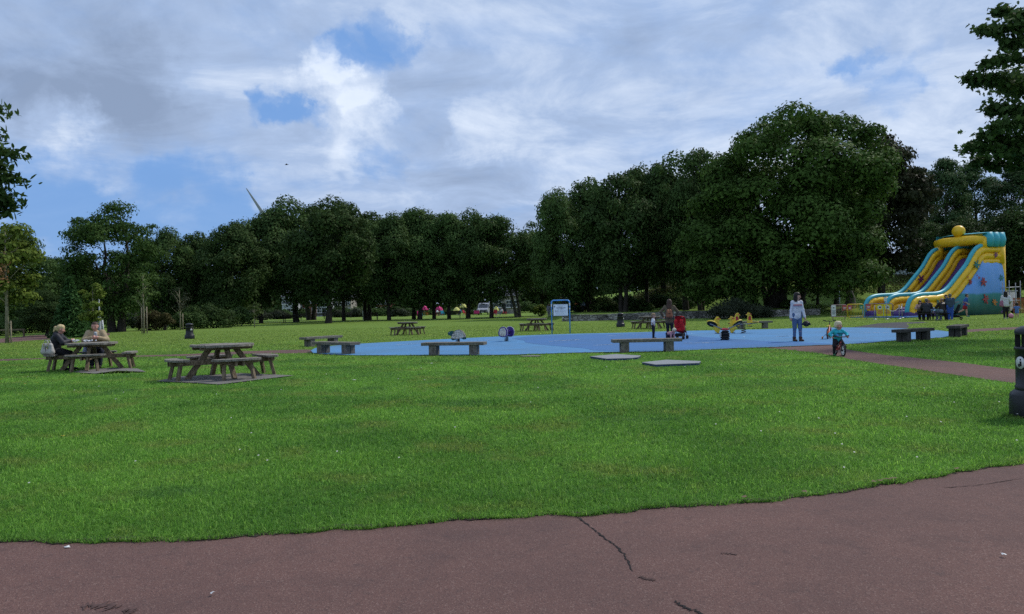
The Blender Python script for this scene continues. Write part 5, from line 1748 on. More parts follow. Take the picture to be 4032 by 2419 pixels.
def barrier(px0, px1, d0, d1, h, m, nbar, label, name="crowd_barrier"):
    a = ground_at(px0, d0); b = ground_at(px1, d1); L = (b - a).length; yaw = math.atan2(b.y - a.y, b.x - a.x)
    o = empty(name, a, yaw, label, "barrier", "crowd barriers in front of the slide")
    cr = 0.12; z0 = 0.22
    pts = [(0, 0, z0), (0, 0, h - cr), (cr * 0.3, 0, h - cr * 0.3), (cr, 0, h), (L - cr, 0, h), (L - cr * 0.3, 0, h - cr * 0.3), (L, 0, h - cr), (L, 0, z0)]
    MB().tube(pts, 0.030, 8).tube([(0, 0, z0), (L, 0, z0)], 0.026, 8).build("frame", m, o)
    for k in range(1, nbar): MB().tube([(L * k / nbar, 0, z0), (L * k / nbar, 0, h - 0.01)], 0.014, 6).build("bar", m, o)
    for x in (0.12, L - 0.12): MB().tube([(x, -0.28, 0.0), (x, -0.1, 0.1), (x, 0, z0), (x, 0.1, 0.1), (x, 0.28, 0.0)], 0.016, 6).build("foot", m, o)
    return o, L


def bsign(parent, x, z, w, h, m, lines=0, blob=False, y=-0.035):
    s = MB().box((x, y, z), (w, 0.008, h)).build("sign", m, parent)
    if blob:
        MB().sphere((x, y - 0.005, z + h * 0.26), (w * 0.33, 0.003, h * 0.17), 14, 6).build("picture", M_label, s)
        MB().box((x + w * 0.02, y - 0.009, z + h * 0.26), (w * 0.28, 0.003, h * 0.12)).build("picture_mark", M_ink, s)
    if lines:
        mb = MB()
        for k in range(lines): mb.box((x, y - 0.0055, z + h * (0.02 - 0.38 * k / max(1, lines))), (w * (0.8 - 0.2 * (k % 2)), 0.002, h * 0.05))
        mb.build("small_print", M_inkgrey if m is M_label else M_sr, s)
    return s


def figure_sign(parent, x, z, s, m):
    p = outline([(-0.5, 0.55), (0.5, 0.55), (0.36, 0.2), (0.5, -0.1), (0.3, -0.15), (0.5, -0.55), (0.05, -0.3), (-0.5, -0.55), (-0.3, -0.15), (-0.5, -0.1), (-0.36, 0.2)], 2)
    q = MB().prism([(x + a * s, z + b * s) for a, b in p], -0.043, -0.035).build("sign", m, parent)
    MB().box((x, -0.0455, z + 0.12 * s), (s * 0.5, 0.003, s * 0.13)).box((x, -0.0455, z - 0.12 * s), (s * 0.4, 0.003, s * 0.12)).build("sign_mark", M_label, q)


o1, L1 = barrier(1136.5, 1158, 57.4, 57.2, 1.08, M_bp, 9, "dull pink crowd barrier with a white notice, left of the yellow one")
bsign(o1, 0.17, 0.66, 0.30, 0.82, M_label, 5, True); figure_sign(o1, 0.93, 0.83, 0.36, M_sr)
o2, L2 = barrier(1158.6, 1181, 56.9, 57.0, 1.10, M_by, 11, "yellow crowd barrier with a small green sign")
figure_sign(o2, 0.18, 0.83, 0.34, M_sr); figure_sign(o2, 1.04, 0.86, 0.32, M_sg)
o3, L3 = barrier(1183, 1221, 57.0, 56.4, 1.10, M_bg, 0, "grey barrier with two yellow posters in front of the slide")
figure_sign(o3, 0.22, 0.86, 0.36, M_sr); bsign(o3, 0.97, 0.62, 0.46, 0.86, M_sy, 4, True); bsign(o3, 1.46, 0.62, 0.46, 0.86, M_sy, 4, True)
PO = "grey rope posts in front of the slide"
for px, d, h, l in ((1196, 55.6, 1.0, "short grey rope post left of the yellow posters"), (1212.5, 55.8, 1.62, "tall grey rope post right of the yellow posters with a small white sign"), (1229.5, 55.8, 1.0, "third grey rope post from the left, before the slide's exit"), (1233.5, 58, 1.05, "grey rope post closest to the group at the dark table")):
    o = empty("rope_post", ground_at(px, d), 0, l, "post", PO)
    MB().tube([(0, 0, -0.1), (0, 0, h)], 0.026, 8).build("pole", M_steel, o); MB().lathe([(0.16, 0.0), (0.16, 0.03), (0.04, 0.06)], 14).build("base", M_steel, o)
    if h > 1.5: bsign(o, -0.1, 1.42, 0.18, 0.26, M_label, 2)
def rope(px0, d0, z0, px1, d1, z1, label):
    a = ground_at(px0, d0); b = ground_at(px1, d1); a.z += z0; b.z += z1
    pts = [a.lerp(b, t / 8) - Vector((0, 0, 0.22 * math.sin(math.pi * t / 8))) for t in range(9)]
    tag(MB().tube(pts, 0.018, 6).build("rope", M_label), label, "rope", "pale ropes in front of the slide")
rope(1213, 55.8, 0.78, 1229, 55.8, 0.78, "pale rope hanging between the tall post and the third post")
rope(1230.5, 55.8, 0.95, 1233, 58, 0.9, "short pale rope between the two right rope posts")

# scaffold frame, white cabin and orange mesh at the right
def scaffold():
    a = ground_at(1369.5, 63); o = empty("scaffold_frame", a, R(4), "grey metal scaffold frame standing behind the slide at right", "frame")
    W = 27.5 / F * 63
    for k, (x, h) in enumerate(((0.12, 2.55), (0.42 * W, 2.7), (0.75 * W, 2.5), (W, 2.65))): MB().tube([(x, 0, 0), (x, 0, h)], 0.03, 8).build("upright", M_steel, o)
    MB().tube([(0, 0, 2.1), (W, 0, 2.16)], 0.035, 8).build("crossbar", M_steel, o)
    MB().tube([(0, 0, 1.1), (W, 0, 1.08)], 0.02, 8).build("crossbar", M_steel, o)
    b = ground_at(1371.5, 66); c = empty("white_cabin", b, R(4), "white panelled cabin behind the scaffold frame", "cabin")
    w2 = 20 / F * 66
    MB().box((w2 / 2, 0.6, 1.0), (w2, 1.2, 1.6), bev=0.03).build("body", M_white, c); MB().box((w2 / 2, 0.6, 1.86), (w2 + 0.1, 1.35, 0.10), bev=0.02).build("roof", M_grey, c); MB().box((w2 * 0.5, -0.012, 1.1), (0.6, 0.02, 1.1)).build("door", M_label, c)
    for x in (0.25, w2 - 0.25): MB().tube([(x, -0.05, 0.2), (x, 0.2, 0.2)], 0.2, 14).build("wheel", M_blackm, c)
    mo = mat("orange_mesh", (0.30, 0.075, 0.030), 0.8, 0.25, 8)
    e = ground_at(1386, 64.5); q = empty("mesh_fence", e, 0, "rusty orange mesh fence right of the white cabin", "fence")
    mb = MB(); w3 = 2.6
    for k in range(27): mb.box((k * 0.1, 0, 0.65), (0.055, 0.012, 1.25))
    for k in range(9): mb.box((w3 / 2, 0.008, 0.1 + 0.14 * k), (w3, 0.008, 0.06))
    mb.build("mesh", mo, q)
    for x in (0, 1.3, 2.6): MB().tube([(x, 0.03, 0), (x, 0.03, 1.35)], 0.025, 6).build("post", M_steel, q)


scaffold()
# ------------------------------------------------------------------ bodies: smooth union of tapered limbs turned into ONE surface
def sdf_mesh(name, prims, res, k=0.03):
    """prims: (a, b, ra, rb[, blend]) round cones, or ('e', centre, radii[, blend]) ellipsoids -> one closed smooth mesh"""
    lo = np.full(3, 1e9); hi = -lo
    for p in prims:
        if p[0] == 'e' if isinstance(p[0], str) else False:
            c, s = np.array(p[1], float), np.array(p[2], float); lo = np.minimum(lo, c - s); hi = np.maximum(hi, c + s)
        else:
            for c, r in ((p[0], p[2]), (p[1], p[3])):
                c = np.array(c, float); lo = np.minimum(lo, c - r); hi = np.maximum(hi, c + r)
    lo -= 3 * res; hi += 3 * res
    n = np.ceil((hi - lo) / res).astype(int) + 1
    Fd = np.full(n, 0.2, np.float32)
    ax = [lo[i] + np.arange(n[i]) * res for i in range(3)]
    for p in prims:
        ell = isinstance(p[0], str)
        kk = (p[3] if len(p) > 3 else k) if ell else (p[4] if len(p) > 4 else k)
        if ell: c, s = np.array(p[1], float), np.array(p[2], float); b0, b1 = c - s, c + s
        else:
            a, b = np.array(p[0], float), np.array(p[1], float); ra, rb = p[2], p[3]
            b0 = np.minimum(a - ra, b - rb); b1 = np.maximum(a + ra, b + rb)
        m = kk + 2 * res
        i0 = np.maximum(((b0 - m - lo) / res).astype(int), 0); i1 = np.minimum(((b1 + m - lo) / res).astype(int) + 2, n)
        X, Y, Z = np.meshgrid(ax[0][i0[0]:i1[0]], ax[1][i0[1]:i1[1]], ax[2][i0[2]:i1[2]], indexing='ij')
        if ell:
            q0 = np.sqrt(((X - c[0]) / s[0]) ** 2 + ((Y - c[1]) / s[1]) ** 2 + ((Z - c[2]) / s[2]) ** 2)
            q1 = np.sqrt(((X - c[0]) / s[0] ** 2) ** 2 + ((Y - c[1]) / s[1] ** 2) ** 2 + ((Z - c[2]) / s[2] ** 2) ** 2) + 1e-6
            d = q0 * (q0 - 1) / q1
        else:
            ab = b - a; L2 = max(ab @ ab, 1e-9)
            t = np.clip(((X - a[0]) * ab[0] + (Y - a[1]) * ab[1] + (Z - a[2]) * ab[2]) / L2, 0, 1)
            d = np.sqrt((X - a[0] - ab[0] * t) ** 2 + (Y - a[1] - ab[1] * t) ** 2 + (Z - a[2] - ab[2] * t) ** 2) - (ra + (rb - ra) * t)
        s_ = np.s_[i0[0]:i1[0], i0[1]:i1[1], i0[2]:i1[2]]
        o = Fd[s_]; h = np.clip(0.5 + 0.5 * (o - d) / kk, 0, 1)
        Fd[s_] = o * (1 - h) + d * h - kk * h * (1 - h)
    # surface nets
    S = Fd < 0
    cn = np.stack([S[i:n[0] - 1 + i, j:n[1] - 1 + j, q:n[2] - 1 + q] for i in (0, 1) for j in (0, 1) for q in (0, 1)])
    cnt = cn.sum(0); mask = (cnt > 0) & (cnt < 8)
    I = np.argwhere(mask); idx = np.full(mask.shape, -1); idx[mask] = np.arange(len(I))
    acc = np.zeros((len(I), 3)); num = np.zeros(len(I))
    for i, j, q in ((0, 0, 0), (0, 0, 1), (0, 1, 0), (0, 1, 1), (1, 0, 0), (1, 0, 1), (1, 1, 0), (1, 1, 1)):
        for e in range(3):
            o0 = np.array((i, j, q))
            if o0[e]: continue
            o1 = o0.copy(); o1[e] = 1
            f0 = Fd[tuple((I + o0).T)]; f1 = Fd[tuple((I + o1).T)]
            c = (f0 < 0) != (f1 < 0)
            t = np.where(c, f0 / np.where(c, f0 - f1, 1), 0)
            acc[c] += (o0 + (o1 - o0) * t[:, None])[c]; num[c] += 1
    V = lo + (I + acc / num[:, None]) * res
    faces = []
    for e in range(3):
        u, v = (e + 1) % 3, (e + 2) % 3
        a = [slice(None)] * 3; b = [slice(None)] * 3; a[e] = slice(0, n[e] - 1); b[e] = slice(1, n[e])
        ch = S[tuple(a)] != S[tuple(b)]; Q = np.argwhere(ch)
        Q = Q[(Q[:, u] > 0) & (Q[:, v] > 0) & (Q[:, u] < n[u] - 1) & (Q[:, v] < n[v] - 1)]
        if not len(Q): continue
        du = np.zeros(3, int); du[u] = 1; dv = np.zeros(3, int); dv[v] = 1
        f = np.stack([idx[tuple((Q - du - dv).T)], idx[tuple((Q - dv).T)], idx[tuple(Q.T)], idx[tuple((Q - du).T)]], 1)
        ins = S[tuple(Q.T)]; f[~ins] = f[~ins][:, ::-1]
        faces.append(f)
    return np_mesh(name, V, np.concatenate(faces), True)


def ik(a, b, l1, l2, pole):
    a, b, pole = np.array(a, float), np.array(b, float), np.array(pole, float)
    d = b - a; L = np.linalg.norm(d); L_ = min(L, (l1 + l2) * 0.999); d = d / max(L, 1e-6)
    b = a + d * L_
    x = (l1 * l1 - l2 * l2 + L_ * L_) / (2 * L_); h = math.sqrt(max(l1 * l1 - x * x, 0))
    p = pole - d * (pole @ d); p = p / (np.linalg.norm(p) + 1e-9)
    return a + d * x + p * h, b


def cmat(name, col, **k): return mat(name, col, k.pop("rough", 0.85), k.pop("var", 0.14), k.pop("scale", 14), k.pop("bump", 0.25), k.pop("bscale", 30), **k)


M_skin = cmat("skin", (0.46, 0.27, 0.20), rough=0.6, var=0.05, bump=0.0); M_skin2 = cmat("skin_ruddy", (0.50, 0.26, 0.20), rough=0.6, var=0.05, bump=0.0)
HM = {"brown": cmat("hair_brown", (0.055, 0.030, 0.018), rough=0.6), "dark": cmat("hair_dark", (0.014, 0.009, 0.008), rough=0.55), "blond": cmat("hair_blond", (0.50, 0.38, 0.20), rough=0.6), "grey": cmat("hair_grey", (0.10, 0.095, 0.085), rough=0.7), "fair": cmat("hair_fair", (0.62, 0.53, 0.36), rough=0.6), "sandy": cmat("hair_sandy", (0.26, 0.17, 0.085), rough=0.6)}
CM = {}
def C(name, col, **k):
    if name not in CM: CM[name] = cmat(name, col, **k)
    return CM[name]
M_eye = mat("eye_dark", (0.02, 0.015, 0.012), 0.3, 0.0, 5); M_lip = mat("lips", (0.32, 0.11, 0.10), 0.5, 0.05, 10)


def person(loc, yaw, H, label, pose, top=None, legs=None, hair=None, shoes=None, skin=None, sleeve=1.0, trouser=1.0, skirt=0.0, hairstyle="short", child=0.0, res=0.011, build=1.0, group=None, cat="person", topfat=0.012, hood=False, extra=None):
    """pose gives joint positions in units of the body height, facing -Y, before turning by yaw"""
    skin = skin or M_skin
    root = empty("person", loc, yaw, label, cat, group)
    P = dict(pelvis=(0, 0, .53), chest=(0, 0.0, .735), neck=(0, 0, .835), look=(0, -1, 0), hipw=.052, shw=.108,
             lf=(.055, 0, .045), rf=(-.055, 0, .045), lh=(.15, -.02, .47), rh=(-.15, -.02, .47), lkp=(0, -1, 0), rkp=(0, -1, 0), lep=(.3, 1, 0), rep=(-.3, 1, 0), ltoe=None, rtoe=None, grip=0.5, lpalm=None, rpalm=None)
    P.update(pose)
    hs = 1 + 0.75 * child            # bigger head, shorter limbs for children
    A = lambda p: np.array(p, float)
    pel, che, nek = A(P["pelvis"]), A(P["chest"]), A(P["neck"])
    up = (nek - che); up = up / np.linalg.norm(up)
    sd_ = A(P.get("side", (1, 0, 0)))                    # the body's own left
    sh = {"l": che + sd_ * P["shw"] + up * .075, "r": che - sd_ * P["shw"] + up * .075}
    hsd = A(P.get("hipside", P.get("side", (1, 0, 0))))
    hip = {"l": pel + hsd * P["hipw"], "r": pel - hsd * P["hipw"]}
    look = A(P["look"]); look = look / np.linalg.norm(look)
    hup = A(P.get("headup", (0, 0, 1))); hup = hup - look * (hup @ look); hup = hup / np.linalg.norm(hup); hx = np.cross(look, hup)
    hc = nek + up * .035 + hup * .052 * hs + look * .012
    hd = lambda x, y, z: hc + hx * x * hs + look * y * hs + hup * z * hs
    ul, fl = .172 * (1 - .12 * child), .150 * (1 - .12 * child); th, sn = .245 * (1 - .06 * child), .242 * (1 - .06 * child)
    g = build
    S = lambda v: tuple(A(v) * H)
    body = []; tp = []; lg = []
    def rc(L, a, b, ra, rb, k=.018): L.append((S(a), S(b), ra * H, rb * H, k * H))
    fat = topfat
    # torso
    mid = pel * .5 + che * .5
    for L, f in ((body, -.004), (tp, fat)):
        for s in (-1, 1):
            rc(L, pel + hsd * s * .03 + up * .02, mid + sd_ * s * .03, .062 * g + f, .058 * g + f, .03)
            rc(L, mid + sd_ * s * .032, che + sd_ * s * .048, .058 * g + f, .060 * g + f, .03)
            rc(L, che + sd_ * s * .045, sh["l" if s > 0 else "r"] - up * .012, .058 * g + f, .036 + f, .03)
        rc(L, che + up * .06, nek - up * .01, .045 + f, .033 + f * .7, .03)
    rc(body, nek - up * .03, hc - hup * .02, .033, .030, .012)
    if hood: rc(tp, nek - look * .045 + sd_ * .045, nek - look * .045 - sd_ * .045, .036, .036, .02)
    # head: skull, face, jaw, nose, ears
    body.append((S(hd(0, -.010, .022)), S(hd(0, -.004, .020)), .0545 * hs * H, .0545 * hs * H, .02 * H))
    rc(body, hd(0, .012, -.005), hd(0, .018, -.040), .040 * hs, .026 * hs, .02)
    rc(body, hd(0, .050, .004), hd(0, .0615, -.012), .0065 * hs, .0105 * hs, .006)
    rc(body, hd(0, .040, -.034), hd(0, .043, -.036), .014 * hs, .012 * hs, .01)
    for s in (-1, 1):
        rc(body, hd(s * .0535, -.006, .006), hd(s * .0525, -.002, -.014), .0095 * hs, .007 * hs, .004)
        rc(body, hd(s * .030, .032, -.014), hd(s * .026, .036, -.012), .016 * hs, .014 * hs, .014)
    feet = {}
    for q, s in (("l", 1), ("r", -1)):
        ank = A(P[q + "f"]); kn, ank = ik(hip[q], ank, th, sn, P[q + "kp"])
        toe = P[q + "toe"]; toe = A(toe) if toe is not None else A((s * .02, -1, 0)); toe = toe / np.linalg.norm(toe)
        rc(body, hip[q], kn, .056 * g, .036 * g); rc(body, kn, kn + (ank - kn) * .35, .036 * g, .034 * g); rc(body, kn + (ank - kn) * .3, ank, .035 * g, .020)
        fz = A((0, 0, -.022)) if abs(toe[2]) < .5 else A((0, 0, 0))
        rc(body, ank + fz - toe * .012, ank + fz + toe * .085, .022, .017, .012)
        feet[q] = (ank + fz, toe, kn, ank)
        tl = trouser
        if tl > 0.02:
            rc(lg, hip[q] + up * .02, hip[q] + (kn - hip[q]) * min(1, tl * 2), .064 * g + .004, (.064 - .02 * min(1, tl * 2)) * g + .005)
            if tl > .5: rc(lg, kn, kn + (ank - kn) * (tl - .5) * 2 * .93, .044 * g, (.044 - .012 * (tl - .5) * 2) * g)
            rc(lg, pel + hsd * s * .03 + up * .015, hip[q], .064 * g, .062 * g)
        # arm
        wr = A(P[q + "h"]); el, wr = ik(sh[q], wr, ul, fl, P[q + "ep"])
        rc(body, sh[q], el, .030 * g, .024 * g); rc(body, el, wr, .024 * g, .0165)
        if sleeve > 0:
            rc(tp, sh[q] - sd_ * s * .005, sh[q] + (el - sh[q]) * min(1, sleeve * 2), .040 * g + fat * .4, .031 * g + fat * .5)
            if sleeve > .5: rc(tp, el, el + (wr - el) * (sleeve - .5) * 2 * .95, .031 * g + fat * .5, .024 + fat * .35)
        # hand: palm, four fingers with a bend, thumb from the side of the palm
        d = wr - el; d = d / np.linalg.norm(d)
        pn = P[q + "palm"]; pn = A(pn) if pn is not None else -sd_ * s       # the way the palm faces
        pn = pn - d * (pn @ d); pn = pn / (np.linalg.norm(pn) + 1e-9); w = np.cross(d, pn) * (s)   # towards the thumb side or away
        if w @ A(P["look"]) < 0 and abs(d[2]) > .6: w = -w
        hk = 1 + .1 * child
        rc(body, wr + d * .008, wr + d * .042 * hk, .015 * hk, .0175 * hk, .008)
        rc(body, wr + d * .02 + w * .008, wr + d * .044 * hk + w * .013, .012, .0105, .008); rc(body, wr + d * .02 - w * .008, wr + d * .043 * hk - w * .013, .012, .010, .008)
        curl = P["grip"]
        for fi, (off, ln) in enumerate(((.0165, .040), (.0055, .045), (-.0055, .042), (-.016, .034))):
            b0 = wr + d * .048 * hk + w * off * hk; c = curl * (1 + .12 * fi)
            d1 = d * math.cos(c) + pn * math.sin(c); d2 = d * math.cos(2.1 * c) + pn * math.sin(2.1 * c)
            m_ = b0 + d1 * ln * .55 * hk
            rc(body, b0, m_, .0062 * hk, .0058 * hk, .003); rc(body, m_, m_ + d2 * ln * .5 * hk, .0058 * hk, .0050 * hk, .003)
        t0 = wr + d * .016 + w * .015; t1 = t0 + (d * .7 + w * .6 + pn * .35) / 1.0 * .026 * hk
        rc(body, t0, t1, .0085, .0070, .004); rc(body, t1, t1 + (d * .9 + w * .1 + pn * .45) * .020 * hk, .0068, .0055, .003)
        P[q + "wr"] = wr; P[q + "el"] = el; P[q + "hand"] = wr + d * .06
    mesh_obj("body", sdf_mesh("body", body, res), skin, root)
    if top is not None:
        if skirt > 0:
            for s in (-1, 1): rc(tp, pel + hsd * s * .034, pel + hsd * s * .040 - up * skirt, .068 * g + fat * .5, .072 * g + fat * .5, .04)
        mesh_obj("top", sdf_mesh("top", tp, res), top, root)
    if legs is not None and lg: mesh_obj("trousers", sdf_mesh("trousers", lg, res), legs, root)
    if shoes is not None:
        for q in "lr":
            a, toe, kn, ank = feet[q]; L = []
            rc(L, a - toe * .016, a + toe * .045, .0265, .0245, .012); rc(L, a + toe * .03, a + toe * .095, .024, .020, .012)
            if isinstance(shoes, tuple): rc(L, a, ank + (kn - ank) * shoes[1], .030, .036, .012)
            mesh_obj("shoe", sdf_mesh("shoe", L, res), shoes[0] if isinstance(shoes, tuple) else shoes, root)
    if hair is not None:
        L = []
        rc(L, hd(0, -.020, .034), hd(0, -.002, .038), .0565 * hs, .0535 * hs, .015); rc(L, hd(0, -.034, .0), hd(0, -.026, .02), .046 * hs, .052 * hs, .015)
        if hairstyle in ("long", "longer"):
            e = .11 if hairstyle == "long" else .15
            for s in (-1, 0, 1): rc(L, hd(s * .034, -.034, .01), hd(s * .040, -.056, -e), .030 * hs, .022, .02)
            for s in (-1, 1): rc(L, hd(s * .046, -.004, .03), hd(s * .052, .0, -e * .62), .016 * hs, .016, .015)
        elif hairstyle == "pony":
            rc(L, hd(0, -.066, .022), hd(0, -.088, .012), .018, .026, .01); rc(L, hd(0, -.088, .012), hd(0, -.098, -.06), .026, .012, .01)
        elif hairstyle == "shaggy":
            rc(L, hd(.0, .018, .052), hd(.0, .028, .044), .034 * hs, .024 * hs, .015)
            for s in (-1, 1): rc(L, hd(s * .044, -.012, .02), hd(s * .048, -.016, -.012), .016 * hs, .012 * hs, .012)
        if hairstyle == "shorn":
            L = []; rc(L, hd(0, -.018, .030), hd(0, -.008, .030), .0555 * hs, .0535 * hs, .01)
        mesh_obj("hair", sdf_mesh("hair", L, res), hair, root)
    for s in (-1, 1):
        mb = MB(); mb.sphere(S(hd(s * .0205, .0475, .008)), .0068 * hs * H, 8, 6); mb.build("eye", M_eye, root)
    mb = MB(); mb.tube([S(hd(-.015, .0525, -.0285)), S(hd(0, .0565, -.0295)), S(hd(.015, .0525, -.0285))], [.002 * H, .0035 * H, .002 * H], 6); mb.build("mouth", M_lip, root)
    root["_hand_l"] = [float(x * H) for x in P["lhand"]]; root["_hand_r"] = [float(x * H) for x in P["rhand"]]; root["_head"] = [float(x * H) for x in hc]; root["_che"] = [float(x * H) for x in che]
    return root


def wpos(o, v):
    """a point of a thing's own space in the world (things are only moved and turned about Z)"""
    return Vector(o.location) + Matrix.Rotation(o.rotation_euler.z, 3, 'Z') @ Vector(v)


def hpx(px, py_foot, h):
    """ground position and the height of something h rows tall standing there"""
    g = G(px, py_foot)
    return g, h / F * g.y


# ---- the woman walking with a helmet
g, H = hpx(1090, 467, 66.5)
H = min(H, 1.78)
w1 = person(g, R(10), H, "woman with long dark hair in a white striped jumper and jeans, holding a black helmet",
            dict(lf=(.045, -.055, .045), rf=(-.045, .035, .045), lh=(.135, -.085, .475), rh=(-.125, .02, .475), shw=.092, look=(.75, -.75, -.08), lep=(.2, 1, 0), rep=(-.2, 1, 0), grip=.8, chest=(0, -.01, .735), neck=(0, -.012, .835)),
            top=C("white_jumper", (0.60, 0.61, 0.66)), legs=C("blue_denim", (0.075, 0.125, 0.24)), hair=HM["dark"], hairstyle="longer", shoes=(C("brown_leather", (0.06, 0.032, 0.022)), .14), res=.0095, skirt=.03, build=.84, topfat=.006)
# chest bands as a thin band of cloth following the jumper
for z0_, col in ((0.742, "pink"), (0.722, "mauve")):
    L = []
    for s in (-1, 1): L.append(((s * .040 * H, -.012 * H, z0_ * H), (s * .040 * H, -.012 * H, (z0_ + .016) * H), .0715 * H, .0715 * H, .03))
    me = sdf_mesh("chest_band", L, .0095)
    v = np.zeros(len(me.vertices) * 3, np.float32); me.vertices.foreach_get("co", v); v = v.reshape(-1, 3)
    v[:, 2] = np.clip(v[:, 2], z0_ * H, (z0_ + .020) * H); me.vertices.foreach_set("co", v.ravel()); me.update()
    mesh_obj("chest_band", me, C("band_" + col, (0.50, 0.20, 0.18) if col == "pink" else (0.30, 0.20, 0.30)), w1)
hp = wpos(w1, w1["_hand_l"])
hel = empty("bicycle_helmet", hp + Vector((0.02, -0.02, -0.17)), R(30), "black bicycle helmet hanging from the walking woman's hand", "helmet")
mb = MB()
for k in range(7):
    a0 = -60 + k * 20
    prof = [(0.135 * math.cos(R(t)), 0.125 * math.sin(R(t))) for t in range(-10, 191, 20)]
    mb.tube([(x * (1 - abs(a0) / 200), 0.11 * math.sin(R(a0)), z * math.cos(R(a0)) + 0.0) for x, z in prof], 0.018, 6)
mb.build("shell", M_black, hel); MB().sphere((0, 0, 0.02), (0.12, 0.095, 0.095), 14, 9).build("liner", M_blackm, hel)
MB().tube([(0.0, -0.09, 0.0), (0.01, -0.03, 0.17), (0.0, 0.09, 0.0)], 0.008, 6).build("strap", M_blackm, hel)

# ---- woman with the rucksack, seen from behind, her pushchair
g, H = hpx(916, 462.8, 53)
H = max(H, 1.64)
w2 = person(g, R(166), H, "woman with long brown hair seen from behind in an olive cardigan with a tan rucksack",
            dict(lf=(.05, 0.0, .045), rf=(-.06, .02, .045), rh=(-.165, -.135, .575), lh=(.165, -.03, .56), rep=(-1, .3, -.2), lep=(1, .5, 0), look=(-.15, -1, -.12), grip=.9, rpalm=(0, 0, -1)),
            top=C("olive_cardigan", (0.115, 0.092, 0.055)), legs=C("black_leggings", (0.014, 0.016, 0.024)), hair=HM["brown"], hairstyle="longer", shoes=C("brown_ankle_boot", (0.06, 0.035, 0.025)), res=.0105, skirt=.09, topfat=.014, build=.9)
r_loc = wpos(w2, (0, 0.125 * H * .62 + 0.06, .66 * H))
rk = empty("rucksack", r_loc, w2.rotation_euler.z, "tan leather rucksack on the back of the woman in the cardigan", "rucksack")
M_tan = C("tan_leather", (0.22, 0.085, 0.040), rough=0.5)
mesh_obj("bag_body", sdf_mesh("bag_body", [((-.06, 0, -.14), (-.045, -.01, .06), .085, .06, .04), ((.06, 0, -.14), (.045, -.01, .06), .085, .06, .04)], .011), M_tan, rk)
mesh_obj("flap", sdf_mesh("flap", [((-.05, .035, .09), (-.035, .07, -.005), .05, .028, .03), ((.05, .035, .09), (.035, .07, -.005), .05, .028, .03)], .009), C("tan_leather_light", (0.30, 0.125, 0.06), rough=0.5), rk)
for s in (-1, 1): MB().tube([(s * .05, -.05, .12), (s * .085, -.13, .17), (s * .09, -.2, .1)], 0.013, 6).build("strap", M_tan, rk)
MB().tube([(-.03, .0, .14), (0, .0, .18), (.03, .0, .14)], 0.009, 6).build("handle", M_tan, rk)


def wheel_pair(mb, x, y, r, gap):
    for s in (-1, 1): mb.torus((x, y + s * gap, r), r - 0.022, 0.024, 'Y', 18, 6)


def pushchair(loc, yaw, m, label, s=1.0):
    """local x points forward"""
    o = empty("pushchair", loc, yaw, label, "pushchair"); o.scale = (s, s, s)
    for y in (-0.24, 0.24):
        MB().tube([(-0.30, y, 0.1), (0.02, y, 0.52), (0.10, y, 0.62)], 0.014, 8).build("rear_leg", M_dsteel, o)
        MB().tube([(0.36, y, 0.12), (0.05, y, 0.52), (-0.18, y, 0.86), (-0.34, y, 1.02), (-0.42, y * 0.96, 1.04)], 0.015, 8).build("frame_side", M_dsteel, o)
        MB().tube([(-0.42, y * 0.96, 1.04), (-0.50, y * 0.94, 1.03)], 0.022, 8).build("handle_grip", M_blackm, o)
        for x in (-0.30, 0.36):
            w = MB()
            for q in (-0.026, 0.026): w.torus((x, y + q, 0.095), 0.072, 0.022, 'Y', 18, 7)
            w.tube([(x, y - 0.04, 0.095), (x, y + 0.04, 0.095)], 0.03, 10); w.build("wheel", M_blackm, o)
    MB().tube([(-0.28, -0.24, 0.16), (-0.28, 0.24, 0.16)], 0.012, 8).build("axle", M_dsteel, o)
    # seat sling, hood and basket
    mb = MB(); v = []; prof = [(0.36, 0.36), (0.22, 0.40), (0.08, 0.42), (-0.02, 0.5), (-0.10, 0.68), (-0.17, 0.86)]
    for x, z in prof:
        for k in range(5):
            y = -0.225 + 0.1125 * k; v.append((x, y, z - 0.05 * (1 - (y / 0.225) ** 2)))
    f = [(a * 5 + b, a * 5 + b + 1, (a + 1) * 5 + b + 1, (a + 1) * 5 + b) for a in range(5) for b in range(4)]
    mb.add(v, f, True)
    v2 = [(p[0] - 0.02, p[1], p[2] - 0.03) for p in v]; mb.add(v2, f, True); mb.build("seat", m, o)
    mesh_obj("seat_back", sdf_mesh("seat_back", [((-.06, -.15, .50), (-.20, -.13, .88), .10, .085, .05), ((-.06, .15, .50), (-.20, .13, .88), .10, .085, .05), ((-.05, -.1, .46), (-.05, .1, .46), .09, .09, .05)], .014), m, o)
    mb = MB(); v = []
    for k in range(7):
        a = R(100 - k * 22)
        for j in range(7):
            b = -1 + j / 3; v.append((-0.16 + 0.33 * math.cos(a) * (1 - .06 * b * b), 0.25 * b, 0.80 + 0.33 * math.sin(a) * (1 - .16 * b * b)))
    f = [(a * 7 + b, a * 7 + b + 1, (a + 1) * 7 + b + 1, (a + 1) * 7 + b) for a in range(6) for b in range(6)]
    mb.add(v, f, True); mb.build("hood", m, o)
    MB().box((0.0, 0, 0.22), (0.46, 0.38, 0.14), bev=0.03).build("basket", M_blackm, o)
    return o


M_redc = C("red_canvas", (0.50, 0.018, 0.022))
pc = pushchair(G(930, 464.3), R(62), M_redc, "bright red pushchair in front of the woman with the rucksack", .86)

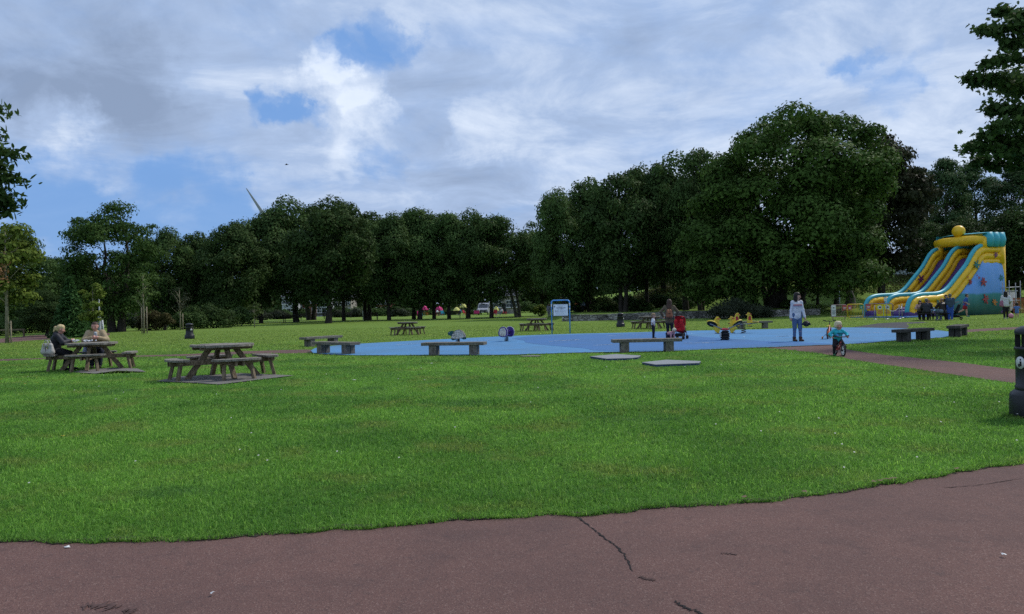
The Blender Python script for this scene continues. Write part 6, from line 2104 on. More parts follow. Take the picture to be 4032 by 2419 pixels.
# ---- crawling infant
g = G(916.5, 465.3)
person(g, R(38), 0.80, "fair-haired infant in pink crawling at the feet of the woman with the rucksack",
       dict(pelvis=(0, .17, .32), chest=(0, -.08, .36), neck=(0, -.17, .40), look=(0, -.8, -.55), headup=(0, -.5, .8), side=(1, 0, 0), lh=(.10, -.16, .055), rh=(-.10, -.13, .055), lf=(.09, .34, .045), rf=(-.09, .36, .045), lkp=(.1, -1, -.6), rkp=(-.1, -1, -.6), ltoe=(0, 1, -.1), rtoe=(0, 1, -.1), lep=(1, .3, 0), rep=(-1, .3, 0), lpalm=(0, 1, 0), rpalm=(0, 1, 0), grip=.2),
       top=C("pale_pink_cotton", (0.55, 0.27, 0.28)), legs=C("navy_cotton", (0.02, 0.022, 0.045)), hair=HM["fair"], hairstyle="shaggy", shoes=None, child=.8, res=.011, skin=M_skin2, build=1.15)

# ---- boy in the white T-shirt
g, H = hpx(893.5, 463.6, 33)
person(g, R(70), H, "boy in a white T-shirt and navy leggings standing with his hand on his hip", dict(lf=(.05, 0, .045), rf=(-.05, .01, .045), rh=(-.10, -.045, .57), lh=(.105, -.06, .56), rep=(-1, .4, 0), lep=(1, .6, 0), look=(0, -1, -.1), grip=.7),
       top=C("white_cotton", (0.62, 0.64, 0.68)), legs=C("navy_leggings", (0.016, 0.017, 0.030)), hair=HM["sandy"], hairstyle="short", shoes=C("dark_trainer", (0.03, 0.03, 0.04)), sleeve=.4, child=.55, res=.009)

# ---- toddler on the balance bike
def bike(loc, yaw, wr, wb, mfr, mrim, label, cat, saddle_m, saddle_h, bar_h, bar_w, stab=False, name="balance_bike", disc=None):
    """local x forward, origin on the ground between the wheels"""
    o = empty(name, loc, yaw, label, cat)
    for nm, x in (("front_wheel", wb / 2), ("rear_wheel", -wb / 2)):
        t = MB(); t.torus((x, 0, wr), wr - 0.018, 0.020, 'Y', 28, 8); w = t.build("wheel", M_blackm, o)
        t = MB(); t.torus((x, 0, wr), wr - 0.042, 0.012, 'Y', 24, 6)
        for k in range(6 if disc is None else 10):
            a = k * 2 * math.pi / (6 if disc is None else 10); t.tube([(x, 0, wr), (x + (wr - .045) * math.cos(a), 0, wr + (wr - .045) * math.sin(a))], 0.010 if disc is None else 0.004, 5)
        t.build("rim", mrim, w)
        MB().tube([(x, -0.045, wr), (x, 0.045, wr)], 0.018, 10).build("hub", M_dsteel, w)
        if disc is not None and x < 0: MB().lathe([(0, -0.012), (wr * .58, -0.012), (wr * .58, 0.012), (0, 0.012)], 18, M=Matrix.Translation((x, 0, wr)) @ Matrix.Rotation(R(90), 4, 'X')).build("spoke_disc", disc, w)
    hx_, hz = wb / 2 - 0.10, bar_h * 0.80
    f = MB(); f.tube([(hx_ - .01, 0, hz - .06), (-0.02, 0, wr * 1.05), (-wb / 2 + .05, 0, wr + .01)], 0.019, 8)
    f.tube([(hx_ - .02, 0, hz - .03), (-wb * .20, 0, saddle_h - .09)], 0.016, 8); f.tube([(-wb * .20, 0, saddle_h - .05), (-0.05, 0, wr * 1.0)], 0.016, 8)
    for s in (-.042, .042): f.tube([(-wb / 2, s, wr), (-wb * .22, s * .5, saddle_h - .12)], 0.010, 6).tube([(-wb / 2, s, wr), (-.03, s * .5, wr * 1.0)], 0.010, 6)
    f.build("frame", mfr, o)
    f = MB(); f.tube([(hx_, 0, hz + .02), (hx_ + .035, 0, wr * 2 + .03)], 0.017, 8)
    for s in (-.042, .042): f.tube([(hx_ + .035, s, wr * 2 + .03), (wb / 2, s, wr)], 0.012, 6)
    f.tube([(hx_ + .035, -.042, wr * 2 + .03), (hx_ + .035, .042, wr * 2 + .03)], 0.013, 6); f.build("fork", M_dsteel if not stab else mfr, o)
    h = MB(); h.tube([(hx_, 0, hz), (hx_ - .02, 0, bar_h - .02)], 0.014, 8); h.tube([(hx_ - .05, -bar_w / 2, bar_h + .01), (hx_ - .02, -bar_w * .2, bar_h - .015), (hx_ - .02, bar_w * .2, bar_h - .015), (hx_ - .05, bar_w / 2, bar_h + .01)], 0.013, 8)
    hb = h.build("handlebar", M_dsteel, o)
    for s in (-1, 1): MB().tube([(hx_ - .045, s * (bar_w / 2 - .10), bar_h + .006), (hx_ - .05, s * bar_w / 2, bar_h + .01)], 0.018, 8).build("grip", M_blackm, hb)
    mesh_obj("saddle", sdf_mesh("saddle", [((-wb * .28, -.03, saddle_h), (-wb * .06, 0, saddle_h + .005), .032, .018, .03), ((-wb * .28, .03, saddle_h), (-wb * .06, 0, saddle_h + .005), .032, .018, .03)], .007), saddle_m, o)
    MB().tube([(-wb * .19, 0, saddle_h - .02), (-wb * .2, 0, saddle_h - .10)], 0.013, 8).build("seat_post", M_dsteel, o)
    if stab:
        for s in (-1, 1):
            t = MB(); t.torus((-wb / 2 - .02, s * .19, .058), 0.035, 0.022, 'Y', 16, 7); t.lathe([(0, -.012), (.03, -.012), (.03, .012), (0, .012)], 12, M=Matrix.Translation((-wb / 2 - .02, s * .19, .058)) @ Matrix.Rotation(R(90), 4, 'X')); t.build("stabiliser_wheel", M_iso, o)
            MB().tube([(-wb / 2, s * .05, wr), (-wb / 2 - .02, s * .15, .11), (-wb / 2 - .02, s * .17, .058)], 0.009, 6).build("stabiliser_arm", M_grey, o)
        MB().box((-wb * .2, -.055, wr + .02), (wb * .55, .02, .10), bev=0.008).build("chain_guard", M_yellow, o)
        for s in (-1, 1): MB().tube([(0, s * .05, wr), (0.06 * s, s * .07, wr - .06 * s), (.06 * s, s * .13, wr - .06 * s)], 0.009, 6).build("pedal", M_blackm, o)
    return o


M_pinkred = C("pinkish_red_paint", (0.42, 0.075, 0.075), rough=0.4, bump=0.0)
g = G(1147.5, 486.6)
dirb = math.atan2(-.997, -.057)
bike(g, dirb, 0.155, 0.60, M_pinkred, M_label, "red balance bike with white wheels ridden by the toddler", "balance bike", M_blackm, 0.33, 0.52, 0.42)
H = 48.8 / F * g.y
tyaw = dirb + R(90)
tod = person(g + Vector((-math.cos(dirb) * .10, -math.sin(dirb) * .10, 0)), tyaw, H, "fair-haired toddler in a turquoise hoodie and green wellies on a balance bike",
             dict(pelvis=(0, .02, .43), chest=(0, -.035, .625), neck=(0, -.05, .715), look=(.72, -.70, -.05), lf=(.135, .02, .05), rf=(-.135, -.09, .05), lh=(.205, -.175, .545), rh=(-.205, -.175, .545), lep=(1, .2, -.6), rep=(-1, .2, -.6), lkp=(.5, -1, 0), rkp=(-.5, -1, 0), grip=1.1, shw=.115, lpalm=(0, -.3, -1), rpalm=(0, -.3, -1)),
             top=C("turquoise_hoodie", (0.030, 0.40, 0.50)), legs=C("black_joggers", (0.014, 0.014, 0.018)), hair=HM["fair"], hairstyle="shaggy", shoes=(C("green_rubber_boot", (0.012, 0.10, 0.035), rough=0.35), .50), child=.78, res=.0075, hood=True, skin=M_skin2, build=1.12)
c0 = tod["_che"]
MB().lathe([(0, 0), (.042, 0), (.042, .006), (0, .007)], 16, M=Matrix.Translation((-.055, c0[1] - .098, c0[2] - .06)) @ Matrix.Rotation(R(90), 4, 'X')).build("chest_badge", C("badge_blue", (0.10, 0.30, 0.62)), tod)
mb = MB()
for k in range(6): mb.box((-.035 + .028 * k, c0[1] - .101 + abs(k - 2) * .004, c0[2] - .0), (.018, .006, .028))
mb.build("chest_print", C("navy_print", (0.02, 0.06, 0.12)), tod)

# ---- parked child's bicycle with stabilisers
g = G(1133.5, 463.6)
bike(g, R(60), 0.20, 0.62, M_pinkred, M_grey, "child's bicycle with yellow saddle and stabilisers standing on the blue surface behind the toddler", "bicycle", M_yellow, 0.49, 0.68, 0.46, True, "child_bicycle", C("orange_disc", (0.50, 0.12, 0.03)))

# ---- the couple at the picnic table
tc_ = t_couple.location
taz = t_couple.rotation_euler.z
def seat_pos(q, r, t=0.0):
    a = taz + q * math.pi / 2
    return Vector((tc_.x + r * math.cos(a) - t * math.sin(a), tc_.y + r * math.sin(a) + t * math.cos(a), 0))
SIT = dict(pelvis=(0, .0, .335), chest=(0, -.03, .535), neck=(0, -.045, .635), lf=(.06, -.26, .045), rf=(-.06, -.24, .045), lkp=(.1, -.3, 1), rkp=(-.1, -.3, 1))
a = taz + 3 * math.pi / 2    # seat at the left
pw = seat_pos(3, 1.10, 0.10)
pw = G(83, 506); pw = seat_pos(3, .97, -0.14)
yaw_w = a + math.pi + R(90)
person(pw, yaw_w, 1.60, "blonde woman with a ponytail and glasses in a black jacket sitting at the picnic table", dict(SIT, chest=(0, -.055, .53), neck=(0, -.085, .625), look=(.05, -1, -.30), lh=(.06, -.285, .515), rh=(-.05, -.27, .515), lep=(1, .2, -.7), rep=(-1, .2, -.7), grip=.8, lf=(.06, -.25, .045), rf=(-.06, -.17, .045)),
       top=C("black_jacket", (0.013, 0.014, 0.020), rough=0.6), legs=C("black_trousers", (0.012, 0.012, 0.016)), hair=HM["blond"], hairstyle="pony", shoes=C("black_shoe", (0.012, 0.012, 0.014)), res=.0095, hood=True, topfat=.022, build=1.08, skin=M_skin2, skirt=.02)
a = taz + 2 * math.pi / 2    # seat at the back
pm = seat_pos(2, .98, 0.06)
man = person(pm, a + math.pi + R(90) + R(8), 1.66, "man with cropped hair in a beige jacket sitting behind the picnic table and eating", dict(SIT, chest=(0, -.06, .53), neck=(0, -.085, .625), look=(-.30, -1, -.22), lh=(.055, -.255, .52), rh=(-.055, -.26, .525), lep=(1, .2, -.7), rep=(-1, .2, -.7), grip=1.0, lpalm=(-1, .2, .3), rpalm=(1, .2, .3)),
       top=C("beige_jacket", (0.36, 0.275, 0.165)), legs=C("dark_jeans", (0.02, 0.024, 0.045)), hair=HM["brown"], hairstyle="shorn", shoes=C("dark_shoe", (0.02, 0.018, 0.016)), res=.0095, topfat=.020, skin=M_skin2, build=1.1)
L = [((-.012 * 1.66, -.145 * 1.66, .53 * 1.66), (-.006 * 1.66, -.155 * 1.66, .60 * 1.66), .024, .034, .01), ((.012 * 1.66, -.145 * 1.66, .53 * 1.66), (.006 * 1.66, -.155 * 1.66, .60 * 1.66), .024, .034, .01)]
mesh_obj("shirt_front", sdf_mesh("shirt_front", L, .009), C("pale_shirt", (0.42, 0.44, 0.48)), man)
# paper and food on the table
def crumple(loc, sx, sy, sz, label, seed):
    r = np.random.default_rng(seed); L = []
    for k in range(9): c = (r.uniform(-.5, .5) * sx, r.uniform(-.5, .5) * sy, r.uniform(.1, .55) * sz); L.append((c, (c[0] + r.uniform(-.06, .06), c[1] + r.uniform(-.06, .06), c[2] + r.uniform(-.01, .02)), .022, .012, .012))
    o = mesh_obj("food_wrapper", sdf_mesh("food_wrapper", L, .008), C("white_paper", (0.62, 0.64, 0.68), bump=0.5)); o.location = loc
    tag(o, label, "food wrapper", "white paper food wrappers on the couple's table")
tw = lambda q, r, t=0: seat_pos(q, r, t) + Vector((0, 0, .76))
crumple(tw(3, .45, -.10), .22, .16, .16, "white paper wrapper at the blonde woman's hands", 1)
crumple(tw(2, .42, .08), .40, .20, .08, "wide white paper wrapper spread in front of the man", 2)
# handbag on the seat
hb = seat_pos(3, 1.02, .26); hb.z = .469
bag = empty("handbag", hb, R(-12), "pale grey handbag standing on the seat beside the woman in black", "handbag")
M_bag = C("pale_grey_leather", (0.40, 0.375, 0.345), rough=0.45, bump=0.1)
mesh_obj("bag_body", sdf_mesh("bag_body", [((-.13, 0, .07), (-.10, 0, .25), .075, .05, .05), ((.13, 0, .07), (.10, 0, .25), .075, .05, .05), ((-.1, 0, .07), (.1, 0, .07), .075, .075, .05), ((-.08, 0, .25), (.08, 0, .25), .05, .05, .05)], .011), M_bag, bag)
for y in (-.045, .045): MB().tube([(-.07, y, .24), (-.062, y, .33), (-.03, y, .385), (.03, y, .385), (.062, y, .33), (.07, y, .24)], 0.011, 7).build("handle", M_bag, bag)
for x in (-.07, .07): MB().box((x, -.062, .265), (.022, .012, .05), bev=.003).build("buckle", C("brass", (0.45, 0.33, 0.12), rough=0.35, metal=0.8), bag)
MB().box((0, -.079, .16), (.012, .012, .14), bev=.003).build("seam", C("dark_seam", (0.09, 0.085, 0.08)), bag)
# carrier bag hanging beside the man
cb_ = seat_pos(2, .92, .33); cb_.z = .30
o = mesh_obj("carrier_bag", sdf_mesh("carrier_bag", [((0, 0, .05), (0, 0, .3), .10, .045, .04), ((.07, 0, .04), (.02, 0, .25), .08, .04, .04)], .012), C("blue_white_plastic", (0.30, 0.34, 0.50), dirt=(0.05, 0.06, 0.25), dirt_scale=5)); o.location = cb_
tag(o, "blue and white carrier bag hanging by the man in the beige jacket", "carrier bag")
# ------------------------------------------------------------------ group at the dark table by the slide
gt = ground_at(1275, 51.0)
dt = empty("picnic_table", gt, R(-20), "dark stained picnic table with the family beside the slide", "picnic table")
mb = MB()
for k in range(5): mb.box((0, -0.30 + k * 0.15, 0.75), (1.75, 0.142, 0.04), bev=.005)
mb.build("tabletop", M_wooddark, dt)
for s in (-1, 1):
    mb = MB()
    for k in range(2): mb.box((0, s * (0.66 + k * 0.14), 0.45), (1.75, 0.132, 0.04), bev=.005)
    mb.build("seat", M_wooddark, dt)
    for x in (-0.62, 0.62):
        mb = MB(); mb.beam((x, s * 0.22, 0.73), (x, s * 0.72, 0.0), 0.05, 0.10, (0, 1, 0.6)); mb.build("leg", M_wooddark, dt)
for x in (-0.565, 0.565):
    mb = MB(); mb.beam((x, -0.80, 0.40), (x, 0.80, 0.40), 0.05, 0.10); mb.build("cross_beam", M_wooddark, dt)
FAM = "family around the dark picnic table"
def rel(x, y, z=0):
    return wpos(dt, (x, y, z))
def sit_person(p, yaw, H, label, **k):
    pose = dict(SIT); pose.update(lh=(.09, -.24, .44), rh=(-.09, -.24, .44), lep=(1, .2, -.6), rep=(-1, .2, -.6), grip=.6, look=(0, -1, -.15)); pose.update(k.pop("pose", {}))
    return person(p, yaw, H, label, pose, res=k.pop("res", .0135), **k)
hat = sit_person(rel(-.42, -.74), R(160), 1.75, "man in a white cap and dark jumper seen from behind at the dark table", top=C("charcoal_jumper", (0.035, 0.036, 0.045)), legs=C("dark_trousers", (0.02, 0.02, 0.022)), hair=HM["grey"], shoes=C("dark_shoe", (0.02, 0.018, 0.016)), build=1.2, group=FAM)
hh = Vector(hat["_head"])
mesh_obj("cap", sdf_mesh("cap", [((hh.x, hh.y + .0, hh.z + .085), (hh.x, hh.y - .03, hh.z + .088), .092, .088, .02), ((hh.x, hh.y - .09, hh.z + .062), (hh.x, hh.y - .13, hh.z + .055), .05, .035, .02)], .012), C("white_cap", (0.55, 0.55, 0.55)), hat)
sit_person(rel(-.62, .76), R(-20), 1.62, "dark-haired woman facing the camera on the far side of the dark table", top=C("peach_top", (0.42, 0.27, 0.22)), legs=C("dark_trousers", (0.02, 0.02, 0.022)), hair=HM["dark"], hairstyle="long", group=FAM)
sit_person(rel(.02, .74), R(-22), 1.28, "small child in a pale blue top across the dark table", top=C("pale_blue_top", (0.22, 0.36, 0.52)), legs=C("navy_cotton", (0.02, 0.022, 0.045)), hair=HM["brown"], hairstyle="shaggy", child=.5, group=FAM)
lj = sit_person(rel(.52, -.66, .0), R(185), 1.78, "bald man in a dark leather jacket and pale jeans at the dark table", top=C("brown_black_leather", (0.022, 0.015, 0.013), rough=0.45), legs=C("pale_denim", (0.17, 0.21, 0.28)), hair=None, shoes=C("white_trainer", (0.5, 0.5, 0.5)), skin=cmat("skin_tanned", (0.30, 0.165, 0.115), rough=0.55, var=0.05, bump=0.0), build=1.25, pose=dict(look=(.5, -1, -.1)), group=FAM)
g = ground_at(1299.5, 50.0)
person(g, R(160), 34 / F * 50.0 + .1, "person in a denim jacket and bright blue trousers standing by the dark table", dict(lf=(.045, 0, .045), rf=(-.05, .01, .045), lh=(.07, -.12, .52), rh=(-.08, -.11, .52), lep=(1, .5, 0), rep=(-1, .5, 0), look=(0, -1, -.35)),
       top=C("dark_denim_jacket", (0.045, 0.070, 0.105)), legs=C("bright_blue_trousers", (0.030, 0.085, 0.36)), hair=HM["grey"], shoes=C("cream_shoe", (0.42, 0.40, 0.36)), res=.0135, build=1.15, topfat=.018, group=FAM)
g = ground_at(1294.0, 51.6)
person(g, R(30), 1.62, "dark-haired person half hidden behind the one in the denim jacket", dict(), top=C("dark_brown_top", (0.03, 0.022, 0.02)), legs=C("dark_trousers", (0.02, 0.02, 0.022)), hair=HM["dark"], hairstyle="short", shoes=C("dark_shoe", (0.02, 0.018, 0.016)), res=.0135, group=FAM)
pushchair(ground_at(1306.5, 50.6), R(150), C("black_canvas", (0.016, 0.016, 0.02)), "black pushchair parked beside the person in the denim jacket", 1.05)
bx_ = mesh_obj("snack_bag", sdf_mesh("snack_bag", [((-.10, 0, .05), (-.09, 0, .26), .06, .04, .03), ((.10, 0, .05), (.09, 0, .26), .06, .04, .03)], .012), C("orange_white_plastic", (0.55, 0.55, 0.52), dirt=(0.55, 0.13, 0.03), dirt_scale=7)); bx_.location = rel(-.2, -.05, .772)
tag(bx_, "orange and white carrier bag standing on the dark picnic table", "carrier bag")

# runner
g = ground_at(1320, 57.5); H = 31.2 / F * 57.5
person(g, R(62), H, "boy in a blue shirt and red shorts running in front of the slide",
       dict(pelvis=(0, 0, .53), chest=(0, -.035, .735), neck=(0, -.055, .832), lf=(.045, -.06, .045), rf=(-.05, .30, .19), rkp=(0, -1, -.5), lh=(.13, .06, .53), rh=(-.13, -.11, .56), rtoe=(0, .3, -1), look=(0, -1, -.05), grip=1.0),
       top=C("royal_blue_shirt", (0.030, 0.095, 0.36)), legs=C("red_shorts", (0.28, 0.015, 0.03)), hair=HM["brown"], hairstyle="short", shoes=C("teal_trainer", (0.03, 0.14, 0.16)), sleeve=.42, trouser=.33, res=.0125, skirt=.01)
# woman, toddler and ball at the right
g = ground_at(1375.5, 50.5); H = 1.76
wr_ = person(g, R(150), H, "woman with long black hair, white top and black trousers at the far right", dict(lf=(.05, .05, .045), rf=(-.04, -.05, .045), lh=(.16, -.03, .50), rh=(-.14, -.09, .56), look=(-.1, -1, 0)),
       top=C("white_blouse", (0.56, 0.56, 0.58)), legs=C("black_trousers", (0.012, 0.012, 0.016)), hair=HM["dark"], hairstyle="longer", shoes=C("cream_shoe", (0.42, 0.40, 0.36)), res=.0125, skirt=.03)
hp = wpos(wr_, (.20, .06, 1.0))
o = mesh_obj("shoulder_bag", sdf_mesh("shoulder_bag", [((-.05, 0, -.15), (-.04, 0, .12), .10, .07, .04), ((.08, 0, -.12), (.05, 0, .12), .09, .06, .04)], .014), C("dusky_pink_bag", (0.32, 0.13, 0.20))); o.location = hp; o.rotation_euler = (0, 0, R(170))
tag(o, "dusky pink shoulder bag carried by the woman in black trousers", "bag")
g = ground_at(1390.5, 51.5)
person(g, R(160), 18.6 / F * 51.5 + .04, "toddler in a pale blue outfit with arms spread beside the pink ball", dict(lh=(.33, -.04, .66), rh=(-.33, -.04, .66), lep=(0, 0, -1), rep=(0, 0, -1), lf=(.06, -.03, .045), rf=(-.06, .05, .045), grip=.3),
       top=C("light_blue_romper", (0.09, 0.18, 0.42)), legs=C("light_blue_shorts", (0.09, 0.18, 0.42)), hair=HM["dark"], hairstyle="shaggy", shoes=None, sleeve=.4, trouser=.35, child=.9, res=.011, build=1.15)
g = ground_at(1382.3, 51.2)
o = MB().sphere((0, 0, .165), .165, 20, 14).build("play_ball", mat("pink_ball", (0.62, 0.24, 0.32), 0.35, 0.05, 6)); o.location = g
tag(o, "pale pink ball on the grass between the woman and the toddler at right", "ball")

# ------------------------------------------------------------------ people behind the notice board
def far_person(px, d, h, yaw, label, top, legs, hair, style="short", group=None, child=0.0, pose=None, sleeve=1.0):
    return person(ground_at(px, d), yaw, h, label, pose or {}, top=top, legs=legs, hair=hair, hairstyle=style, shoes=C("dark_shoe", (0.02, 0.018, 0.016)), res=.02, child=child, group=group, sleeve=sleeve)
far_person(2133 / 2.88 + 10.0, 96, 1.65, R(0), "distant person in grey just right of the notice board's post", C("grey_top", (0.25, 0.25, 0.29)), C("grey_trousers", (0.20, 0.20, 0.24)), HM["dark"], "long")
fo = far_person(786.5, 96, 1.70, R(20), "distant person in a dark top carrying something orange, right of the notice board", C("dark_grey_top", (0.06, 0.05, 0.055)), C("dark_trousers", (0.02, 0.02, 0.022)), HM["brown"], "long", pose=dict(lh=(.05, -.15, .60), rh=(-.05, -.15, .60)))
o = mesh_obj("orange_bag", sdf_mesh("orange_bag", [((-.12, 0, 0), (.12, 0, .02), .11, .10, .05), ((-.2, .0, -.06), (0, 0, 0), .08, .1, .05)], .02), C("orange_fabric", (0.50, 0.16, 0.06))); o.location = wpos(fo, (0, -.30, 1.02)); tag(o, "orange bundle carried by the distant person right of the notice board", "bundle")
far_person(797, 95, 1.55, R(-10), "distant child in a checked blue shirt standing by the end of the stone wall", C("checked_shirt", (0.20, 0.24, 0.32)), C("dark_trousers", (0.02, 0.02, 0.022)), HM["dark"])

# ------------------------------------------------------------------ the tea garden under the trees
def far_table(px, d, m, label):
    o = empty("picnic_table", ground_at(px, d), R(20), label, "picnic table", "distant picnic tables under the trees")
    mb = MB()
    for k in range(4): mb.box((0, -0.27 + k * 0.18, 0.72), (1.5, 0.17, 0.04))
    mb.build("tabletop", m, o)
    for s in (-1, 1):
        MB().box((0, s * 0.72, 0.44), (1.5, 0.26, 0.04)).build("seat", m, o)
        for x in (-0.5, 0.5): MB().beam((x, s * 0.2, 0.72), (x, s * 0.7, 0), 0.06, 0.1, (0, 1, .6)).build("leg", m, o)
    return o


def parasol(px, d, top, wpx, m, label, fringe=True, closed=False):
    g = ground_at(px, d); Ht = at(px, top, d).z - g.z; rad = wpx / F * d / 2
    o = empty("parasol", g, 0.3, label, "parasol", "parasols in the tea garden")
    MB().tube([(0, 0, 0), (0, 0, Ht)], 0.03, 8).build("pole", M_label, o)
    mb = MB(); n = 8; prof = [(0.02, Ht), (rad * .35, Ht - .10), (rad * .7, Ht - .30), (rad, Ht - .62), (rad * 1.0, Ht - .80)]
    v = []
    for i, (q, z) in enumerate(prof):
        for k in range(n * 2):
            a = k * math.pi / n; f = (1.0 if k % 2 == 0 else .95) if i < 4 else 1.0
            v.append((q * f * math.cos(a), q * f * math.sin(a), z - (.05 if (k % 2 and i == 4) else 0)))
    N2 = n * 2; f = [(i * N2 + k, i * N2 + (k + 1) % N2, (i + 1) * N2 + (k + 1) % N2, (i + 1) * N2 + k) for i in range(len(prof) - 1) for k in range(N2)]
    mb.add(v, f, False); mb.build("canopy", m, o)
    MB().lathe([(0.2, 0), (0.2, 0.08), (0.05, 0.12)], 12).build("base", M_grey, o)
    return o


far_table(580.5, 152, M_orange, "orange wooden picnic table under the left pink parasol")
parasol(580.5, 152, 418.2, 10.5, M_pink, "left pink parasol over the orange table")
parasol(600.5, 152, 418.8, 10.5, M_pink, "right pink parasol beside the turquoise chair")
far_table(600.5, 152, M_pink, "pink picnic table under the right pink parasol")
parasol(624.5, 158, 420.0, 9.5, M_pyel, "lower yellow parasol, left of the two")
parasol(633.3, 150, 415.0, 10.5, M_pyel, "taller yellow parasol, right of the two")
far_table(631, 152, M_red, "red picnic table under the yellow parasols")
parasol(678.5, 140, 419.0, 7.5, M_pyel, "small pale yellow parasol in front of the grey-roofed house")
def far_chair(px, d, m, label, yaw=0.0):
    o = empty("garden_chair", ground_at(px, d), yaw, label, "chair", "coloured garden chairs in the tea garden")
    MB().box((0, 0, .40), (.6, .55, .05)).build("seat", m, o); MB().beam((0, .26, .40), (0, .42, 1.0), .6, .04, (0, 1, 0)).build("backrest", m, o)
    for x in (-.27, .27):
        MB().box((x, 0, .60), (.07, .6, .04)).build("armrest", m, o)
        for y in (-.25, .25): MB().box((x, y, .29), (.05, .05, .58)).build("leg", m, o)
far_chair(605.5, 149, M_cyan, "turquoise garden chair right of the right pink parasol", R(30)); far_chair(594, 149, M_pink, "pink garden chair left of the turquoise one", R(-40))
far_chair(636, 149, M_red, "red garden chair under the taller yellow parasol", R(60)); far_chair(676.5, 132, M_red, "red garden chair left of the reclining person", R(-20)); far_chair(690, 134, M_red, "dark red garden chair behind the reclining person", R(70))
far_chair(572.5, 150, M_pink, "pink garden chair far left of the parasols", R(10)); far_chair(576, 150, M_cyan, "turquoise garden chair left of the left pink parasol", R(10))
TG = "people in the tea garden"
sit_person(ground_at(597.3, 149), R(60), 1.65, "distant person in a white top sitting left of the right pink parasol", top=C("white_cotton", (0.62, 0.64, 0.68)), legs=C("dark_trousers", (0.02, 0.02, 0.022)), hair=HM["dark"], res=.02, group=TG)
sit_person(ground_at(630.2, 148.5), R(-70), 1.65, "distant person in pale blue sitting under the yellow parasols", top=C("pale_blue_top", (0.22, 0.36, 0.52)), legs=C("pale_denim", (0.17, 0.21, 0.28)), hair=HM["brown"], res=.02, group=TG)
sit_person(ground_at(687, 133), R(-70), 1.65, "distant person in white reclining on a dark red chair by the house", top=C("white_cotton", (0.62, 0.64, 0.68)), legs=C("pale_denim", (0.17, 0.21, 0.28)), hair=HM["grey"], res=.02, group=TG)
# pink barrier banner
o = empty("banner_fence", ground_at(648, 141), R(3), "low pink banner fence beside the white van", "fence"); wB = 7.5 / F * 141
MB().box((wB / 2, 0, .60), (wB, .03, .55)).build("banner", M_pink, o)
for x in (0, wB / 2, wB): MB().tube([(x, .03, 0), (x, .03, 1.0)], 0.025, 6).build("post", M_steel, o)

# white van
M_vanw = mat('van_white', (0.30, 0.31, 0.34), 0.35, 0.05, 2)
def van():
    g = ground_at(662.5, 148); o = empty("parked_van", g, R(-6), "white van facing the camera between the trunks", "van")
    prof = [(-2.6, .45), (-2.62, .85), (-2.35, 1.12), (-1.75, 1.28), (-1.05, 2.05), (-.8, 2.2), (2.4, 2.25), (2.5, 2.1), (2.5, .45)]
    M = Matrix.Rotation(R(90), 4, 'Z')
    MB().prism(prof, -.98, .98, M=M).build("body", M_vanw, o)
    v = [M @ Vector(p) for p in ((-1.70, -.86, 1.36), (-1.70, .86, 1.36), (-1.10, .78, 2.02), (-1.10, -.78, 2.02))]
    d = M.to_3x3() @ Vector((-.012, 0, .012))
    MB().add([p + d for p in v], [(0, 1, 2, 3)]).build("windscreen", M_glass, o)
    MB().box((0, -2.63, .78), (1.2, .03, .26)).build("grille", M_black, o); MB().box((0, -2.66, .50), (1.9, .12, .2), bev=.03).build("bumper", M_black, o); MB().box((0, -2.73, .52), (.52, .02, .11)).build("number_plate", M_label, o)
    for s in (-1, 1):
        MB().sphere((s * .76, -2.55, .93), (.2, .14, .13), 12, 8).build("headlight", M_steel, o)
        MB().box((s * 1.12, -1.45, 1.45), (.2, .08, .26), bev=.02).build("wing_mirror", M_black, o)
        MB().box((s * .985, -1.0, 1.62), (.012, .8, .5)).build("side_window", M_glass, o)
        for y in (-1.75, 1.6):
            t = MB(); t.torus((s * .88, y, .36), .27, .09, 'X', 20, 8); w = t.build("wheel", M_blackm, o); MB().sphere((s * .9, y, .36), (.08, .22, .22), 12, 8).build("hubcap", M_steel, w)


van()

# ------------------------------------------------------------------ park benches in the shade
def seat_bench():
    o = empty("park_bench"); mb = MB()
    for k in range(4): mb.box((0, -.2 + k * .13, .44), (1.7, .11, .035))
    mb.build("seat", M_wooddark, o); mb = MB()
    for k in range(3): mb.beam((-.85, .27 + k * .035, .58 + k * .14), (.85, .27 + k * .035, .58 + k * .14), .03, .11, (0, .2, 1))
    mb.build("backrest", M_wooddark, o)
    for x in (-.72, .72):
        MB().box((x, -.18, .22), (.06, .06, .44)).build("leg", M_dsteel, o); MB().beam((x, .22, 0), (x, .38, .95), .06, .06, (0, 1, 0)).build("leg", M_dsteel, o); MB().box((x, 0, .64), (.05, .5, .04)).build("armrest", M_dsteel, o)
    return o


sb = seat_bench()
for k, (px, d, yaw, l) in enumerate([(397, 104, 170, "dark park bench in the shade left of the single bare trunk"), (418.5, 135, 175, "pale-looking far park bench between two trunks left of the thickest trunk"), (437, 140, 182, "far dark park bench left of the thickest trunk under the white house"),
                                     (508, 112, 178, "dark park bench beside the twin-stemmed tree"), (620.5, 106, 182, "dark park bench below the yellow parasols"), (474, 150, 180, "far dark park bench by the pale flower bed"), (363, 150, 180, "far dark park bench at the left end of the row")]):
    o = sb if k == 0 else copy_tree(sb)
    o.location = ground_at(px, d); o.rotation_euler = (0, 0, R(yaw)); o.scale = (1.15,) * 3; tag(o, l, "bench", "dark park benches under the trees")
# timber rail at the far left
o = empty("timber_rail", ground_at(-8, 60), R(3), "low timber rail beside the pink path at the left edge", "rail")
MB().box((1.0, 0, .55), (2.6, .06, .12)).build("rail", M_wood, o)
for x in (-.2, 2.2): MB().box((x, .0, .3), (.1, .1, .6)).build("post", M_wood, o)

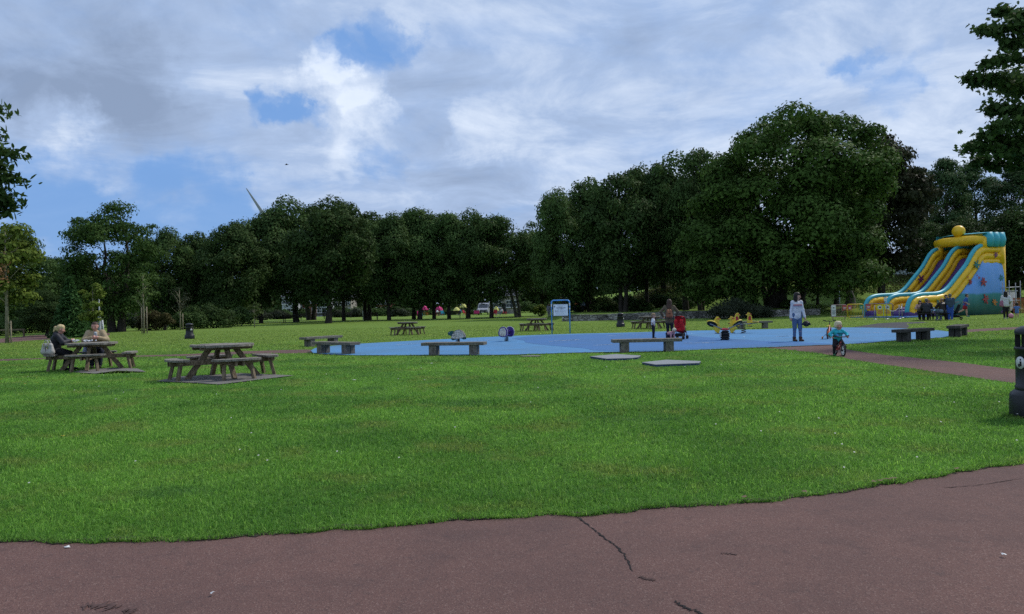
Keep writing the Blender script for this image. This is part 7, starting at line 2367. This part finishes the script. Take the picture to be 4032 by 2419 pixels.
# lamp posts and poles
LP = "slim lamp posts"
M_pole = mat("pale_pole", (0.36, 0.38, 0.40), 0.5, 0.12, 8)
for px, d, top, wd, l in ((497, 118, 300, .07, "pale grey lamp post beside the twin-stemmed tree"), (1147, 83, 352, .06, "slim white pole beside the thin trunk on the bank"), (136.5, 56, 404, .06, "pale lamp post with a thicker base behind the man in beige")):
    g = ground_at(px, d); Ht = at(px, top, d).z - g.z
    o = empty("lamp_post", g, 0, l, "lamp post", LP)
    MB().tube([(0, 0, 0), (0, 0, Ht)], [wd, wd * .7], 8).build("pole", M_pole, o); MB().lathe([(wd * 1.9, 0), (wd * 1.9, 1.3), (wd * 1.2, 1.45)], 12).build("base", M_pole, o)
    if px < 1000 and px > 200: MB().lathe([(.05, Ht), (.2, Ht + .1), (.22, Ht + .4), (.1, Ht + .5), (0, Ht + .52)], 12).build("lantern", M_label, o)
o = empty("marker_post", ground_at(142, 57), 0, "short leaning white and black post beside the pale lamp post", "post")
MB().tube([(0, 0, 0), (-.08, 0, 1.15)], 0.05, 8).build("pole", M_label, o); MB().tube([(-.14, .02, 0), (-.2, .02, 1.3)], 0.06, 8).build("dark_pole", M_dsteel, o)

# ------------------------------------------------------------------ houses behind the trees
M_brick = mat("red_brick", (0.20, 0.085, 0.06), 0.9, 0.25, 3, 0.3, 30); M_render = mat("white_render", (0.36, 0.38, 0.41), 0.8, 0.08, 1.5, dirt=(0.42, 0.43, 0.43), dirt_scale=.6); M_rend2 = mat("stone_render", (0.26, 0.24, 0.21), 0.9, 0.15, 2)
M_slate = mat("slate_roof", (0.075, 0.08, 0.095), 0.7, 0.25, 4); M_frame = mat("window_frame_white", (0.7, 0.7, 0.7), 0.5, 0.05, 5)


def house(px0, px1, d, wall_h, roof_h, mw, label, ncol, nrow=2, depth=8.0, group=None, yaw=0.0, gable=None):
    a = ground_at(px0, d); b = ground_at(px1, d); W = (b - a).length
    o = empty("house", a, yaw, label, "house", group)
    MB().box((W / 2, depth / 2, wall_h / 2), (W, depth, wall_h)).build("wall", mw, o)
    rf = MB().add([(-.3, -.4, wall_h), (W + .3, -.4, wall_h), (W + .3, depth + .4, wall_h), (-.3, depth + .4, wall_h), (-.3, depth / 2, wall_h + roof_h), (W + .3, depth / 2, wall_h + roof_h)], [(0, 1, 5, 4), (2, 3, 4, 5), (0, 4, 3), (1, 2, 5), (0, 3, 2, 1)]).build("roof", M_slate, o)
    MB().box((W * .2, depth / 2, wall_h + roof_h + .2), (.9, .9, 1.4)).build("chimney", M_brick, rf)
    sw = W / ncol
    for c in range(ncol):
        for r in range(nrow):
            if r == 0 and c == ncol // 2:
                dr = MB().box((sw * (c + .5), -.03, 1.05), (.95, .08, 2.1)).build("door", M_dsteel, o); MB().sphere((sw * (c + .5) + .35, -.09, 1.05), .04, 8, 6).build("handle", M_steel, dr); continue
            z = wall_h * (r + .56) / nrow
            fr = MB().box((sw * (c + .5), -.03, z), (1.25, .08, 1.5)).build("window", M_frame, o)
            for s in (-1, 1):
                for t in (-1, 1): MB().box((sw * (c + .5) + s * .29, -.075, z + t * .34), (.5, .02, .6)).build("pane", M_glass, fr)
            MB().box((sw * (c + .5), -.1, z - .80), (1.4, .2, .08)).build("sill", M_frame, fr)
    return o


HG = "houses seen between the trunks"
house(386, 404, 205, 5.2, 2.6, M_render, "distant white house with white windows left of the single bare trunk", 3, group=HG)
house(404.5, 433, 212, 5.4, 3.0, M_brick, "distant red brick house between the trunks", 4, group=HG)
house(433.5, 447, 196, 5.8, 2.8, M_render, "distant bright white house just left of the thickest trunk", 2, group=HG)
house(455, 480, 206, 4.6, 2.4, M_rend2, "distant stone house with white windows right of the thickest trunk", 3, group=HG)
house(514, 534, 214, 4.6, 2.4, M_brick, "distant dark brick house behind the twin-stemmed tree", 3, group=HG)
house(671, 707, 160, 3.6, 3.0, M_rend2, "stone lodge with a grey roof behind the dark red chairs", 5, 1, group=HG)
house(770, 800, 125, 3.4, 2.2, M_brick, "brick house in deep shade behind the stone wall", 3, 1, group=HG)
# flower bed edging
o = sheet("flower_bed", [G(*p) for p in [(456, 431.0), (476, 430.2), (497, 430.4), (497, 431.2), (470, 431.8)]], 0.02, mat("pale_flowers", (0.45, 0.42, 0.40), 0.9, 0.4, 3))


# long pale building on top of the bank
def depot():
    a = at(1085, 386, 150); g = Vector((a.x, a.y, tzf(a.x, a.y)))
    b = at(1262, 386, 150); W = (b - a).length
    o = empty("depot_building", g, R(2), "long pale grey building on top of the grass bank behind the slide", "building")
    MB().box((W / 2, 7, 1.9), (W, 14, 3.8)).build("wall", mat("pale_cladding", (0.30, 0.33, 0.38), 0.7, 0.08, 1), o)
    MB().add([(-.4, -.5, 3.8), (W + .4, -.5, 3.8), (W + .4, 14.5, 3.8), (-.4, 14.5, 3.8), (-.4, 7, 5.2), (W + .4, 7, 5.2)], [(0, 1, 5, 4), (2, 3, 4, 5), (0, 4, 3), (1, 2, 5), (0, 3, 2, 1)]).build("roof", M_slate, o)
    for k in range(9): MB().box((W * (k + .5) / 9, -.04, 2.4), (1.4, .08, .7)).build("window", M_glass, o)
    for k in range(10): MB().box((W * (k + .02) / 9.6 + .2, -.06, 1.9), (.12, .1, 3.7)).build("pilaster", M_grey, o)


depot()

# ------------------------------------------------------------------ wind turbine, bird, litter
def turbine():
    d = 420.0; hub = at(377.5, 319.5, d); tip = at(337, 257.5, d)
    g = Vector((hub.x, hub.y + 3.5, 0)); o = empty("wind_turbine", g, 0, "grey wind turbine behind the trees, one blade showing against the sky", "wind turbine")
    M_t = mat("turbine_grey", (0.27, 0.29, 0.30), 0.5, 0.05, 1); h = hub - g
    MB().tube([(0, 0, 0), (0, 0, h.z)], [1.6, 0.9], 16).build("tower", M_t, o); MB().box((0, h.y + 2.2, h.z), (2.2, 7, 2.2), bev=.4).build("nacelle", M_t, o); MB().sphere((0, h.y - .9, h.z), (1.2, 1.4, 1.2), 14, 10).build("hub", M_t, o)
    v = tip - hub; L = math.hypot(v.x, v.z); a0 = math.atan2(v.z, v.x)
    for k in range(3):
        a = a0 + k * 2 * math.pi / 3; u = Vector((math.cos(a), 0, math.sin(a))); w = Vector((-u.z, 0, u.x)); c = Vector((0, h.y - .9, h.z))
        st = [(0.03, .5, .5), (0.08, .7, .5), (0.2, 1.25, .34), (0.5, .85, .2), (0.8, .5, .12), (0.97, .26, .06), (1.0, .05, .02)]; vs = []; n = 10
        for t, ch, thk in st:
            for q in range(n):
                b = 2 * math.pi * q / n; vs.append(c + u * (L * t) + w * (ch * math.cos(b) - ch * .2) + Vector((0, thk * math.sin(b), 0)))
        f = [(i * n + q, i * n + (q + 1) % n, (i + 1) * n + (q + 1) % n, (i + 1) * n + q) for i in range(len(st) - 1) for q in range(n)] + [tuple(range((len(st) - 1) * n, len(st) * n))]
        MB().add(vs, f, True).build("blade", M_t, o)


turbine()
bl = at(391.5, 225.5, 70.0)
o = empty("bird", bl, R(20), "small dark bird gliding in the sky above the wind turbine", "bird")
mesh_obj("body", sdf_mesh("body", [((-.14, 0, 0), (.02, 0, .01), .012, .038, .02), ((.02, 0, .01), (.15, 0, .02), .038, .022, .02), ((.15, 0, .02), (.2, 0, .02), .02, .008, .01)], .012), M_blackm, o)
for s in (-1, 1): MB().add([(.06, 0, .02), (-.05, 0, .02), (-.04, s * .2, .07), (.05, s * .2, .075), (-.08, s * .40, .03), (-.02, s * .36, .045)], [(0, 1, 2, 3), (3, 2, 4, 5)]).build("wing", M_blackm, o)

LF = "fallen leaves and scraps on lawn and path"
M_leafy = mat("yellow_leaf", (0.50, 0.36, 0.03), 0.7, 0.2, 30); M_leafb = mat("dry_leaf", (0.12, 0.08, 0.04), 0.8, 0.2, 30)
def scrap(px, py, s, m, label, cat, name, seed):
    s *= .6
    r = np.random.default_rng(seed); g = G(px, py)
    n = 9; v = [(s * (1 if k % 2 else .7) * math.cos(2 * math.pi * k / n) * 1.3, s * (1 if k % 2 else .7) * math.sin(2 * math.pi * k / n) * .8, .008 * r.random() + (.03 if cat == 'leaf' else .008)) for k in range(n)] + [(0, 0, .035 if cat == "leaf" else .016)]
    mb = MB(); mb.add(v, [(k, (k + 1) % n, n) for k in range(n)]); o = mb.build(name, m); o.location = g + Vector((0, 0, .0 if py > 700 and px < 100 else .012)); o.rotation_euler = (0, 0, r.uniform(0, 6))
    tag(o, label, cat)
for k, (px, py, s, l) in enumerate([(50.5, 519.5, .05, "yellow leaf on the grass, uppermost of three below the couple's table"), (34, 527.5, .05, "yellow leaf on the grass, leftmost of three below the couple's table"), (50.5, 526, .045, "yellow leaf on the grass, lower right of three below the couple's table"), (2, 521, .05, "yellow leaf on the grass at the left edge"), (86, 601, .035, "pair of tiny pale yellow leaves on the lawn at lower left")]):
    scrap(px, py, s, M_leafy, l, "leaf", "fallen_leaf", k)
for k, (px, py, s, m, l) in enumerate([(92, 750, .036, M_label, "white paper scrap on the front path at lower left"), (484, 521, .06, M_label, "white paper scrap on the grass right of the front table"), (590, 498, .06, M_label, "white scrap on the grass below the turtle rider's bench"), (1017, 461.5, .08, M_label, "white paper on the blue surface right of the near bird rider"), (1372, 763, .028, M_label, "white twig-like scrap on the path at right"), (291, 816, .025, M_label, "tiny white scrap near the bottom edge of the path")]):
    scrap(px, py, s, m, l, "litter", "paper_scrap", 20 + k)
for k, (px, py) in enumerate([(1195, 666), (1203, 664.5), (1212, 662.5), (1222, 661), (1308, 647.5), (1018, 687.5), (1100, 680)]):
    scrap(px, py, .05, M_leafb, ("dry leaf at the grass edge, one of a small drift at lower right" if k < 4 else ["dry leaf at the grass edge far right", "dry leaf at the grass edge right of the crack", "dry leaf at the grass edge between the crack and the leaf drift"][k - 4]), "leaf", "fallen_leaf", 40 + k)
for o in bpy.data.objects:
    if o.get("label", "").startswith("dry leaf at the grass edge, one"): o["group"] = "drift of dry leaves at the grass edge"
for o in bpy.data.objects:
    for kk in ("_hand_l", "_hand_r", "_head", "_che"):
        if kk in o: del o[kk]
